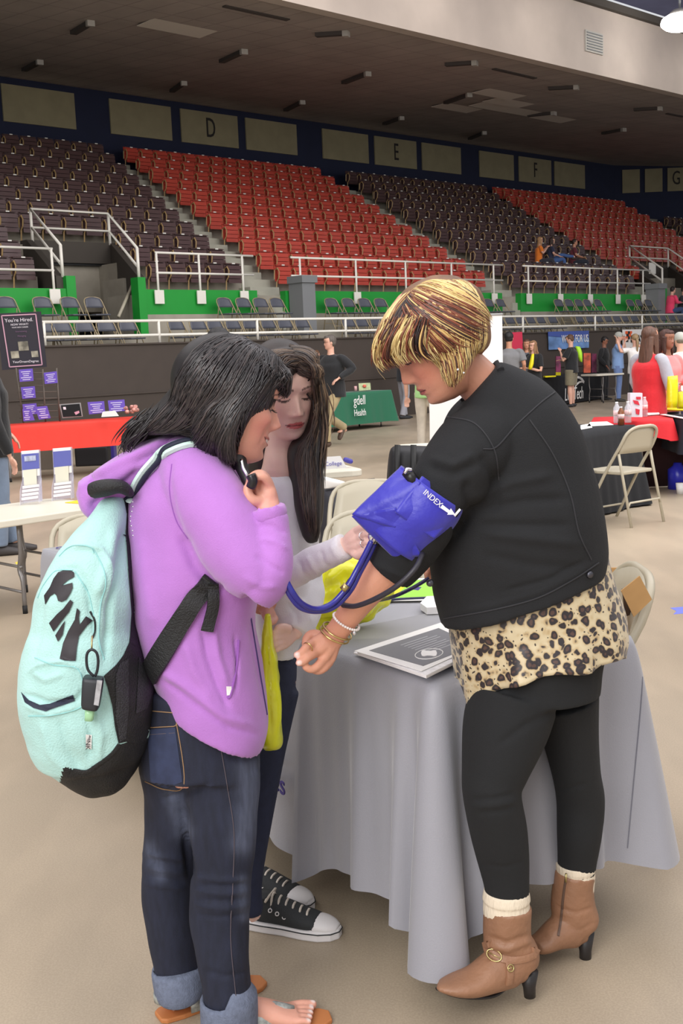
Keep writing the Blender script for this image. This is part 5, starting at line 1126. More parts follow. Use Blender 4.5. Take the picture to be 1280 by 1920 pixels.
# ============================================================ the clothed table in the foreground
TB = ground(812, 1291, .745)[:2]; TDd = ground(77, 1030, .745)[:2]; TCc = ground(1171, 1153, .745)[:2]
ld = nrm(TDd-TB); wd = np.array([ld[1], -ld[0]]); wd = wd if wd @ (TCc-TB) > 0 else -wd
TL, TW = float(np.linalg.norm(TDd-TB)), .66
TC = TB+wd*TW; TD = TB+ld*TL; TE = TD+wd*TW
folding_table([TD, TB, TC, TE], .742, 'long folding table hidden under the two grey cloths', inset=.16, th=.04)
def cloth_mat(name, col, rough=.75):
    m = mat(name, col, rough, var=.03, vscale=3, sheen=.3, bump=.12, bscale=300); return m
M_greycl = cloth_mat('silver_grey_tablecloth', (150, 150, 158), .5)
tA = .58; TA = TB+ld*tA
def main_cloth(corners, h, hemf, name, label, foldf, cornerf, seed=1, res=.012, nv=40):
    """corners CCW; hemf/foldf functions of (edge index, distance from edge start, edge length)"""
    Cc = [np.array(c) for c in corners]; n = 4; per = []; rr = .025
    for i in range(n):
        a, b = Cc[i], Cc[(i+1) % n]; L_ = np.linalg.norm(b-a); d = (b-a)/L_; nn = np.array([d[1], -d[0]])
        N_ = max(10, int((L_-2*rr)/res))
        for k in range(N_+1): t = rr+(L_-2*rr)*k/N_; per.append((a+d*t, nn, i, t, L_))
        c2 = Cc[(i+2) % n]; d2 = (c2-b)/np.linalg.norm(c2-b); n2 = np.array([d2[1], -d2[0]])
        for k in range(1, 10):
            f = k/10*math.pi/2; q = nn*math.cos(f)+n2*math.sin(f); per.append((b+(-nn-n2)*rr+q*rr, q, i, L_+k*.004-.02, L_))
    rs = []
    for j in range(nv+1):
        v = j/nv; ring = []
        for (p, nn, i, t, L_) in per:
            hem = hemf(i, t, L_); z = h-(h-hem)*v-.012*(1-math.exp(-v*30))*0; o, tang = foldf(i, t, L_, v, z); rd = .012*(1-math.exp(-v*25))
            ring.append((p[0]+nn[0]*(o+rd), p[1]+nn[1]*(o+rd), z-.006*(1-math.exp(-v*40))))
        rs.append(np.array(ring))
    mb = MB(); mb.rings(rs, False); k = len(per); V = rs[0]; c = np.array([[V[:, 0].mean(), V[:, 1].mean(), h]]); mb.add(np.vstack([V, c]), [(q, (q+1) % k, k) for q in range(k)])
    o = mb.build(name, M_greycl, None); bm = bmesh.new(); bm.from_mesh(o.data); bmesh.ops.remove_doubles(bm, verts=bm.verts, dist=.0004); bmesh.ops.recalc_face_normals(bm, faces=bm.faces); bm.to_mesh(o.data); bm.free()
    return tag(o, label, 'tablecloth')
def g1(x, s): return math.exp(-(x/s)**2)
# near cloth: edges 0: A->B front, 1: B->C right end, 2: C->back, 3: back->A (lies on the table)
def hem1(i, t, L_):
    if i == 3: return .744
    dB = abs(L_-t) if i == 0 else (t if i == 1 else 9); dC = (L_-t) if i == 1 else (t if i == 2 else 9)
    dA = t if i == 0 else 9
    z = (.175 if i == 0 else .205)
    if i == 0: z -= .085*g1(t, .10)+.085*g1(dB, .085)
    elif i == 1: z -= .11*g1(dB, .11)+.03*g1(dC, .12)
    return max(.03, z)
def fold1(i, t, L_, v, z):
    if i == 3: return -.0, 0
    s = t if i == 0 else (L_ and .70+t if i == 1 else 1.5+t)
    w_ = v**.8
    o = .015*v+w_*(.014*math.sin(s*25+.5)+.010*math.sin(s*43+1.3)+.006*math.sin(s*71))
    dB = (L_-t) if i == 0 else (t if i == 1 else 9)
    o += w_*(.062*g1(dB-.0, .035)+.040*g1(dB-.105, .03)*(1 if i == 0 else .5)-.03*g1(dB-.06, .022))
    dC = (L_-t) if i == 1 else (t if i == 2 else 9)
    o += v*(.085*g1(dC, .09)+.03*g1(dC-.2, .05))
    if i == 0: o += w_*.03*g1(t, .05)
    return o, 0
c1 = main_cloth([TA, TB, TC, TA+wd*TW], .751, hem1, 'tablecloth', 'near silver grey tablecloth with deep folds at the corner by the woman\'s boots', fold1, None)
def hem2(i, t, L_):
    if i == 1: return .744
    return .145
def fold2(i, t, L_, v, z):
    if i == 1: return -.004, 0
    return .02*v+v*(.010*math.sin(t*13)+.007*math.sin(t*29+1)), 0
c2 = main_cloth([TD, TA+ld*(-.03), TA+wd*TW+ld*(-.03), TE], .747, hem2, 'tablecloth', 'far silver grey tablecloth with purple writing, at the end behind the backpack', fold2, None)
M_ink = mat('purple_ink', (70, 58, 130), .7); M_ink2 = mat('black_ink', (34, 32, 44), .7)
nd = np.array([-ld[1], ld[0]]); nd = nd if nd @ wd < 0 else -nd
def fpt(x, y, off=.045):
    r = ray(x, y); n3 = np.array([nd[0], nd[1], 0]); a0 = np.array([TB[0], TB[1], 0])+n3*off; t = ((a0-CP) @ n3)/(r @ n3); return CP+t*r
xd = nrm(np.array([-ld[0], -ld[1], 0]))
text('lettering', 'Services', .085, frame(fpt(487, 1449, .060), xd, Z_), M_ink, c2, .0015, sx=1.0)
m_ = MB(); m_.quadbox([fpt(x, y, .060) for x, y in ((484, 1412), (492, 1409), (497, 1424), (525, 1430), (526, 1435), (494, 1430), (490, 1445), (486, 1445))], np.array([nd[0], nd[1], 0])*.002); m_.build('printed_swoosh', M_ink2, c2, smooth=False)
t2 = text('lettering', 'C A', .05, frame(ground(115, 1028, .751), xd, np.array([wd[0], wd[1], 0])), M_ink, c2, .0008)
tc1 = bvh(c1)
def ribbon_seam():
    ribbon('seam', [(1206, 1235, 2.9), (1200, 1330, 2.9), (1188, 1460, 2.9), (1176, 1590, 2.9)], 2, .001, mat('grey_hem_stitch', (112, 112, 122), .9), c1, tc1, .0008, 8)
# ---- things on the table
def slab(name, q, h0, h1, m, label=None, cat=None, parent=None):
    P = [ground(x, y, h0) for x, y in q]; mb = MB(); mb.quadbox(P, (0, 0, h1-h0)); o = mb.build(name, m, parent, smooth=False)
    if label: tag(o, label, cat)
    return o
T0 = .7535
M_news = mat('grey_newsprint_page', (150, 150, 156), .7); M_edge = mat('white_paper_edge', (232, 230, 232), .7, var=.12, vscale=60, stretch=(1, 1, 30))
e = empty('newspaper_stack', ground(770, 1215, T0), 'stack of papers with a dark grey printed front page lying on the near grey cloth', 'papers')
qs = [(664, 1222), (838, 1172), (900, 1205), (880, 1235), (795, 1262)]
for k in range(6):
    dx, dy = random.uniform(-4, 5), random.uniform(-2, 3); h0 = T0+.0045*k
    Pq = [(664+dx+k*.4, 1226+dy), (826+dx, 1172+dy), (905+dx, 1215+dy), (793+dx*.8+3, 1270+dy)]
    slab('paper_sheet', Pq, h0, h0+.004, M_edge, parent=e)
h1 = T0+.028
slab('front_page', [(664, 1221), (826, 1168), (905, 1207), (790, 1259)], h1, h1+.001, M_wht, parent=e)
slab('dark_printed_panel', [(692, 1220), (822, 1178), (892, 1210), (793, 1249)], h1+.001, h1+.0018, mat('dark_grey_print', (122, 122, 127), .6), parent=e)
def gq(u, v): a = np.array((692, 1220.))*(1-u)+np.array((822, 1178.))*u; b = np.array((793, 1249.))*(1-u)+np.array((892, 1210.))*u; return tuple(a*(1-v)+b*v)
for k in range(8):
    v0 = .14+.075*k; slab('print_line', [gq(.35, v0), gq(.35+.5*(1 if k % 3 else .8), v0), gq(.35+.5*(1 if k % 3 else .8), v0+.02), gq(.35, v0+.02)], h1+.0018, h1+.0022, mat('light_grey_print', (176, 176, 180), .6), parent=e)
P = [ground(804+26*math.cos(a)+3*math.sin(a), 1226+9*math.sin(a)-4*math.cos(a), h1+.0022) for a in np.linspace(0, 2*np.pi, 20, endpoint=False)]
m_ = MB(); m_.tube(P, .0012, 5, closed=True); m_.build('printed_oval', M_wht, e)
m_ = MB(); m_.quadbox([ground(804+15*math.cos(a), 1225+6*math.sin(a)+2*math.sin(3*a), h1+.0018) for a in np.linspace(0, 2*np.pi, 14, endpoint=False)], (0, 0, .0008)); m_.build('printed_figure', M_wht, e, smooth=False)
slab('index_cards', [(788, 1143), (800, 1130), (850, 1128), (850, 1150), (800, 1152)], T0, T0+.02, M_edge, 'small stack of white cards on the grey cloth at the edge of the black jacket', 'cards')
e = slab('flyer', [(690, 1128), (735, 1086), (880, 1084), (890, 1125)], T0, T0+.002, M_wht, 'lime green flyer lying on the grey cloth behind the forearm', 'flyer')
slab('green_print', [(700, 1123), (740, 1088), (872, 1087), (880, 1120)], T0+.002, T0+.003, mat('lime_flyer_print', (160, 222, 80), .6), parent=e)
slab('yellow_print', [(706, 1120), (738, 1094), (765, 1094), (742, 1118)], T0+.003, T0+.0035, mat('yellow_flyer_print', (230, 224, 40), .6), parent=e)
slab('blue_print', [(762, 1104), (770, 1100), (790, 1101), (784, 1107)], T0+.003, T0+.0035, M_ink, parent=e)
slab('white_folder', [(585, 1168), (612, 1150), (690, 1146), (660, 1172)], T0, T0+.004, M_wht, 'white folder on the grey cloth under the yellow bag', 'folder')
slab('white_board', [(640, 1052), (700, 1030), (850, 1032), (840, 1062), (700, 1070)], T0, T0+.004, mat('pale_grey_board', (206, 208, 212), .5), 'pale board lying at the back of the grey cloth', 'board')
# yellow bag on the table
m_ = MB(); spans(m_, [(604, 1079, 660, 1076, 3.12, .04), (597, 1100, 740, 1082, 3.08, .10), (590, 1130, 705, 1118, 3.02, .11), (586, 1156, 660, 1148, 2.98, .09), (588, 1164, 650, 1158, 2.97, .07)], ex=2.6)
yb = organic(m_, 'plastic_bag', mat('crinkled_yellow_plastic', (244, 242, 40), .22, bump=.9, bscale=9), None, .007, 2); wrinkle(yb, 14, .022); wrinkle(yb, 34, .008); tag(yb, 'crinkled yellow plastic bag lying on the grey cloth behind the stethoscope tube', 'bag')
m_ = MB(); m_.tube([at(606, 1078, 3.0), at(598, 1105, 2.98), at(596, 1128, 2.95), at(600, 1142, 2.96)], .004, 6, sub=4); m_.tube([at(612, 1080, 3.0), at(606, 1108, 2.98), at(601, 1130, 2.95)], .003, 6, sub=4); m_.build('handle', mat('bag_handle_brown', (96, 76, 40), .5), yb)
# ============================================================ foreground people: shared
def ribbon(name, path, wpx, th, m, parent, tree=None, lift=.004, sub=5):
    """a flat strap along photo points (x, y, Y); rests on a surface when given one"""
    P = cr(np.array([at(*p[:3]) for p in path]), sub); Wd = cr(np.array([[p[3] if len(p) > 3 else wpx] for p in path]), sub)[:, 0]; rs = []
    Nn = []
    for j in range(len(P)):
        n = -FW
        if tree is not None:
            r = Vector(P[j]-CP).normalized(); h = tree.ray_cast(Vector(CP), r)
            if h[0] is None: h = tree.find_nearest(Vector(P[j]))
            P[j] = np.array(h[0]); n = np.array(h[1]); n = n if n @ FW < 0 else -n
        Nn.append(n)
    Nn = np.array([nrm(np.mean(Nn[max(0, j-2):j+3], 0)) for j in range(len(P))])
    for j in range(len(P)):
        T = nrm(P[min(j+1, len(P)-1)]-P[max(j-1, 0)]); n = Nn[j]; a = nrm(np.cross(T, n)); w_ = Wd[j]/2/pxm(P[j]); c = P[j]+n*(lift)
        rs.append(np.array([c-a*w_-n*.003, c-a*w_+n*th, c-a*w_*.4+n*th*1.25, c+a*w_*.4+n*th*1.25, c+a*w_+n*th, c+a*w_-n*.003]))
    mb = MB(); mb.rings(rs, True); return mb.build(name, m, parent, smooth=False)
ribbon_seam()
def knit(name, col, **k): return mat(name, col, .85, var=.05, vscale=14, bump=.22, bscale=420, sheen=.35, **k)
def place_head(anchor_local, px, Y, M, k, **kw):
    h = Head((0, 0, 0), M, k, **kw); P = at(px[0], px[1], Y); h.c = P-h.w(anchor_local); return h
NOSE = (0, .1015, -.0355)
HCOL = lambda *cs: [np.array(lin(c)) for c in cs]
# ============================================================ the blonde woman in the black jacket
WY = 2.48
woman = empty('person', ground(930, 1868), 'woman with short streaked blonde hair in a black jacket and leopard blouse', 'person')
SK_W = (212, 152, 126)
M_skinW = skinmat('skin_woman', SK_W, .45)
hw = place_head(NOSE, (757, 722), 2.46, rot_head(-83, 33, 0), 1.04)
b = MB(); hw.add(b, 150, 160)
plimb(b, [(848, 668, 2.49, 42, .05), (880, 700, 2.5, 42, .052), (915, 735, 2.51, 46, .06), (950, 790, 2.52, 70, .09), (960, 900, 2.52, 120, .12), (970, 1020, 2.52, 125, .12), (985, 1130, 2.53, 125, .12), (995, 1230, 2.53, 115, .12), (1000, 1290, 2.53, 80, .1)], 24, 3)
# near arm
plimb(b, [(905, 815, 2.42, 50), (860, 875, 2.37, 50), (805, 955, 2.37, 46), (760, 1020, 2.38, 41), (728, 1062, 2.39, 38, .036), (690, 1105, 2.40, 32, .032), (655, 1152, 2.42, 25, .026), (632, 1184, 2.43, 22, .02), (618, 1200, 2.43, 25, .018)], 20, 4)
A_ = lambda x, y, Y: at(x, y, Y)
fingers(b, A_(622, 1196, 2.43), [A_(586, 1206, 2.41), A_(594, 1222, 2.40), A_(606, 1236, 2.405), A_(618, 1240, 2.42)],
        [[A_(574, 1214, 2.385), A_(565, 1224, 2.375), A_(556, 1228, 2.37)], [A_(578, 1232, 2.375), A_(568, 1240, 2.365), A_(560, 1243, 2.36)], [A_(594, 1250, 2.385), A_(582, 1255, 2.375), A_(572, 1250, 2.37)], [A_(608, 1252, 2.40), A_(597, 1258, 2.39), A_(587, 1256, 2.385)]],
        .0098, [A_(604, 1196, 2.45), A_(588, 1190, 2.455), A_(577, 1196, 2.45), A_(573, 1210, 2.44)], .0165)
# far arm reaching behind the front of the jacket
plimb(b, [(930, 800, 2.62, 48), (900, 900, 2.68, 44), (880, 990, 2.72, 36), (850, 1040, 2.74, 30), (822, 1066, 2.75, 22)], 16, 3)
fingers(b, A_(825, 1064, 2.75), [A_(812, 1062, 2.75), A_(811, 1070, 2.745), A_(811, 1078, 2.74), A_(813, 1085, 2.74)], [[A_(804, 1064, 2.74), A_(801, 1070, 2.73)], [A_(802, 1072, 2.735), A_(799, 1077, 2.725)], [A_(803, 1080, 2.735), A_(800, 1084, 2.725)], [A_(806, 1086, 2.73), A_(803, 1089, 2.725)]], .0085, None, .012)
# legs
plimb(b, [(972, 1300, 2.48, 55), (942, 1400, 2.45, 48), (925, 1480, 2.43, 40), (934, 1560, 2.435, 38), (946, 1640, 2.44, 31), (950, 1700, 2.44, 28), (955, 1780, 2.45, 36)], 18, 3)
plimb(b, [(1055, 1300, 2.60, 45), (1075, 1400, 2.61, 36), (1087, 1500, 2.62, 32), (1084, 1580, 2.62, 28), (1079, 1640, 2.63, 25), (1075, 1730, 2.64, 24)], 18, 3)
bodyW = organic(b, 'body', M_skinW, woman, .0030, 3, .4)
nailpts = [A_(556, 1228, 2.362), A_(560, 1243, 2.352)]
def nails(V, col):
    for P in nailpts:
        d = np.linalg.norm(V-P, axis=1); w_ = np.clip(1-d/.0085, 0, 1)[:, None]**.5; col[:] = col*(1-w_)+np.array(lin((236, 214, 208)))*w_
tint(bodyW, hw, SK_W, (168, 84, 84), (92, 64, 48), (40, 30, 30), (206, 104, 88), .5, shadow=(120, 84, 74), extra=nails)
# leggings
M_leg_ = mat('black_leggings', (24, 25, 27), .9, bump=.2, bscale=420)
q = MB()
spans(q, [(850, 1180, 1160, 1140, 2.53, .15), (878, 1260, 1130, 1230, 2.53, .155), (886, 1330, 1122, 1300, 2.52, .15)], 30, 3)
plimb(q, [(962, 1310, 2.47, 84, .11), (945, 1372, 2.45, 80, .1), (926, 1450, 2.43, 62, .085), (922, 1490, 2.42, 55, .075), (934, 1556, 2.43, 54, .068), (943, 1610, 2.44, 49, .06), (949, 1655, 2.44, 43, .052), (951, 1686, 2.44, 41, .048)], 26, 4)
plimb(q, [(1052, 1300, 2.58, 70, .1), (1068, 1380, 2.60, 53, .085), (1080, 1450, 2.61, 45, .07), (1088, 1500, 2.62, 45, .062), (1086, 1560, 2.62, 42, .056), (1082, 1610, 2.63, 37, .048), (1079, 1640, 2.63, 35, .045)], 24, 4)
lg = organic(q, 'leggings', M_leg_, woman, .006, 5)
crease(lg, [([(880, 1500), (925, 1497), (968, 1488)], 4, -.004), ([(885, 1512), (930, 1510), (970, 1502)], 4, .003), ([(895, 1525), (935, 1522), (965, 1515)], 4, -.003), ([(930, 1400), (985, 1360), (1050, 1330)], 7, -.004), ([(1048, 1480), (1075, 1476), (1100, 1470)], 4, -.003), ([(900, 1620), (945, 1626), (985, 1615)], 4, -.002)])
# leopard blouse
def leopard():
    m = bpy.data.materials.new('leopard_print_satin'); m.use_nodes = True; nt = m.node_tree; N = nt.nodes; L = nt.links; bb = N['Principled BSDF']; bb.inputs['Roughness'].default_value = .42; bb.inputs['Sheen Weight'].default_value = .2
    tc = N.new('ShaderNodeTexCoord'); nz = N.new('ShaderNodeTexNoise'); nz.inputs['Scale'].default_value = 34; nz.inputs['Detail'].default_value = 2; L.new(tc.outputs['Object'], nz.inputs['Vector'])
    sc = N.new('ShaderNodeVectorMath'); sc.operation = 'SCALE'; sc.inputs['Scale'].default_value = .022; L.new(nz.outputs['Color'], sc.inputs[0])
    ad = N.new('ShaderNodeVectorMath'); L.new(tc.outputs['Object'], ad.inputs[0]); L.new(sc.outputs['Vector'], ad.inputs[1])
    vo = N.new('ShaderNodeTexVoronoi'); vo.inputs['Scale'].default_value = 47; vo.inputs['Randomness'].default_value = .85; L.new(ad.outputs['Vector'], vo.inputs['Vector'])
    cr_ = N.new('ShaderNodeValToRGB'); els = cr_.color_ramp.elements; cr_.color_ramp.interpolation = 'LINEAR'
    els[0].position = 0; els[0].color = lin((72, 52, 46)); els[1].position = 1; els[1].color = lin((206, 190, 156))
    for p, c in ((.18, (84, 60, 52)), (.26, (38, 32, 36)), (.43, (44, 36, 38)), (.49, (182, 158, 118)), (.62, (196, 180, 146))): x = els.new(p); x.color = lin(c)
    L.new(vo.outputs['Distance'], cr_.inputs['Fac'])
    v2 = N.new('ShaderNodeTexVoronoi'); v2.inputs['Scale'].default_value = 95; L.new(ad.outputs['Vector'], v2.inputs['Vector'])
    c2_ = N.new('ShaderNodeValToRGB'); c2_.color_ramp.elements[0].position = .20; c2_.color_ramp.elements[0].color = (.10, .085, .09, 1); c2_.color_ramp.elements[1].position = .26; c2_.color_ramp.elements[1].color = (1, 1, 1, 1); L.new(v2.outputs['Distance'], c2_.inputs['Fac'])
    gt = N.new('ShaderNodeMath'); gt.operation = 'GREATER_THAN'; gt.inputs[1].default_value = .56; L.new(vo.outputs['Distance'], gt.inputs[0])
    mx = N.new('ShaderNodeMix'); mx.data_type = 'RGBA'; mx.blend_type = 'MULTIPLY'; L.new(gt.outputs[0], mx.inputs['Factor']); L.new(cr_.outputs['Color'], mx.inputs[6]); L.new(c2_.outputs['Color'], mx.inputs[7]); L.new(mx.outputs[2], bb.inputs['Base Color'])
    return m
q = MB()
spans(q, [(845, 1120, 1130, 1020, 2.54, .155), (843, 1180, 1148, 1090, 2.54, .165), (850, 1225, 1166, 1140, 2.54, .17), (860, 1270, 1176, 1195, 2.53, .172), (872, 1302, 1170, 1232, 2.52, .172)], 60, 6, 2.1, cap=False)
o = q.build('blouse', leopard(), woman)
V = vco(o); p = topx(V)
# flare and ripple of the hem
tt = np.clip((p[:, 1]-1180-(1000-p[:, 0])*.12)/120, 0, 1); cxy = at(1010, 1200, 2.53)
rad = V-np.array([cxy[0], cxy[1], 0]); rad[:, 2] = 0; rn = np.linalg.norm(rad, axis=1)[:, None]; ang = np.arctan2(rad[:, 1], rad[:, 0])
V = V+rad/np.maximum(rn, 1e-6)*(tt*(.010*np.sin(ang*9+.4)+.006*np.sin(ang*15)))[:, None]
face_ = (V[:, 1] < 2.56)
V[:, 2] -= tt**2*(.036*np.exp(-((p[:, 0]-885)/22)**2)*face_ - .014*np.exp(-((p[:, 0]-950)/30)**2)*face_ + .012*np.sin(ang*6+2))
setco(o, V); sd = o.modifiers.new('s', 'SOLIDIFY'); sd.thickness = .002
# jacket
M_jk = mat('black_denim_jacket', (25, 26, 29), .88, var=.08, vscale=14, bump=.25, bscale=420)
q = MB()
spans(q, [(872, 752, 936, 678, 2.50, .062), (846, 784, 972, 690, 2.50, .11), (826, 830, 1034, 728, 2.51, .15), (815, 890, 1080, 792, 2.52, .165), (806, 960, 1108, 876, 2.52, .17), (803, 1030, 1128, 960, 2.52, .172), (810, 1100, 1137, 1026, 2.53, .172), (826, 1172, 1133, 1066, 2.53, .172)], 48, 5, 2.3)
plimb(q, [(925, 808, 2.46, 62, .09), (890, 838, 2.41, 76, .09), (856, 878, 2.37, 70, .085), (822, 930, 2.365, 64, .078), (790, 985, 2.37, 60, .07), (758, 1030, 2.38, 57, .066), (727, 1070, 2.39, 49, .058)], 28, 5)
plimb(q, [(935, 800, 2.60, 60, .08), (905, 890, 2.67, 56, .07), (885, 980, 2.72, 46, .06), (865, 1025, 2.74, 40, .05)], 20, 4)
jk = organic(q, 'jacket', M_jk, woman, .0055, 5)
crease(jk, [([(880, 940), (960, 905), (1040, 890)], 9, .006), ([(890, 960), (980, 940), (1070, 935)], 9, -.006), ([(900, 1000), (1000, 1010), (1090, 1020)], 10, .006), ([(890, 985), (985, 985), (1075, 985)], 8, -.005), ([(900, 1040), (1000, 1060), (1080, 1065)], 10, -.004),
            ([(800, 875), (850, 890), (900, 868)], 8, -.007), ([(805, 858), (850, 872), (890, 850)], 7, .005), ([(900, 850), (925, 890), (930, 960)], 10, -.009), ([(875, 900), (880, 950), (850, 1010)], 9, -.010), ([(940, 1110), (1030, 1085), (1100, 1050)], 4, -.004),
            ([(840, 1150), (930, 1134), (1010, 1110), (1080, 1078), (1120, 1050)], 4, .003), ([(700, 1055), (730, 1070), (765, 1085)], 5, .004), ([(760, 950), (790, 975), (830, 985)], 7, .004)])
wrinkle(jk, 11, .004)
tj = bvh(jk)
M_seam = mat('black_stitch', (20, 20, 22), .8); M_seam2 = mat('worn_black_stitch', (44, 44, 48), .8)
for path in ([(905, 842), (930, 838), (965, 800), (1010, 758), (1040, 735)], [(992, 787), (1035, 850), (1068, 925), (1085, 1000), (1108, 1050)], [(838, 782), (890, 795), (925, 842), (935, 900)], [(832, 1160), (930, 1142), (1010, 1120), (1075, 1086), (1122, 1055)]):
    ribbon('seam', [(x, y, 2.4) for x, y in path], 2.6, .0012, M_seam2, jk, tj, .0008, 8)
ribbon('collar_band', [(868, 752, 2.45), (888, 732, 2.4), (915, 700, 2.4), (940, 672, 2.42)], 9, .004, M_jk, jk, tj, .002, 6)
M_btn = mat('pewter_button', (92, 92, 100), .35, metal=.8)
for x, y in ((1104, 1077), (806, 1093)):
    h = tj.ray_cast(Vector(CP), Vector(ray(x, y)).normalized()); P = np.array(h[0] if h[0] else at(x, y, 2.4)); n = np.array(h[1]) if h[0] else -FW; m_ = MB(); m_.cyl(P, P+n*.006, .0085, .007, 16); m_.build('button', M_btn, jk)
# socks and boots
M_sock = mat('cream_ribbed_sock', (222, 208, 186), .9, bump=.4, bscale=160, stretch=(1, 1, .15)); M_boot = mat('tan_leather', (146, 106, 80), .5, var=.10, vscale=12, bump=.25, bscale=70); M_heel = mat('dark_stacked_heel', (36, 32, 32), .45); M_brass = mat('antique_brass', (190, 172, 120), .3, metal=.9)
def sock(nodes): q = MB(); plimb(q, nodes, 24, 3); return q.build('sock', M_sock, woman)
sock([(949, 1668, 2.44, 42, .05), (949, 1684, 2.44, 45, .054), (949, 1690, 2.44, 43, .052), (949, 1704, 2.44, 44, .053), (950, 1740, 2.44, 40, .048)])
sock([(1079, 1618, 2.63, 37, .046), (1079, 1628, 2.63, 37, .047), (1079, 1634, 2.63, 36, .045), (1079, 1642, 2.63, 36, .045), (1078, 1680, 2.63, 34, .042)])
def boot(shaft, foot, heel, sole, near):
    e = empty('boot', at(*heel[1][:3]), None); e.parent = woman; e.matrix_parent_inverse = Matrix.Translation(-woman.location)
    q = MB(); plimb(q, shaft, 24, 4); plimb(q, foot, 22, 5)
    o = organic(q, 'leather_upper', M_boot, e, .0045, 5)
    m_ = MB(); P = [A_(*x[:3]) for x in heel]; rr = [x[3]/pxm(p_) for x, p_ in zip(heel, P)]; m_.tube(P, rr, 16); m_.build('heel', M_heel, e)
    m_ = MB(); limb(m_, [(A_(x, y, Y), r/pxm(A_(x, y, Y))*.55, r/pxm(A_(x, y, Y))*1.1) for x, y, Y, r in sole], 12, Z_ if False else None, 4); m_.build('sole', M_heel, e)
    return e, o
e, o = boot([(952, 1696, 2.44, 45, .056), (950, 1730, 2.44, 45, .054), (952, 1765, 2.44, 46, .05), (962, 1795, 2.44, 50, .05), (966, 1815, 2.44, 44, .044)],
     [(982, 1806, 2.44, 34, .038), (958, 1806, 2.43, 44, .044), (925, 1822, 2.41, 38, .046), (890, 1840, 2.39, 27, .05), (855, 1848, 2.37, 18, .046), (828, 1850, 2.36, 9, .028), (818, 1849, 2.36, 4, .012)],
     [(990, 1822, 2.44, 19), (992, 1850, 2.44, 12), (993, 1868, 2.44, 11)], [(818, 1854, 2.36, 4), (850, 1865, 2.375, 7), (890, 1869, 2.395, 8), (925, 1866, 2.41, 7), (950, 1852, 2.425, 5), (975, 1838, 2.43, 5)], True)
tb = bvh(o); crease(o, [([(910, 1755), (950, 1768), (995, 1752)], 5, -.004), ([(905, 1768), (950, 1782), (1000, 1762)], 5, .004), ([(905, 1800), (940, 1790), (985, 1800)], 5, -.002)])
tb = bvh(o)
st_ = ribbon('strap', [(902, 1765, 2.4), (918, 1785, 2.4), (950, 1800, 2.4), (990, 1795, 2.4), (1018, 1778, 2.4)], 13, .003, M_boot, e, tb, .001)
ribbon('strap', [(953, 1805, 2.4), (955, 1825, 2.4), (953, 1845, 2.4)], 14, .003, M_boot, e, tb, .001)
def buckle(x, y, rx, ry, a, tree, parent):
    h = tree.ray_cast(Vector(CP), Vector(ray(x, y)).normalized()); P = np.array(h[0]) if h[0] else at(x, y, 2.38); n = nrm(np.array(h[1])) if h[0] else -FW; k = 1/pxm(P); a1 = nrm(np.cross(n, Z_)); a2 = np.cross(a1, n); ca, sa = math.cos(a), math.sin(a)
    pts = [P+n*.006+(a1*(rx*k*math.cos(t)*ca-ry*k*math.sin(t)*sa)+a2*(rx*k*math.cos(t)*sa+ry*k*math.sin(t)*ca)) for t in np.linspace(0, 2*np.pi, 20, endpoint=False)]
    m_ = MB(); m_.tube(pts, .0018, 6, closed=True); m_.cyl(pts[0], pts[10], .0014, seg=5); m_.build('buckle', M_brass, parent)
buckle(927, 1792, 15, 10, .3, tb, e); buckle(955, 1815, 6, 6, 0, tb, e)
e, o = boot([(1078, 1634, 2.63, 38, .048), (1074, 1665, 2.63, 39, .047), (1074, 1700, 2.63, 42, .046), (1082, 1730, 2.63, 42, .044), (1086, 1745, 2.63, 34, .038)],
     [(1100, 1738, 2.63, 26, .034), (1075, 1738, 2.63, 38, .042), (1045, 1750, 2.61, 30, .042), (1018, 1768, 2.59, 20, .04), (1000, 1775, 2.57, 12, .03)],
     [(1097, 1748, 2.63, 17), (1097, 1782, 2.63, 11.5), (1097, 1806, 2.63, 11)], [(1000, 1786, 2.57, 5), (1020, 1786, 2.585, 6), (1050, 1772, 2.60, 6), (1075, 1766, 2.62, 5)], False)
tb = bvh(o); crease(o, [([(1040, 1700), (1080, 1712), (1112, 1702)], 4, -.003), ([(1040, 1735), (1085, 1745), (1118, 1728)], 4, -.002)]); tb = bvh(o)
ribbon('zip', [(1062, 1640, 2.6), (1056, 1680, 2.6), (1052, 1720, 2.6), (1046, 1755, 2.6)], 4.5, .0016, mat('zip_brown', (92, 70, 58), .5), e, tb, .001)
m_ = MB(); m_.cyl(A_(1061, 1638, 2.565), A_(1060, 1654, 2.565), .0028); m_.build('zip_pull', M_brass, e)
# hair
M_hairW = mat('streaked_blonde_hair', (180, 140, 96), .38, attr='tint', spec=.6)
q = MB()
spans(q, [(806, 517, 856, 518, 2.48, .045), (764, 538, 896, 541, 2.48, .095), (734, 572, 911, 576, 2.48, .113), (712, 606, 918, 611, 2.48, .12), (698, 640, 919, 640, 2.48, .115), (710, 656, 905, 662, 2.48, .085), (738, 668, 885, 674, 2.47, .05)], 40, 5, 2.1)
plimb(q, [(862, 630, 2.41, 34, .03), (854, 668, 2.40, 27, .02), (849, 700, 2.395, 17, .012), (845, 728, 2.395, 5, .005)], 16, 4)
sh = organic(q, 'hair', mat('dark_blonde_underlayer', (120, 86, 60), .6, var=.3, vscale=30), woman, .005, 4)
ts = bvh(sh)
from mathutils import noise as _nz
palW = HCOL((236, 212, 150), (206, 170, 108), (136, 78, 58), (84, 54, 46), (46, 38, 40), (226, 196, 130))
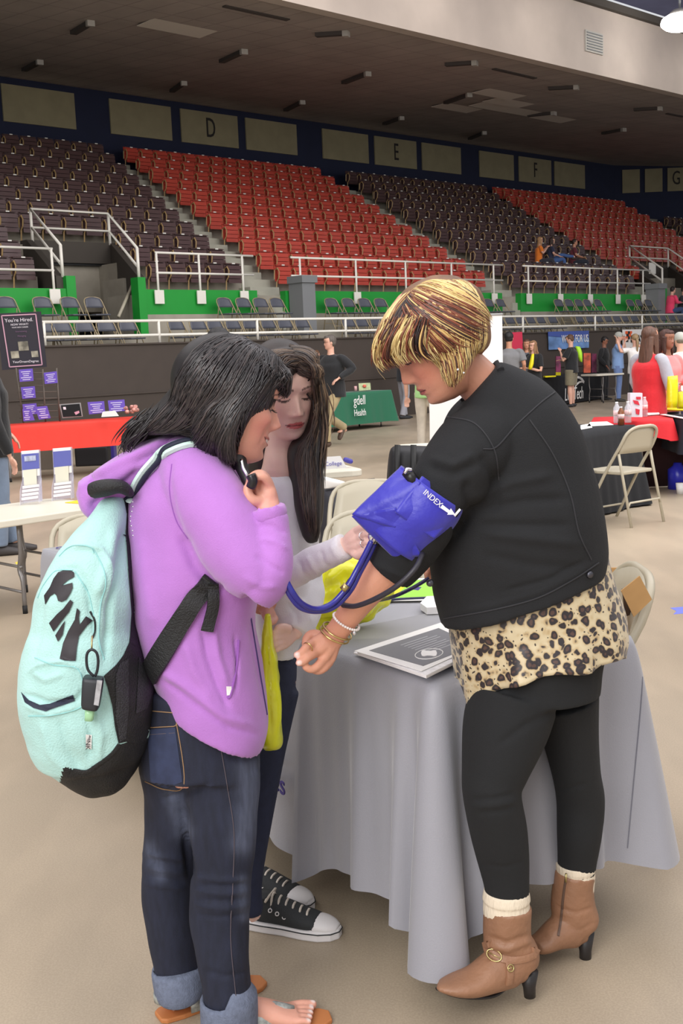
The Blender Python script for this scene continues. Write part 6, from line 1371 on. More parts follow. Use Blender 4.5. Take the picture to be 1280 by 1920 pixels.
def colW(P, g):
    m0 = P[0]; p = topx(np.array([P[0]]))[0]; pe = topx(np.array([P[-1]]))[0]; dirk = _nz.noise(Vector((p[0]*.022+pe[0]*.012, p[1]*.03+pe[1]*.02, 3.1)))*2.0+g.normal(0, .27)
    back = max(0, (p[0]*.4+pe[0]*.6-830)/90)
    if dirk-back*.55 > .32: c = palW[0]
    elif dirk-back*.5 > .05: c = palW[5] if g.random() < .6 else palW[1]
    elif dirk-back*.35 > -.28: c = palW[1] if g.random() < .35 else palW[2]
    elif dirk > -.8: c = palW[3] if g.random() < .6 else palW[2]
    else: c = palW[4]
    c = c*(.82+.3*g.random()); return np.tile(c, (len(P), 1))
GW = [[(752, 552, 2.42), (722, 590, 2.42), (703, 640, 2.42), (712, 682, 2.42)], [(768, 540, 2.4), (742, 590, 2.4), (728, 640, 2.4), (745, 688, 2.42)], [(785, 530, 2.38), (768, 585, 2.37), (760, 640, 2.38), (780, 690, 2.4)], [(803, 524, 2.38), (800, 585, 2.36), (802, 640, 2.37), (822, 688, 2.38), (838, 722, 2.38)], [(822, 520, 2.38), (835, 580, 2.36), (848, 640, 2.37), (858, 690, 2.38), (856, 728, 2.38)], [(842, 518, 2.39), (866, 575, 2.38), (880, 630, 2.38), (878, 668, 2.4)], [(862, 522, 2.4), (895, 570, 2.4), (910, 625, 2.4), (898, 668, 2.42)]]
hair_locks('hair_strands', GW, 2300, M_hairW, sh, ts, .00075, (.001, .011), seed=3, jit=.007, colf=colW, tipcut=.12)
GW2 = [[(748, 556, 2.4), (775, 610, 2.38), (805, 650, 2.38), (835, 680, 2.38)], [(756, 548, 2.4), (800, 592, 2.37), (850, 622, 2.37), (890, 640, 2.4)], [(770, 536, 2.4), (825, 562, 2.37), (880, 590, 2.38), (914, 612, 2.42)], [(795, 524, 2.4), (850, 540, 2.38), (895, 570, 2.4), (917, 600, 2.43)]]
GB = [[(724, 606, 2.372), (704, 650, 2.378), (706, 676, 2.40), (718, 690, 2.41)], [(744, 600, 2.36), (724, 640, 2.362), (722, 668, 2.385), (736, 688, 2.395)], [(772, 598, 2.35), (754, 632, 2.352), (752, 658, 2.372), (764, 677, 2.38)], [(802, 600, 2.345), (798, 630, 2.348), (806, 652, 2.36), (824, 672, 2.365)]]
hair_locks('bangs', GB, 520, M_hairW, sh, None, .0008, seed=9, jit=.009, colf=colW, tipcut=.1)
hair_locks('hair_strands', GW2, 1600, M_hairW, sh, ts, .00075, (.004, .013), seed=5, jit=.006, colf=colW, tipcut=.3)
hair_locks('hair_strands', [[(x, y, Y+.22) for x, y, Y in G_] for G_ in GW], 500, M_hairW, sh, ts, .0014, (.001, .008), back=True, seed=6, colf=colW)
m_ = MB(); m_.tube([A_(712, 600, 2.44), A_(698, 650, 2.43), A_(706, 690, 2.42), A_(722, 712, 2.42)], .0004, 4, sub=4); m_.build('stray_hair', mat('stray_blonde', (200, 176, 130), .5), sh)
# ear ring
m_ = MB(); m_.ell(A_(858, 693, 2.372), (.0028,)*3, 8, 6); m_.ell(A_(869, 699, 2.376), (.0024,)*3, 8, 6); o = m_.build('earring', mat('crystal_stud', (240, 240, 245), .1, metal=.6), woman)
# bracelets and ring (worn, but things of their own)
M_gold = mat('gold_bangle', (206, 180, 120), .25, metal=.9); M_pearl = mat('pearl', (238, 230, 226), .2, coat=.5)
axis = nrm(A_(618, 1200, 2.43)-A_(690, 1105, 2.40))
def bangle(x, y, Y, rx, tilt, name, label, cat, pearl=False):
    c = A_(x, y, Y); a1 = nrm(np.cross(axis, FW)); a2 = np.cross(axis, a1); ax2 = nrm(axis+tilt*a1); a1 = nrm(np.cross(ax2, FW)); a2 = np.cross(ax2, a1); k = rx/pxm(c)
    pts = [c+a1*k*math.cos(t)+a2*k*.95*math.sin(t) for t in np.linspace(0, 2*np.pi, 34, endpoint=False)]; m_ = MB()
    if pearl:
        e = empty(name, c, label, cat)
        for P in pts: s_ = MB(); s_.ell(P, (.0032,)*3, 8, 6); s_.build('pearl', M_pearl, e)
        s_ = MB(); s_.ell(A_(664, 1187, 2.40), (.004, .004, .006), 8, 6); s_.build('charm', mat('silver_charm', (220, 220, 224), .2, metal=.8), e); return e
    m_.tube(pts, .0022, 8, closed=True); o = m_.build(name, M_gold); tag(o, label, cat); return o
bangle(627, 1190, 2.43, 29, .15, 'bangle', 'gold bangle on the woman\'s wrist, the one nearer her hand', 'bracelet'); bangle(632, 1183, 2.43, 29, .15, 'bangle', 'gold bangle on the woman\'s wrist, the one nearer the pearls', 'bracelet')
bangle(649, 1165, 2.42, 27, .1, 'pearl_bracelet', 'pearl bracelet with a small charm above the gold bangles', 'bracelet', True)
m_ = MB(); c = A_(577, 1214, 2.385); ax3 = nrm(A_(565, 1226, 2.375)-A_(588, 1206, 2.41)); a1 = nrm(np.cross(ax3, FW)); a2 = np.cross(ax3, a1)
m_.tube([c+(a1*math.cos(t)+a2*math.sin(t))*.0115 for t in np.linspace(0, 2*np.pi, 20, endpoint=False)], .0014, 6, closed=True); o = m_.build('ring', M_gold); tag(o, 'thin gold ring on a finger of the woman\'s hand', 'ring')
# ---- blood pressure cuff
M_cuff = mat('royal_blue_nylon', (52, 50, 172), .42, var=.06, vscale=6, bump=.25, bscale=40, sheen=.2)
e = empty('blood_pressure_cuff', at(775, 960, 2.36), 'royal blue blood pressure cuff with white INDEX print wrapped around the woman\'s sleeve', 'blood pressure cuff')
q = MB()
spans(q, [(757, 877, 862, 952, 2.37, .088), (733, 905, 842, 985, 2.37, .090), (705, 938, 812, 1018, 2.375, .088), (690, 968, 785, 1046, 2.38, .084)], 44, 6, 2.0, cap=False)
# overlapping tail of the cuff standing off to the left
cu = q.build('cuff_band', M_cuff, e); wrinkle(cu, 16, .005); sd = cu.modifiers.new('s', 'SOLIDIFY'); sd.thickness = .007
def patch(name, q4, m, parent, nu=16, nv=16, bulge=.0, th=.006, wr=0.0):
    """curved cloth patch through 4 corners (x,y,Y)"""
    P = [A_(*c) for c in q4]; VV = []
    for j in range(nv+1):
        for i in range(nu+1):
            u, v = i/nu, j/nv; X = (P[0]*(1-u)+P[1]*u)*(1-v)+(P[3]*(1-u)+P[2]*u)*v; VV.append(X-FW*(bulge*math.sin(math.pi*u)*math.sin(math.pi*v)+wr*math.sin(9*u+4*v)*math.sin(5*v+2*u)))
    Fs = [(j*(nu+1)+i, j*(nu+1)+i+1, (j+1)*(nu+1)+i+1, (j+1)*(nu+1)+i) for j in range(nv) for i in range(nu)]
    mb = MB(); mb.add(VV, Fs); o = mb.build(name, m, parent); s_ = o.modifiers.new('s', 'SOLIDIFY'); s_.thickness = th; return o
patch('cuff_tail', [(753, 878, 2.33), (790, 905, 2.29), (742, 990, 2.29), (661, 966, 2.32)], M_cuff, e, 18, 18, .012, .006, .003)
patch('cuff_tail', [(661, 966, 2.322), (742, 950, 2.285), (790, 1040, 2.305), (740, 1043, 2.33)], M_cuff, e, 18, 18, .010, .006, .003)
patch('cuff_tail', [(790, 893, 2.30), (863, 955, 2.33), (812, 1010, 2.29), (740, 960, 2.28)], M_cuff, e, 18, 18, .012, .006, .002)
# lettering INDEX and arrow on the cuff
u = nrm(A_(826, 946, 2.30)-A_(800, 924, 2.29)); dn = nrm(A_(790, 940, 2.29)-A_(805, 922, 2.29)); nrmv = nrm(np.cross(u, -dn)); nrmv = nrmv if nrmv @ FW < 0 else -nrmv
M_print = mat('white_cuff_print', (236, 236, 240), .5)
text('lettering', 'INDEX', .0165, frame(A_(811, 935, 2.262), u, -dn), M_print, e, .0006)
m_ = MB(); c0_ = [(829, 946), (843, 957), (845, 953), (853, 965), (838, 965), (840, 962), (825, 952)]; m_.quadbox([A_(x, y, 2.268) for x, y in c0_], FW*.001); m_.build('arrow', M_print, e, smooth=False)
m_ = MB(); m_.quadbox([A_(x, y, 2.29) for x, y in ((850, 966), (861, 953), (864, 956), (853, 969))], FW*.001); m_.build('arrow', M_print, e, smooth=False)
m_ = MB(); m_.cyl(A_(778, 905, 2.30), A_(762, 884, 2.31), .012, seg=10); m_.build('hose_port', mat('black_rubber_port', (26, 26, 28), .4), e); m_ = MB(); m_.tube([A_(758, 888, 2.29), A_(763, 880, 2.29), A_(772, 881, 2.29)], .004, 8, sub=3); m_.build('metal_ring', mat('chrome', (225, 225, 230), .12, metal=1), e)
o = MB().tube([A_(792, 1038, 2.30), A_(778, 1066, 2.27), A_(745, 1098, 2.27), (A_(705, 1122, 2.30)), A_(668, 1136, 2.34), A_(644, 1135, 2.37)], .0058, 8, sub=5).build('rubber_hose', mat('dark_rubber_hose', (48, 46, 54), .45), e)
o = MB().tube([A_(644, 1135, 2.37), A_(640, 1125, 2.40), A_(655, 1090, 2.44), A_(690, 1060, 2.45)], .0058, 8, sub=5).build('rubber_hose', _mats['dark_rubber_hose'], e)
o = MB().tube([ground(700, 1130, .758), ground(740, 1124, .758), ground(800, 1121, .758), ground(860, 1120, .758)], .004, 8, sub=5).build('air_cable', mat('navy_rubber_tube', (44, 44, 84), .4)); tag(o, 'thin navy tube lying on the grey cloth across the green flyer', 'tube')
o = MB().tube([ground(690, 1129, .758), A_(730, 1121, 2.75), A_(770, 1104, 2.72), A_(804, 1084, 2.72)], .0048, 8, sub=5).build('air_cable', _mats['navy_rubber_tube']); tag(o, 'navy tube rising from the cloth to the woman\'s far hand', 'tube')
# ============================================================ girl in the purple hoodie (profile to the right)
girl = empty('person', ground(420, 1925), 'girl with long black hair in a purple hoodie and dark jeans wearing the mint backpack', 'person')
SK_1 = (216, 158, 138)
M_skin1 = skinmat('skin_girl', SK_1, .45)
h1 = place_head(NOSE, (523, 803), 2.40, rot_head(102, 12, 0), 1.06, smile=1.0, nose=1.12)
b = MB(); h1.add(b, 150, 160, False)
plimb(b, [(425, 800, 2.45, 42, .05), (405, 845, 2.46, 46, .055), (380, 890, 2.46, 80, .09), (365, 990, 2.46, 95, .11), (365, 1150, 2.45, 95, .11), (372, 1280, 2.43, 90, .11), (375, 1400, 2.42, 85, .11), (385, 1460, 2.41, 60, .08)], 24, 3)
plimb(b, [(375, 895, 2.35, 48), (412, 975, 2.30, 44), (455, 1050, 2.27, 38), (495, 1085, 2.26, 34), (510, 1040, 2.27, 30), (508, 985, 2.29, 25), (502, 950, 2.30, 23, .02), (497, 930, 2.31, 24, .018)], 18, 4)
fingers(b, at(500, 945, 2.305), [at(507, 912, 2.30), at(500, 897, 2.305), at(489, 892, 2.315), at(478, 896, 2.325)],
        [[at(496, 896, 2.285), at(483, 893, 2.28), at(474, 899, 2.285)], [at(488, 888, 2.29), at(474, 892, 2.285), at(467, 902, 2.29)], [at(478, 892, 2.30), at(468, 903, 2.295), at(466, 916, 2.30)], [at(470, 906, 2.315), at(464, 918, 2.31), at(468, 928, 2.31)]],
        .0090, [at(488, 940, 2.295), at(474, 938, 2.285), at(466, 928, 2.285), at(463, 915, 2.29)], .017)
plimb(b, [(400, 890, 2.58, 45), (440, 990, 2.64, 40), (470, 1070, 2.66, 32), (490, 1120, 2.62, 26), (498, 1140, 2.60, 22)], 16, 3)
fingers(b, at(498, 1140, 2.60), [at(500, 1158, 2.58), at(504, 1158, 2.59), at(508, 1157, 2.60), at(511, 1155, 2.61)], [[at(503, 1168, 2.57), at(508, 1166, 2.575)], [at(507, 1168, 2.58), at(512, 1165, 2.585)], [at(511, 1167, 2.59), at(515, 1163, 2.595)], [at(514, 1163, 2.60), at(517, 1159, 2.605)]], .0085, None, .012)
LEGN = [(420, 1430, 2.40, 66), (415, 1540, 2.38, 64), (414, 1640, 2.37, 56), (412, 1720, 2.36, 54), (417, 1790, 2.35, 49), (425, 1850, 2.345, 45), (430, 1900, 2.34, 43)]
LEGF = [(335, 1400, 2.47, 70), (332, 1500, 2.47, 58), (322, 1580, 2.47, 53), (316, 1650, 2.47, 50), (320, 1720, 2.47, 48), (328, 1780, 2.47, 44), (335, 1835, 2.47, 42)]
plimb(b, [(x, y, Y, r*.72) for x, y, Y, r in LEGN]+[(432, 1925, 2.34, 24), (436, 1950, 2.34, 22)], 18, 3)
plimb(b, [(x, y, Y, r*.72) for x, y, Y, r in LEGF]+[(336, 1862, 2.46, 24), (333, 1880, 2.455, 23)], 18, 3)
def foot(b, heel, toe, ankle, toes=True, r=.036):
    heel, toe, ankle = [np.asarray(v, float) for v in (heel, toe, ankle)]; d = nrm(toe-heel); sd = nrm(np.cross(d, Z_)); L_ = np.linalg.norm(toe-heel)
    limb(b, [(heel+Z_*.022+d*.01, .028, .024), (heel+d*.045+Z_*.04, .031, .036), (heel+d*.10+Z_*.036, .031, .030), (heel+d*L_*.66+Z_*.02, .040, .019), (heel+d*L_*.78+Z_*.016, .040, .013)], 18, Z_, 4)
    limb(b, [(ankle, .032, .034), ((ankle+heel+d*.05)/2+Z_*.02, .032, .036), (heel+d*.055+Z_*.035, .03, .034)], 16, None, 3)
    tn = []
    for k in range(5):
        o_ = (-.030+.0155*k); base = heel+d*L_*.74+sd*o_*1.0+Z_*.016; ln = (.052, .046, .041, .036, .030)[k]*L_/.23; rr = .0115 if k == 0 else .0082
        tip = base+d*ln+sd*o_*.05+Z_*(-.004); limb(b, [(base, rr*1.1, rr), ((base+tip)/2+Z_*.003, rr, rr*.95), (tip, rr*.95, rr*.85)], 10, Z_, 3); b.ell(tip, (rr*.9,)*3, 8, 6); tn.append(tip+Z_*rr*.8+d*.001)
    return tn
hn = ground(405, 1938, .012); tn_ = ground(588, 1907, .012); hf = ground(305, 1900, .012); tf = ground(482, 1838, .012)
nd_ = nrm(tn_-hn); fd_ = nrm(tf-hf)
n1 = foot(b, hn, hn+nd_*.235, at(432, 1925, 2.34)); n2 = foot(b, hf, hf+fd_*.235, at(336, 1866, 2.455))
body1 = organic(b, 'body', M_skin1, girl, .0031, 3, .4)
def nails1(V, col):
    for P in n1+n2:
        d = np.linalg.norm(V-P, axis=1); w_ = np.clip(1-d/.0075, 0, 1)[:, None]**.5; col[:] = col*(1-w_)+np.array(lin((240, 226, 222)))*w_
tint(body1, h1, SK_1, (176, 92, 92), (40, 30, 28), (24, 20, 20), (212, 116, 106), .6, smile=1.0, shadow=(150, 96, 84), teeth=True, extra=nails1, iris=(40, 28, 26))
# eyelashes
def lashes(h, parent, name='eyelashes', n=9, ln=.009, drop=-.35):
    m_ = MB()
    for sx in (-1, 1):
        for k in range(n):
            t = k/(n-1)*2-1; x = sx*(.031+.0135*t); z = .0008-.0038*(1-t*t); y0 = .0795-.006*abs(t); a = h.w((x, y0, z)); c = h.w((x+sx*.002*t, y0+ln*.7, z+drop*ln)); d_ = h.w((x+sx*.003*t, y0+ln, z+drop*ln*.6)); m_.tube([a, c, d_], [.0005, .0004, .0002], 4)
    return m_.build(name, mat('eyelash_black', (24, 20, 20), .6), parent)
lashes(h1, body1)
# sandals
M_solew = mat('tan_leather_sole', (184, 116, 66), .6); M_silver = mat('silver_perforated_strap', (176, 180, 176), .35, metal=.55, var=.35, vscale=110)
def sandal(heel, d, toes_end, sole_len, label=None):
    sd = nrm(np.cross(d, Z_)); e = empty('sandal', heel); e.parent = girl; e.matrix_parent_inverse = Matrix.Translation(-girl.location)
    prof = [(-.012, .020), (.0, .030), (.04, .034), (.10, .031), (.16, .040), (.20, .042), (.235, .034), (.255, .018)]; k = sole_len/.255
    P = [heel+d*(x*k)+sd*w_+Z_*(-.012) for x, w_ in prof]+[heel+d*(x*k)-sd*w_+Z_*(-.012) for x, w_ in prof[::-1]]; m_ = MB(); m_.quadbox(P, Z_*.012); m_.build('sole', M_solew, e, smooth=False, bevel=.003)
    # silver upper: wide band over the instep narrowing to the toe post, and a heel strap
    def arch(x, w_, hgt, n=13): return [heel+d*x+sd*(w_*math.cos(t))+Z_*(hgt*math.sin(t)-.0) for t in np.linspace(math.pi, 0, n)]
    secs = [arch(.055, .037, .066), arch(.075, .038, .064), arch(.10, .037, .060), arch(.13, .030, .052), arch(.155, .018, .044), arch(.178, .006, .034)]
    VV = np.vstack(secs); n = 13; Fs = [(j*n+i, j*n+i+1, (j+1)*n+i+1, (j+1)*n+i) for j in range(len(secs)-1) for i in range(n-1)]; mb = MB(); mb.add(VV, Fs); o = mb.build('upper_strap', M_silver, e); s_ = o.modifiers.new('s', 'SOLIDIFY'); s_.thickness = .0025; s_.offset = 1
    back = [heel+d*(.04-.055*math.sin(t))+sd*(.036*math.cos(t))+Z_*(.05+.0*math.sin(t)) for t in np.linspace(0, math.pi, 13)]
    mb = MB(); VV = [p for p in back]+[p-Z_*.018 for p in back]; mb.add(VV, [(i, i+1, 13+i+1, 13+i) for i in range(12)]); o = mb.build('heel_strap', M_silver, e); s_ = o.modifiers.new('s', 'SOLIDIFY'); s_.thickness = .003; s_.offset = 1
    return e
sandal(hn, nd_, None, .262); sandal(hf, fd_, None, .262)
# jeans
def denim():
    m = mat('dark_blue_denim', (38, 46, 76), .85, bump=.2, bscale=500); nt = m.node_tree; N = nt.nodes; L = nt.links; bb = N['Principled BSDF']
    at_ = N.new('ShaderNodeAttribute'); at_.attribute_name = 'tint'; nz = N.new('ShaderNodeTexNoise'); nz.inputs['Scale'].default_value = 70; tc = N.new('ShaderNodeTexCoord'); mp = N.new('ShaderNodeMapping'); mp.inputs['Scale'].default_value = (1, 1, .25); L.new(tc.outputs['Object'], mp.inputs['Vector']); L.new(mp.outputs['Vector'], nz.inputs['Vector'])
    mr = N.new('ShaderNodeMapRange'); mr.inputs['From Min'].default_value = .3; mr.inputs['From Max'].default_value = .7; mr.inputs['To Min'].default_value = .78; mr.inputs['To Max'].default_value = 1.25; L.new(nz.outputs['Fac'], mr.inputs['Value'])
    sc = N.new('ShaderNodeVectorMath'); sc.operation = 'SCALE'; L.new(at_.outputs['Color'], sc.inputs[0]); L.new(mr.outputs['Result'], sc.inputs['Scale']); L.new(sc.outputs['Vector'], bb.inputs['Base Color']); return m
M_den = denim()
def fade(o, base, faded, lines):
    """worn, washed patches of the denim itself"""
    V = vco(o); p = topx(V); w_ = np.zeros(len(V))
    for L_, wd_, a in lines: d, s_, t = segdist(p, L_); w_ = np.maximum(w_, a*np.exp(-(d/wd_)**2))
    col = np.array(lin(base))*(1-w_[:, None])+np.array(lin(faded))*w_[:, None]; at_ = o.data.color_attributes.new('tint', 'FLOAT_COLOR', 'POINT'); at_.data.foreach_set('color', col.ravel())
q = MB()
spans(q, [(270, 1275, 470, 1300, 2.43, .135), (262, 1330, 482, 1350, 2.43, .15), (258, 1395, 488, 1405, 2.43, .155), (264, 1450, 487, 1455, 2.42, .15)], 36, 4, 2.3)
plimb(q, [(418, 1440, 2.40, 70, .105), (414, 1540, 2.38, 69, .092), (414, 1620, 2.37, 60, .08), (413, 1670, 2.365, 57, .075), (412, 1730, 2.36, 56, .07), (417, 1790, 2.35, 51, .065), (424, 1850, 2.345, 46, .06), (428, 1880, 2.34, 45, .058)], 28, 4)
plimb(q, [(330, 1430, 2.46, 68, .1), (332, 1510, 2.47, 60, .085), (322, 1580, 2.47, 52, .075), (317, 1635, 2.47, 50, .07), (318, 1690, 2.47, 50, .066), (325, 1760, 2.47, 46, .06), (334, 1825, 2.47, 42, .055)], 26, 4)
jn = organic(q, 'jeans', M_den, girl, .0055, 4)
cr_l = []
for k, y in enumerate((1648, 1660, 1672, 1686, 1700, 1716)): cr_l.append(([(362, y-4+k % 2*5), (412, y+3), (466, y-2)], 4, -.0045 if k % 2 else .0045))
for k, y in enumerate((1600, 1612, 1626, 1642, 1656)): cr_l.append(([(270, y), (310, y+6), (350, y+12)], 4, -.004 if k % 2 else .004))
cr_l += [([(345, 1500), (350, 1580), (358, 1650)], 7, -.012), ([(300, 1500), (340, 1490), (400, 1470)], 6, -.005), ([(425, 1420), (460, 1424), (488, 1418)], 4, -.004), ([(380, 1820), (420, 1830), (465, 1822)], 5, -.004)]
crease(jn, cr_l); wrinkle(jn, 13, .004)
fade(jn, (28, 32, 50), (104, 112, 136), [([(465, 1440), (470, 1500), (455, 1580)], 22, .6), ([(325, 1495), (345, 1560)], 16, .5), ([(455, 1650), (458, 1720)], 10, .35), ([(280, 1590), (300, 1640)], 14, .3)])
tj1 = bvh(jn)
M_gst = mat('gold_stitching', (150, 118, 84), .8)
for path, w_ in (([(272, 1332), (320, 1336), (345, 1338)], 1.6), ([(270, 1365), (325, 1362), (332, 1363), (345, 1470), (310, 1480), (272, 1465)], 1.5), ([(412, 1395), (425, 1470), (438, 1560), (436, 1660), (432, 1760), (442, 1870)], 1.4), ([(272, 1378), (328, 1374)], 1.3)):
    ribbon('stitching', [(x, y, 2.3) for x, y in path], w_, .0008, M_gst if w_ > 1.45 else mat('dark_stitching', (84, 76, 84), .8), jn, tj1, .0006, 6)
decal('back_pocket', [[(276, 1368), (328, 1364), (342, 1466), (311, 1478), (282, 1466)]], tj1, mat('pocket_denim', (44, 52, 80), .85, var=.2, vscale=40), jn, .0016)
M_cuffd = mat('rolled_denim_cuff', (104, 112, 132), .9, var=.18, vscale=90, bump=.3, bscale=300)
q = MB(); plimb(q, [(428, 1868, 2.34, 47, .062), (429, 1874, 2.34, 50, .064), (430, 1930, 2.34, 49, .062), (430, 1944, 2.34, 47, .06)], 28, 3, cap=False); o = q.build('jeans_cuff', M_cuffd, girl); s_ = o.modifiers.new('s', 'SOLIDIFY'); s_.thickness = .005
q = MB(); plimb(q, [(333, 1812, 2.47, 43, .056), (334, 1818, 2.47, 46, .058), (338, 1850, 2.46, 45, .057), (339, 1856, 2.46, 43, .055)], 28, 3, cap=False); o = q.build('jeans_cuff', M_cuffd, girl); s_ = o.modifiers.new('s', 'SOLIDIFY'); s_.thickness = .005
# hoodie
M_hood = knit('purple_heather_fleece', (178, 118, 198))
q = MB()
spans(q, [(338, 812, 420, 858, 2.46, .055), (285, 856, 462, 900, 2.46, .12), (247, 915, 478, 955, 2.45, .15), (235, 985, 486, 1030, 2.44, .155), (240, 1065, 492, 1090, 2.43, .155), (250, 1145, 478, 1158, 2.43, .15), (268, 1222, 488, 1235, 2.43, .155), (290, 1268, 500, 1310, 2.43, .16), (300, 1288, 502, 1365, 2.43, .165), (306, 1300, 496, 1400, 2.43, .165)], 48, 5, 2.3)
plimb(q, [(350, 868, 2.42, 50, .08), (372, 905, 2.36, 68, .09), (405, 960, 2.32, 73, .09), (440, 1020, 2.29, 70, .085), (468, 1066, 2.27, 62, .08), (489, 1096, 2.26, 46, .07)], 28, 5)
plimb(q, [(478, 1108, 2.26, 44, .06), (505, 1080, 2.255, 42, .058), (514, 1040, 2.26, 36, .05), (512, 1000, 2.275, 33, .045), (507, 968, 2.285, 33, .042)], 24, 5)
plimb(q, [(400, 885, 2.58, 55, .075), (440, 990, 2.64, 48, .065), (468, 1070, 2.66, 42, .055), (488, 1118, 2.62, 34, .045)], 20, 4)
hd_ = organic(q, 'hoodie', M_hood, girl, .0055, 5)
crease(hd_, [([(350, 1125), (380, 1110), (420, 1100)], 9, -.008), ([(378, 1170), (388, 1230), (410, 1290), (430, 1330)], 7, -.008), ([(400, 1165), (408, 1230), (425, 1290)], 7, .007), ([(345, 1200), (365, 1260), (400, 1320)], 8, .006), ([(440, 1190), (445, 1240), (440, 1300)], 3, -.006), ([(298, 1255), (350, 1290), (420, 1345), (480, 1362)], 8, .007), ([(305, 1275), (360, 1315), (430, 1365), (485, 1378)], 5, -.005),
             ([(340, 1000), (365, 1060), (395, 1100)], 10, -.009), ([(320, 860), (318, 900), (330, 960), (345, 1005)], 6, -.004), ([(478, 1040), (505, 1060), (535, 1075)], 5, -.004), ([(482, 985), (510, 985), (538, 1000)], 4, -.004), ([(485, 1010), (515, 1015), (540, 1030)], 5, .004), ([(455, 1080), (490, 1100), (520, 1100)], 5, .004), ([(465, 1170), (480, 1240), (496, 1330)], 3, -.003), ([(260, 1000), (275, 1100), (290, 1180)], 14, .006)])
wrinkle(hd_, 12, .004)
th1 = bvh(hd_)
# seams, zip, pocket, studs
ribbon('sleeve_seam', [(x, y, 2.3) for x, y in ((322, 870), (318, 920), (330, 975), (352, 1010))], 2, .0007, mat('dark_purple_seam', (150, 92, 176), .9), hd_, th1, .0004, 6)
ribbon('zip_edge', [(x, y, 2.3) for x, y in ((470, 1160), (478, 1210), (488, 1270), (500, 1340))], 3, .0012, mat('navy_zip_tape', (70, 56, 110), .7), hd_, th1, .0008, 6)
ribbon('pocket_edge', [(x, y, 2.3) for x, y in ((447, 1200), (443, 1250), (432, 1302), (426, 1308))], 4, .002, mat('dark_purple_seam', (150, 92, 176), .9), hd_, th1, .0006, 6)
decal('pocket_lining', [[(424, 1287), (434, 1287), (434, 1303), (425, 1304)]], th1, M_wht, hd_, .002)
m_ = MB()
for k in range(9):
    x, y = 243+2.5*math.sin(k), 932+k*9; h = th1.ray_cast(Vector(CP), Vector(ray(x+4, y)).normalized())
    if h[0]: m_.ell(np.array(h[0]), (.0022,)*3, 6, 5)
m_.build('rhinestones', mat('rhinestone', (240, 240, 246), .1, metal=.8), hd_)
q = MB(); plimb(q, [(504, 972, 2.285, 33, .042), (503, 965, 2.285, 36, .045), (502, 955, 2.29, 35, .044), (501, 950, 2.29, 32, .040)], 26, 4); o = organic(q, 'sleeve_cuff', M_hood, hd_, .005, 3)
q = MB()
plimb(q, [(160, 905, 2.40, 12, .03), (172, 922, 2.40, 34, .06), (205, 915, 2.41, 42, .085), (245, 888, 2.42, 40, .10), (290, 858, 2.44, 34, .10), (340, 836, 2.45, 26, .08), (392, 838, 2.44, 20, .06), (432, 868, 2.42, 12, .04)], 28, 5)
plimb(q, [(160, 900, 2.38, 14, .03), (168, 940, 2.39, 20, .05), (180, 962, 2.40, 14, .04)], 16, 4)
ho = organic(q, 'hood', M_hood, hd_, .0055, 5)
crease(ho, [([(170, 950), (200, 925), (235, 905), (262, 880)], 7, -.012), ([(155, 905), (200, 880), (260, 850), (320, 822)], 6, .008), ([(250, 870), (300, 845), (360, 830)], 6, -.006)])
# hair
M_hair1 = mat('black_hair', (36, 32, 34), .34, attr='tint', spec=.6)
q = MB()
q.ell(h1.w((0, -.022, .036)), (.088*1.06, .104*1.06, .098*1.06), 30, 20, 0, h1.M)
spans(q, [(404, 638, 468, 638, 2.44, .05), (376, 657, 506, 655, 2.44, .10), (352, 682, 530, 680, 2.44, .115), (335, 708, 538, 705, 2.43, .12), (316, 733, 522, 735, 2.43, .125), (292, 760, 478, 765, 2.43, .12), (258, 786, 456, 790, 2.43, .11), (232, 813, 448, 822, 2.43, .085), (232, 832, 450, 848, 2.42, .06), (300, 838, 456, 872, 2.40, .03)], 40, 5, 2.2)
plimb(q, [(500, 690, 2.34, 18, .03), (464, 735, 2.325, 22, .03), (436, 785, 2.31, 22, .028), (424, 830, 2.31, 19, .024), (432, 868, 2.315, 12, .016)], 18, 4)
plimb(q, [(440, 720, 2.34, 40, .04), (408, 780, 2.32, 40, .035), (395, 830, 2.34, 34, .03), (402, 856, 2.36, 14, .02)], 20, 4)
plimb(q, [(525, 700, 2.38, 22, .04), (536, 722, 2.385, 12, .02), (536, 745, 2.39, 5, .008)], 14, 4)
plimb(q, [(440, 820, 2.37, 22, .03), (446, 855, 2.355, 16, .02), (456, 885, 2.335, 12, .014), (466, 905, 2.32, 11, .012), (470, 922, 2.32, 7, .008)], 14, 4)
s1 = organic(q, 'hair', mat('black_hair_underlayer', (24, 21, 23), .5, var=.3, vscale=30), girl, .0055, 4)
ts1 = bvh(s1)
def colD(base, sd=.25):
    b_ = [np.array(lin(c)) for c in base]
    def f(P, g): return np.tile(b_[int(g.random()*len(b_))]*(1-sd+2*sd*g.random()), (len(P), 1))
    return f
G1 = [[(448, 636, 2.36), (395, 660, 2.33), (340, 715, 2.32), (280, 785, 2.33), (228, 825, 2.35)], [(462, 638, 2.36), (420, 665, 2.32), (370, 730, 2.30), (320, 800, 2.31), (250, 838, 2.33)], [(480, 642, 2.36), (450, 670, 2.32), (410, 740, 2.30), (370, 800, 2.31), (330, 822, 2.32)], [(495, 648, 2.36), (475, 680, 2.32), (440, 745, 2.30), (410, 800, 2.31), (400, 845, 2.33)], [(508, 655, 2.36), (495, 690, 2.33), (460, 745, 2.31), (430, 800, 2.31), (440, 860, 2.33)], [(516, 662, 2.37), (518, 695, 2.34), (500, 735, 2.33), (462, 770, 2.32), (446, 830, 2.33)], [(520, 668, 2.38), (532, 700, 2.36), (536, 730, 2.37), (535, 752, 2.38)]]
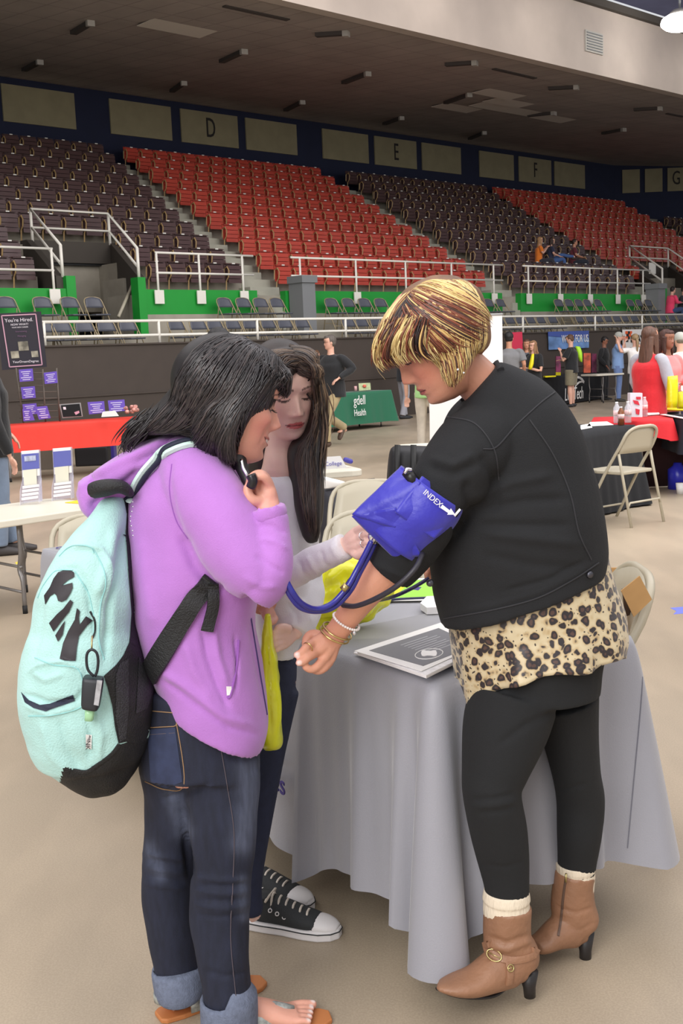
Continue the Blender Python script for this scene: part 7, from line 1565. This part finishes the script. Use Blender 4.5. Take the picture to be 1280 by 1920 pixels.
hair_locks('hair_strands', G1, 1700, M_hair1, s1, ts1, .00095, (.001, .008), seed=11, jit=.008, colf=colD([(30, 26, 29), (46, 40, 42), (62, 54, 54), (24, 20, 24)]), tipcut=.1, wav=.0015)
G1b = [[(505, 672, 2.3), (470, 725, 2.28), (425, 775, 2.27), (395, 830, 2.3), (398, 858, 2.32)], [(512, 676, 2.3), (485, 722, 2.28), (448, 775, 2.27), (425, 830, 2.28), (430, 872, 2.3)], [(518, 682, 2.3), (498, 718, 2.28), (462, 765, 2.27), (440, 820, 2.28), (440, 870, 2.3)]]
hair_locks('hair_strands', G1b, 600, M_hair1, s1, ts1, .00095, (.001, .007), seed=14, jit=.006, colf=colD([(30, 26, 29), (46, 40, 42), (62, 54, 54), (24, 20, 24)]), tipcut=.1, wav=.001)
hair_locks('hair_strands', [[(x, y, Y+.24) for x, y, Y in G_] for G_ in G1], 450, M_hair1, s1, ts1, .0014, (.001, .008), back=True, seed=12, colf=colD([(30, 26, 29), (46, 40, 42)]))
hair_locks('loose_strands', [[(270, 780, 2.36), (240, 805, 2.36), (222, 835, 2.37), (230, 850, 2.37)], [(300, 770, 2.34), (268, 812, 2.34), (245, 838, 2.35), (262, 852, 2.35)]], 90, M_hair1, s1, None, .0009, seed=13, jit=.014, colf=colD([(36, 32, 34)]), tipcut=.4)
# ---- backpack
M_mint = mat('mint_canvas', (172, 214, 210), .8, var=.05, vscale=10, bump=.3, bscale=260, sheen=.2); M_mint2 = mat('pale_mint_canvas', (206, 232, 222), .8, var=.04, vscale=10, bump=.25, bscale=260)
M_bkn = mat('black_pack_nylon', (26, 26, 28), .6, bump=.4, bscale=300); M_navy2 = mat('navy_webbing', (34, 38, 58), .7)
pk = empty('backpack', at(170, 1460, 2.35), 'mint green backpack with large black lettering worn by the girl in purple', 'backpack')
q = MB()
spans(q, [(204, 940, 240, 926, 2.40, .035), (178, 968, 244, 955, 2.39, .08), (130, 1020, 245, 1008, 2.38, .11), (100, 1066, 248, 1066, 2.37, .13), (74, 1118, 252, 1118, 2.36, .14), (64, 1180, 256, 1172, 2.36, .145), (47, 1243, 272, 1232, 2.35, .15), (41, 1300, 290, 1292, 2.35, .155), (54, 1362, 290, 1342, 2.35, .15), (80, 1414, 277, 1394, 2.36, .135), (128, 1450, 258, 1432, 2.36, .10), (172, 1470, 232, 1464, 2.37, .05)], 48, 5, 2.5)
bp = organic(q, 'pack_body', M_mint, pk, .005, 4)
crease(bp, [([(232, 990), (222, 1060), (205, 1130), (200, 1200), (196, 1250)], 7, -.010), ([(215, 980), (205, 1040), (190, 1090), (180, 1120)], 9, .009), ([(130, 1028), (160, 1022), (190, 1030), (205, 1070), (198, 1130)], 5, .008), ([(98, 1070), (140, 1064), (150, 1090)], 4, -.005), ([(148, 1060), (165, 1110), (172, 1160), (178, 1190)], 5, -.007), ([(50, 1262), (75, 1245), (120, 1240), (152, 1252), (155, 1290)], 3, .006), ([(42, 1300), (90, 1318), (145, 1312), (158, 1290)], 4, -.008), ([(46, 1320), (90, 1340), (150, 1325)], 4, .005), ([(162, 1330), (168, 1380), (166, 1430)], 4, -.006),
            ([(75, 1350), (95, 1410), (130, 1450)], 8, .005), ([(110, 1345), (125, 1400), (150, 1445)], 8, -.006), ([(240, 1000), (236, 1080), (240, 1160)], 8, .006), ([(80, 1120), (76, 1180), (60, 1240)], 7, -.005), ([(60, 1260), (85, 1275), (120, 1262)], 6, .005), ([(178, 1320), (190, 1380), (185, 1430)], 6, .005)])
wrinkle(bp, 14, .005); wrinkle(bp, 30, .002)
tp_ = bvh(bp)
z4 = lambda L_: [(30+x/4.267, 1160+y/4.267) for x, y in L_]; z6 = lambda L_: [(40+x/6.4, 940+y/6.4) for x, y in L_]
bp.data.materials.append(M_bkn)
def inpoly(p, poly):
    x, y = p[:, 0], p[:, 1]; r_ = np.zeros(len(p), bool); n = len(poly); j = n-1
    for i in range(n):
        xi, yi = poly[i]; xj, yj = poly[j]; c_ = ((yi > y) != (yj > y)) & (x < (xj-xi)*(y-yi)/(yj-yi+1e-9)+xi); r_ ^= c_; j = i
    return r_
fc_ = np.empty(len(bp.data.polygons)*3); bp.data.polygons.foreach_get('center', fc_); fpx = topx(fc_.reshape(-1, 3))
bp.data.polygons.foreach_set('material_index', inpoly(fpx, z4([(380, 1190), (560, 1218), (640, 1172), (760, 1082), (822, 1002), (880, 990), (1300, 900), (1300, 1500), (300, 1500)])).astype(int))
M_meshp = mat('black_mesh_fabric', (44, 44, 48), .6, var=.5, vscale=300, bump=.5, bscale=300)
decal('mesh_pocket', [z4([(820, 1000), (790, 860), (770, 700), (730, 540), (700, 460), (800, 370), (860, 290), (905, 190), (925, 60), (990, 180), (1060, 290), (1115, 330), (1120, 560), (1100, 800), (1040, 980), (960, 1000), (880, 985)])], tp_, M_bkn, pk, .0025)
decal('mesh_pocket', [z4([(800, 450), (830, 360), (900, 320), (905, 700), (880, 960), (830, 985), (800, 800)]), z4([(985, 300), (1030, 380), (1080, 400), (1105, 560), (1050, 720), (960, 760), (975, 500)])], tp_, M_meshp, pk, .0045)
decal('side_edge', [[(240, 935), (246, 930), (250, 1000), (254, 1100), (262, 1180), (262, 1215), (243, 1205), (247, 1150), (240, 1060), (236, 1000)]], tp_, M_bkn, pk, .0035)
M_logo = mat('black_logo_print', (38, 32, 38), .6)
logo = [z6([(270, 1130), (340, 1030), (385, 925), (440, 850), (500, 828), (520, 900), (500, 960), (490, 1010), (440, 1060), (395, 1105), (340, 1140), (285, 1240)]),
        z6([(500, 828), (600, 830), (630, 850), (636, 905), (560, 945), (488, 1005), (505, 930)]),
        z6([(395, 1105), (450, 1040), (485, 1010), (500, 1065), (540, 1048), (612, 975), (615, 1040), (585, 1110), (540, 1180), (480, 1208), (440, 1195), (420, 1130)]),
        z6([(330, 1462), (430, 1350), (500, 1290), (585, 1180), (622, 1212), (570, 1330), (540, 1310), (480, 1440), (385, 1565)]),
        z6([(405, 1610), (480, 1490), (525, 1430), (495, 1600), (438, 1685)]),
        z6([(500, 1700), (560, 1560), (640, 1420), (665, 1280), (702, 1318), (690, 1400), (668, 1535), (700, 1480), (775, 1378), (860, 1430), (790, 1490), (690, 1620), (665, 1760), (650, 1915), (605, 1915), (620, 1760), (520, 1910), (458, 1890), (480, 1790)])]
# clean polygon with the notch of the P
decal('logo_lettering', logo, tp_, M_logo, pk, .003, 4)
decal('pocket_stripe', [z4([(38, 585), (100, 650), (190, 690), (265, 700), (270, 680), (455, 610), (470, 658), (290, 720), (235, 742), (140, 715), (70, 670)])], tp_, M_navy2, pk, .003, 4)
for path in (z4([(150, 310), (300, 370), (490, 400), (540, 560), (530, 700), (300, 770), (100, 780)]), z6([(455, 660), (560, 560), (680, 525), (830, 548), (870, 620)]), z6([(200, 1160), (260, 1020), (380, 860), (470, 825), (620, 830)]), z6([(640, 840), (740, 1000), (820, 1150), (880, 1450), (870, 1600)]), z6([(860, 560), (980, 800), (1010, 1000), (950, 1250), (930, 1650), (990, 1900)])):
    ribbon('seam', [(x, y, 2.2) for x, y in path], 1.6, .001, mat('teal_seam', (150, 204, 204), .8), bp, tp_, .0006, 6)
ribbon('zipper', [(x, y, 2.2) for x, y in z6([(830, 1320), (880, 1420), (885, 1550), (850, 1640)])], 3, .002, M_bkn, bp, tp_, .001, 6)
ribbon('bottom_seam', [(x, y, 2.2) for x, y in z4([(455, 1212), (560, 1222), (640, 1176), (760, 1086), (824, 1004)])], 7, .0015, M_bkn, bp, tp_, .001, 6)
# small woven tag with lettering
tg = decal('woven_tag', [[(160.5, 1377), (172, 1378), (171.5, 1405), (161, 1403)]], tp_, M_wht, pk, .004)
h = tp_.ray_cast(Vector(CP), Vector(ray(166, 1391)).normalized()); Pn = np.array(h[0]); 
text('lettering', 'PINK', .0135, frame(Pn-FW*.007, -UPV, RT), M_logo, pk, .0004)
# straps of the pack
pth = [(243, 940, 2.3), (256, 905, 2.3), (285, 868, 2.3), (322, 843, 2.3), (360, 833, 2.3), (395, 842, 2.3), (420, 862, 2.3)]
TH = BVHTree.FromPolygons([tuple(v) for v in np.vstack([vco(hd_), vco(ho)])], [tuple(p.vertices) for p in hd_.data.polygons]+[tuple(i+len(hd_.data.vertices) for i in p.vertices) for p in ho.data.polygons])
ribbon('shoulder_strap', pth, 25, .005, M_mint2, pk, TH, .004, 7); ribbon('strap_webbing', [(x, y-.5, Y) for x, y, Y in pth], 11, .006, M_navy2, pk, TH, .0075, 7)
ribbon('lower_strap', [(284, 1262, 2.25, 46), (310, 1215, 2.25, 42), (345, 1155, 2.25, 38), (378, 1108, 2.25, 36), (398, 1085, 2.25, 34)], 38, .004, M_bkn, pk, TH, .006, 7)
ribbon('strap_end', [(400, 1092, 2.3, 20), (398, 1130, 2.3, 22), (392, 1160, 2.3, 22), (389, 1180, 2.3, 24)], 22, .004, M_bkn, pk, TH, .010, 6)
q = MB(); plimb(q, [(172, 920, 2.32, 16, .02), (195, 915, 2.31, 17, .03), (225, 912, 2.31, 13, .03), (243, 922, 2.33, 9, .02)], 16, 4); organic(q, 'top_handle', M_bkn, pk, .005, 3)
# hand gel holder
kc = empty('hand_gel_holder', at(175, 1300, 2.17), 'small black hand gel holder hanging on a loop from the backpack', 'keyring')
h = tp_.ray_cast(Vector(CP), Vector(ray(174, 1300)).normalized()); Yk = h[0].y-.028
m_ = MB(); spans(m_, [(158, 1268, 191, 1272, Yk, .016), (156, 1274, 193, 1278, Yk, .019), (154, 1318, 186, 1324, Yk, .019), (157, 1326, 183, 1330, Yk, .016)], 24, 2, 5); m_.build('holder', mat('black_silicone', (38, 40, 46), .5), kc)
m_ = MB(); m_.quadbox([at(x, y, Yk-.02) for x, y in ((182, 1275), (192, 1276), (185, 1323), (176, 1321))], (0, -.002, 0)); m_.build('label', mat('grey_label', (168, 168, 172), .5, var=.3, vscale=60), kc, smooth=False)
m_ = MB(); m_.tube([at(x, y, Yk-.005) for x, y in ((176, 1268), (165, 1256), (162, 1238), (164, 1224), (172, 1218), (181, 1224), (184, 1240), (182, 1258), (178, 1268))], .0028, 8, sub=4); m_.build('loop', mat('black_cord', (30, 32, 38), .5), kc)
m_ = MB(); m_.tube([at(173, 1192, Yk+.012), at(172, 1206, Yk+.005), at(172, 1220, Yk)], .0018, 6); m_.build('clasp', M_brass, kc)
m_ = MB(); spans(m_, [(160, 1328, 178, 1330, Yk+.003, .010), (159, 1349, 175, 1350, Yk+.004, .010)], 16, 2, 3); m_.build('gel_bottle', mat('green_gel', (176, 226, 176), .2, alpha=.8), kc)
# ---- yellow bag carried by the girl
q = MB(); spans(q, [(497, 1152, 506, 1150, 2.56, .010), (490, 1200, 513, 1196, 2.56, .03), (486, 1260, 520, 1262, 2.56, .05), (484, 1330, 525, 1330, 2.55, .06), (488, 1385, 530, 1382, 2.55, .055), (495, 1405, 528, 1400, 2.55, .03)], 28, 4, 2.6)
yb2 = organic(q, 'plastic_bag', mat('yellow_green_plastic', (222, 226, 40), .25, bump=.6, bscale=12), None, .005, 3); crease(yb2, [([(500, 1180), (506, 1260), (508, 1380)], 5, -.008), ([(515, 1220), (520, 1300), (522, 1370)], 4, .006)]); wrinkle(yb2, 22, .006); tag(yb2, 'yellow plastic bag hanging between the purple hoodie and the grey tablecloth', 'bag')
# ============================================================ girl with long brown hair behind
girl2 = empty('person', ground(510, 1735), 'girl with very long brown hair in a white long sleeved shirt holding the blue cuff', 'person')
SK_2 = (234, 196, 182)
M_skin2 = skinmat('skin_girl_two', SK_2, .45)
h2 = place_head(NOSE, (561, 780), 2.66, rot_head(24, 15, 3), .95, lid=1.0, nose=1.15)
b = MB(); h2.add(b, 150, 160, False)
plimb(b, [(532, 790, 2.76, 36, .05), (526, 840, 2.76, 30, .042), (524, 880, 2.75, 34, .05), (522, 915, 2.76, 46, .055), (522, 1000, 2.75, 44, .07), (524, 1130, 2.74, 38, .07), (518, 1230, 2.74, 34, .07), (510, 1290, 2.74, 28, .06)], 24, 3)
plimb(b, [(478, 935, 2.70, 30), (495, 1010, 2.64, 27), (520, 1075, 2.60, 24), (570, 1058, 2.56, 21), (620, 1036, 2.52, 19), (650, 1022, 2.50, 17, .017)], 16, 4)
fingers(b, at(650, 1022, 2.50), [at(668, 994, 2.455), at(672, 1008, 2.45), at(674, 1022, 2.452), at(674, 1034, 2.46)],
        [[at(680, 988, 2.41), at(690, 988, 2.385), at(697, 993, 2.375)], [at(686, 1000, 2.405), at(695, 1002, 2.38), at(700, 1007, 2.37)], [at(686, 1016, 2.41), at(693, 1018, 2.39), at(697, 1024, 2.38)], [at(684, 1030, 2.43), at(690, 1030, 2.41), at(693, 1032, 2.40)]],
        .0078, [at(662, 1034, 2.48), at(672, 1042, 2.45), at(682, 1036, 2.42), at(690, 1030, 2.40)], .014)
plimb(b, [(564, 935, 2.80, 20), (572, 1010, 2.80, 20), (574, 1080, 2.78, 21), (570, 1130, 2.72, 21), (555, 1175, 2.66, 18), (547, 1190, 2.64, 16, .015)], 16, 4)
fingers(b, at(547, 1190, 2.64), [at(530, 1184, 2.61), at(528, 1194, 2.605), at(528, 1204, 2.605), at(530, 1212, 2.61)], [[at(520, 1184, 2.59), at(512, 1188, 2.585)], [at(517, 1196, 2.585), at(509, 1200, 2.58)], [at(518, 1207, 2.585), at(511, 1211, 2.58)], [at(521, 1216, 2.59), at(516, 1220, 2.585)]], .0082, [at(542, 1180, 2.62), at(530, 1176, 2.60), at(520, 1178, 2.59)], .013)
plimb(b, [(520, 1270, 2.72, 36), (500, 1400, 2.70, 30), (482, 1530, 2.68, 24), (470, 1620, 2.66, 20), (470, 1700, 2.65, 12), (480, 1722, 2.65, 12)], 14, 3)
plimb(b, [(500, 1270, 2.80, 36), (480, 1400, 2.79, 30), (465, 1530, 2.79, 24), (462, 1600, 2.80, 20), (470, 1660, 2.80, 17)], 14, 3)
body2 = organic(b, 'body', M_skin2, girl2, .0031, 3, .4)
dk = [at(697, 1024, 2.376), at(693, 1032, 2.396)]
def nails2(V, col):
    for P in dk:
        d = np.linalg.norm(V-P, axis=1); w_ = np.clip(1-d/.007, 0, 1)[:, None]**.5; col[:] = col*(1-w_)+np.array(lin((60, 24, 36)))*w_
tint(body2, h2, SK_2, (200, 88, 92), (84, 62, 54), (40, 30, 30), (222, 140, 128), .35, iris=(70, 50, 44), shadow=(196, 146, 128), extra=nails2)
lashes(h2, body2, ln=.006)
# shirt
M_wsh = knit('white_cotton_jersey', (226, 224, 230))
q = MB()
spans(q, [(500, 884, 548, 882, 2.76, .05), (472, 912, 574, 905, 2.76, .08), (468, 970, 582, 966, 2.76, .095), (472, 1060, 584, 1060, 2.75, .095), (476, 1150, 578, 1158, 2.74, .10), (482, 1222, 552, 1232, 2.73, .10)], 32, 4, 2.3)
plimb(q, [(476, 930, 2.72, 36, .05), (493, 1010, 2.65, 36, .045), (512, 1070, 2.60, 34, .042), (548, 1075, 2.575, 30, .04), (590, 1052, 2.55, 28, .036), (625, 1036, 2.52, 27, .034), (648, 1023, 2.50, 26, .032)], 22, 5)
plimb(q, [(566, 930, 2.80, 26, .04), (572, 1010, 2.80, 26, .04), (574, 1080, 2.78, 30, .042), (574, 1125, 2.73, 34, .042), (562, 1165, 2.67, 32, .04), (553, 1186, 2.65, 29, .036)], 22, 5)
ws = organic(q, 'shirt', M_wsh, girl2, .0048, 4)
crease(ws, [([(560, 1050), (568, 1075), (585, 1090)], 5, -.005), ([(575, 1042), (588, 1065), (600, 1080)], 5, .005), ([(600, 1030), (606, 1055), (622, 1068)], 5, -.004), ([(620, 1020), (630, 1040), (645, 1058)], 4, .003), ([(540, 1130), (555, 1150), (560, 1175)], 5, -.005), ([(560, 1120), (575, 1145), (580, 1170)], 5, .005), ([(505, 1110), (530, 1118), (560, 1112)], 5, -.004)]); wrinkle(ws, 20, .004)
M_dj = mat('navy_jeans', (36, 42, 66), .85, var=.15, vscale=50, bump=.2, bscale=400)
q = MB(); spans(q, [(486, 1215, 556, 1225, 2.74, .085), (482, 1270, 556, 1272, 2.74, .1), (478, 1320, 548, 1322, 2.74, .1)], 26, 3)
plimb(q, [(520, 1290, 2.72, 42, .07), (500, 1400, 2.70, 37, .06), (482, 1530, 2.68, 30, .05), (470, 1620, 2.66, 26, .04), (468, 1672, 2.655, 23, .036), (473, 1700, 2.65, 21, .034), (476, 1712, 2.65, 20, .033)], 20, 4)
plimb(q, [(500, 1290, 2.79, 42, .07), (480, 1400, 2.79, 37, .06), (465, 1530, 2.79, 30, .05), (462, 1600, 2.80, 26, .04), (468, 1650, 2.80, 21, .035)], 20, 4)
organic(q, 'jeans', M_dj, girl2, .007, 4)
# canvas sneakers
M_canv = mat('black_canvas', (46, 48, 50), .8, bump=.3, bscale=300); M_rub = mat('white_rubber', (226, 222, 222), .5); M_lace = mat('cream_lace', (206, 196, 184), .8)
def sneaker(heel, toe, ank):
    d = nrm(toe-heel); sd = nrm(np.cross(d, Z_)); L_ = np.linalg.norm(toe-heel); k = L_/.27; e = empty('sneaker', heel); e.parent = girl2; e.matrix_parent_inverse = Matrix.Translation(-girl2.location)
    q = MB(); limb(q, [(heel+d*.012*k+Z_*.05, .022*k, .034*k), (heel+d*.05*k+Z_*.055, .033*k, .042*k), (heel+d*.11*k+Z_*.05, .036*k, .038*k), (heel+d*.17*k+Z_*.04, .043*k, .026*k), (heel+d*.215*k+Z_*.034, .042*k, .018*k)], 22, Z_, 4, 2.3); limb(q, [(heel+d*.045*k+Z_*.09, .033*k, .034*k), (heel+d*.05*k+Z_*.06, .034*k, .04*k)], 20, d, 3)
    up = organic(q, 'canvas_upper', M_canv, e, .004, 4)
    q = MB(); limb(q, [(heel+d*.195*k+Z_*.034, .041*k, .020*k), (heel+d*.225*k+Z_*.032, .041*k, .019*k), (heel+d*.25*k+Z_*.028, .034*k, .016*k), (heel+d*.268*k+Z_*.022, .02*k, .012*k)], 22, Z_, 4, 2.2); q.build('toe_cap', M_rub, e)
    prof = [(-.006, .018), (.01, .032), (.06, .037), (.12, .038), (.18, .046), (.225, .045), (.258, .033), (.276, .012)]; P = [heel+d*(x*k)+sd*w_*k for x, w_ in prof]+[heel+d*(x*k)-sd*w_*k for x, w_ in prof[::-1]]
    q = MB(); q.quadbox(P, Z_*.027); q.build('sole', M_rub, e, smooth=False, bevel=.004)
    q = MB(); q.tube([p+Z_*.021+nrm(p-heel-d*.13*k)*.0015 for p in P], .0016, 5, closed=True); q.build('sole_stripe', M_canv, e)
    for i in range(6):
        x = (.085+.020*i)*k; zt = .088-.0068*i
        q = MB(); q.tube([heel+d*(x+.004)+sd*.030*k+Z_*(zt-.020), heel+d*(x+.002)+sd*.016*k+Z_*(zt+.004), heel+d*x+Z_*(zt+.008), heel+d*(x-.002)-sd*.016*k+Z_*(zt+.004), heel+d*(x-.004)-sd*.030*k+Z_*(zt-.020)], .0034, 6, sub=3); q.build('lace', M_lace, e)
        for s_ in (1, -1):
            c = heel+d*(x+.004*s_)+sd*.033*k*s_+Z_*(zt-.022); n_ = nrm(sd*s_+Z_*.5); a1 = nrm(np.cross(n_, Z_)); a2 = np.cross(a1, n_); q = MB(); q.tube([c+n_*.003+(a1*math.cos(t)+a2*math.sin(t))*.0048 for t in np.linspace(0, 2*np.pi, 12, endpoint=False)], .0015, 5, closed=True); q.build('eyelet', M_rub, e)
    q = MB(); c = heel+d*.075*k+Z_*.092
    for s_ in (-1, 1): q.tube([c, c+sd*.02*s_+d*.008+Z_*.01, c+sd*.032*s_+Z_*(-.004), c+sd*.012*s_+d*(-.004)-Z_*.002], .003, 6, sub=4)
    q.build('lace_bow', M_lace, e)
hs = ground(462, 1733); ts_ = ground(572, 1748); sneaker(hs, hs+nrm(ts_-hs)*.262, None)
hs = ground(440, 1668)+[0, 0, 0]; ts_ = ground(530, 1692); sneaker(hs, hs+nrm(ts_-hs)*.262, None)
# long hair
M_hair2 = mat('long_brown_hair', (60, 44, 38), .36, attr='tint', spec=.6)
q = MB(); q.ell(h2.w((0, -.024, .034)), (.083*.95, .098*.95, .094*.95), 28, 18, 0, h2.M); q.ell(h2.w((0, .040, .088)), (.066, .052, .030), 24, 14, 0, h2.M)
for sx in (-1, 1): limb(q, [(h2.w((sx*.012, .088, .078)), .012, .016), (h2.w((sx*.042, .076, .066)), .014, .020), (h2.w((sx*.072, .026, .040)), .012, .022), (h2.w((sx*.079, .002, .0)), .010, .020), (h2.w((sx*.080, -.008, -.05)), .010, .020)], 16, FW, 4)
plimb(q, [(575, 680, 2.73, 22, .03), (590, 715, 2.73, 12, .035), (592, 760, 2.73, 11, .04), (586, 810, 2.74, 17, .05), (570, 850, 2.74, 33, .055), (574, 900, 2.72, 32, .05), (578, 955, 2.68, 25, .035), (583, 1000, 2.66, 18, .02), (587, 1018, 2.66, 9, .01)], 24, 5)
plimb(q, [(530, 690, 2.74, 24, .04), (512, 730, 2.74, 20, .05), (502, 800, 2.78, 26, .05), (490, 900, 2.82, 28, .05), (488, 1000, 2.85, 24, .04)], 20, 5)
plimb(q, [(552, 820, 2.82, 45, .05), (560, 900, 2.86, 48, .05), (565, 980, 2.86, 40, .04), (570, 1020, 2.86, 20, .02)], 20, 4)
s2 = organic(q, 'hair', mat('dark_brown_underlayer', (36, 27, 25), .5, var=.3, vscale=30), girl2, .005, 4)
ts2 = bvh(s2)
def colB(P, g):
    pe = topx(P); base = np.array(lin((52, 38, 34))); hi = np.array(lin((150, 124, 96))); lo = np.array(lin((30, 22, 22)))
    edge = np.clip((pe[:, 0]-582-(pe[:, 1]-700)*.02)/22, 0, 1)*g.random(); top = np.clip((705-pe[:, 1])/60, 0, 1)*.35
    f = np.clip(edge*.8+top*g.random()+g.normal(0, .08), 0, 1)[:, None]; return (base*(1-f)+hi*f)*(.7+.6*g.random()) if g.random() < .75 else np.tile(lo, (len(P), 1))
G2 = [[(556, 684, 2.66), (580, 690, 2.66), (594, 715, 2.66), (592, 770, 2.67), (588, 840, 2.66), (592, 930, 2.62), (596, 1012, 2.6)], [(555, 680, 2.66), (576, 682, 2.66), (598, 712, 2.67), (600, 780, 2.68), (602, 850, 2.67), (600, 930, 2.64), (598, 1000, 2.62)], [(556, 686, 2.65), (574, 694, 2.65), (593, 720, 2.65), (591, 780, 2.66), (572, 845, 2.65), (566, 920, 2.62), (580, 1010, 2.6)], [(556, 688, 2.65), (572, 697, 2.65), (591, 725, 2.65), (588, 790, 2.66), (548, 850, 2.66), (552, 910, 2.63), (574, 990, 2.6)]]
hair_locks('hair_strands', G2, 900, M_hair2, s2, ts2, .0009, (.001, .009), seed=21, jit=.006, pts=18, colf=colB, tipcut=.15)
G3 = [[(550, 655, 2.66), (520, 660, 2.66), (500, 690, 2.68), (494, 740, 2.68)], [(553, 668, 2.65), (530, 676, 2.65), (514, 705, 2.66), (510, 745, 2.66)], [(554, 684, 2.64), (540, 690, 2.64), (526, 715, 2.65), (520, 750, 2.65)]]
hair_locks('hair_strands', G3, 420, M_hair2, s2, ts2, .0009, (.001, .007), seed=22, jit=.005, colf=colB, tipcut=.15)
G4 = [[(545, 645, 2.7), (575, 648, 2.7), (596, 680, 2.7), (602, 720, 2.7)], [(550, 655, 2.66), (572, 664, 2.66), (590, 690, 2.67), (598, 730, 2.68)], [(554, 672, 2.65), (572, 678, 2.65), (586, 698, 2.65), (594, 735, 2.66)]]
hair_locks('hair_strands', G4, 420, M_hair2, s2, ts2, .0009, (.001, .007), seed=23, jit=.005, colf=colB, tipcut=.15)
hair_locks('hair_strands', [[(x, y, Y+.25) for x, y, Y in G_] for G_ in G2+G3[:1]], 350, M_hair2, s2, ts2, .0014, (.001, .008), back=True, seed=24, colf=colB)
hair_locks('loose_strands', [[(602, 700, 2.68), (612, 750, 2.68), (610, 800, 2.68), (596, 850, 2.67)], [(600, 760, 2.68), (604, 820, 2.68), (600, 900, 2.66), (606, 950, 2.64)]], 60, M_hair2, s2, None, .0006, seed=25, jit=.01, colf=colB, tipcut=.3)
# ---- stethoscope
sg = empty('stethoscope', at(480, 900, 2.3), 'blue and black stethoscope running from the smiling girl\'s ear to the cuff', 'stethoscope')
M_tube = mat('blue_vinyl_tubing', (44, 44, 140), .3, coat=.3); M_chr = mat('chrome', (225, 225, 230), .12, metal=1)
MB().tube([at(*p) for p in ((536, 1088, 2.24), (548, 1110, 2.24), (566, 1132, 2.26), (592, 1142, 2.29), (622, 1132, 2.31), (650, 1102, 2.32), (668, 1070, 2.33), (684, 1040, 2.33), (697, 1014, 2.33))], .0062, 10, sub=6).build('tubing', M_tube, sg)
MB().tube([at(*p) for p in ((534, 1094, 2.25), (545, 1118, 2.25), (565, 1140, 2.27), (594, 1146, 2.30), (626, 1138, 2.32), (656, 1108, 2.33), (674, 1074, 2.34), (690, 1044, 2.34), (702, 1018, 2.34))], .0062, 10, sub=6).build('tubing', M_tube, sg)
MB().tube([at(*p) for p in ((452, 862, 2.30), (456, 878, 2.29), (464, 893, 2.285), (470, 912, 2.29))], .0035, 8, sub=4).build('ear_tube', M_chr, sg)
MB().tube([at(*p) for p in ((470, 890, 2.27), (474, 902, 2.268), (470, 914, 2.27))], .010, 12, sub=3).build('ear_piece', mat('black_vinyl', (28, 26, 30), .3), sg)
m_ = MB(); c = at(704, 1006, 2.33); m_.cyl(c, c+nrm(at(695, 1004, 2.36)-c)*.014, .016, .013, 20); m_.build('chest_piece', M_chr, sg)
m_ = MB(); m_.cyl(at(706, 1002, 2.325), at(698, 1018, 2.33), .005, .005, 10); m_.ell(at(707, 1002, 2.32), (.006,)*3, 10, 8); m_.build('stem', M_chr, sg)
m_ = MB(); m_.cyl(at(642, 1106, 2.30), at(650, 1097, 2.30), .0075, .0075, 12); m_.build('gold_clip', M_brass, sg)
# finger rings
for x, y, Y in ((683, 1019, 2.408), (681, 1005, 2.405)):
    c = at(x, y, Y); ax_ = nrm(at(x+8, y, Y-.03)-c); a1 = nrm(np.cross(ax_, Z_)); a2 = np.cross(ax_, a1); m_ = MB(); m_.tube([c+(a1*math.cos(t)+a2*math.sin(t))*.0092 for t in np.linspace(0, 2*np.pi, 18, endpoint=False)], .0013, 6, closed=True); o = m_.build('ring', M_chr); tag(o, 'silver ring on a finger of the hand holding the cuff', 'ring', 'silver rings on the holding hand')
# ============================================================ every label and parent is set; nothing else is hidden or held back
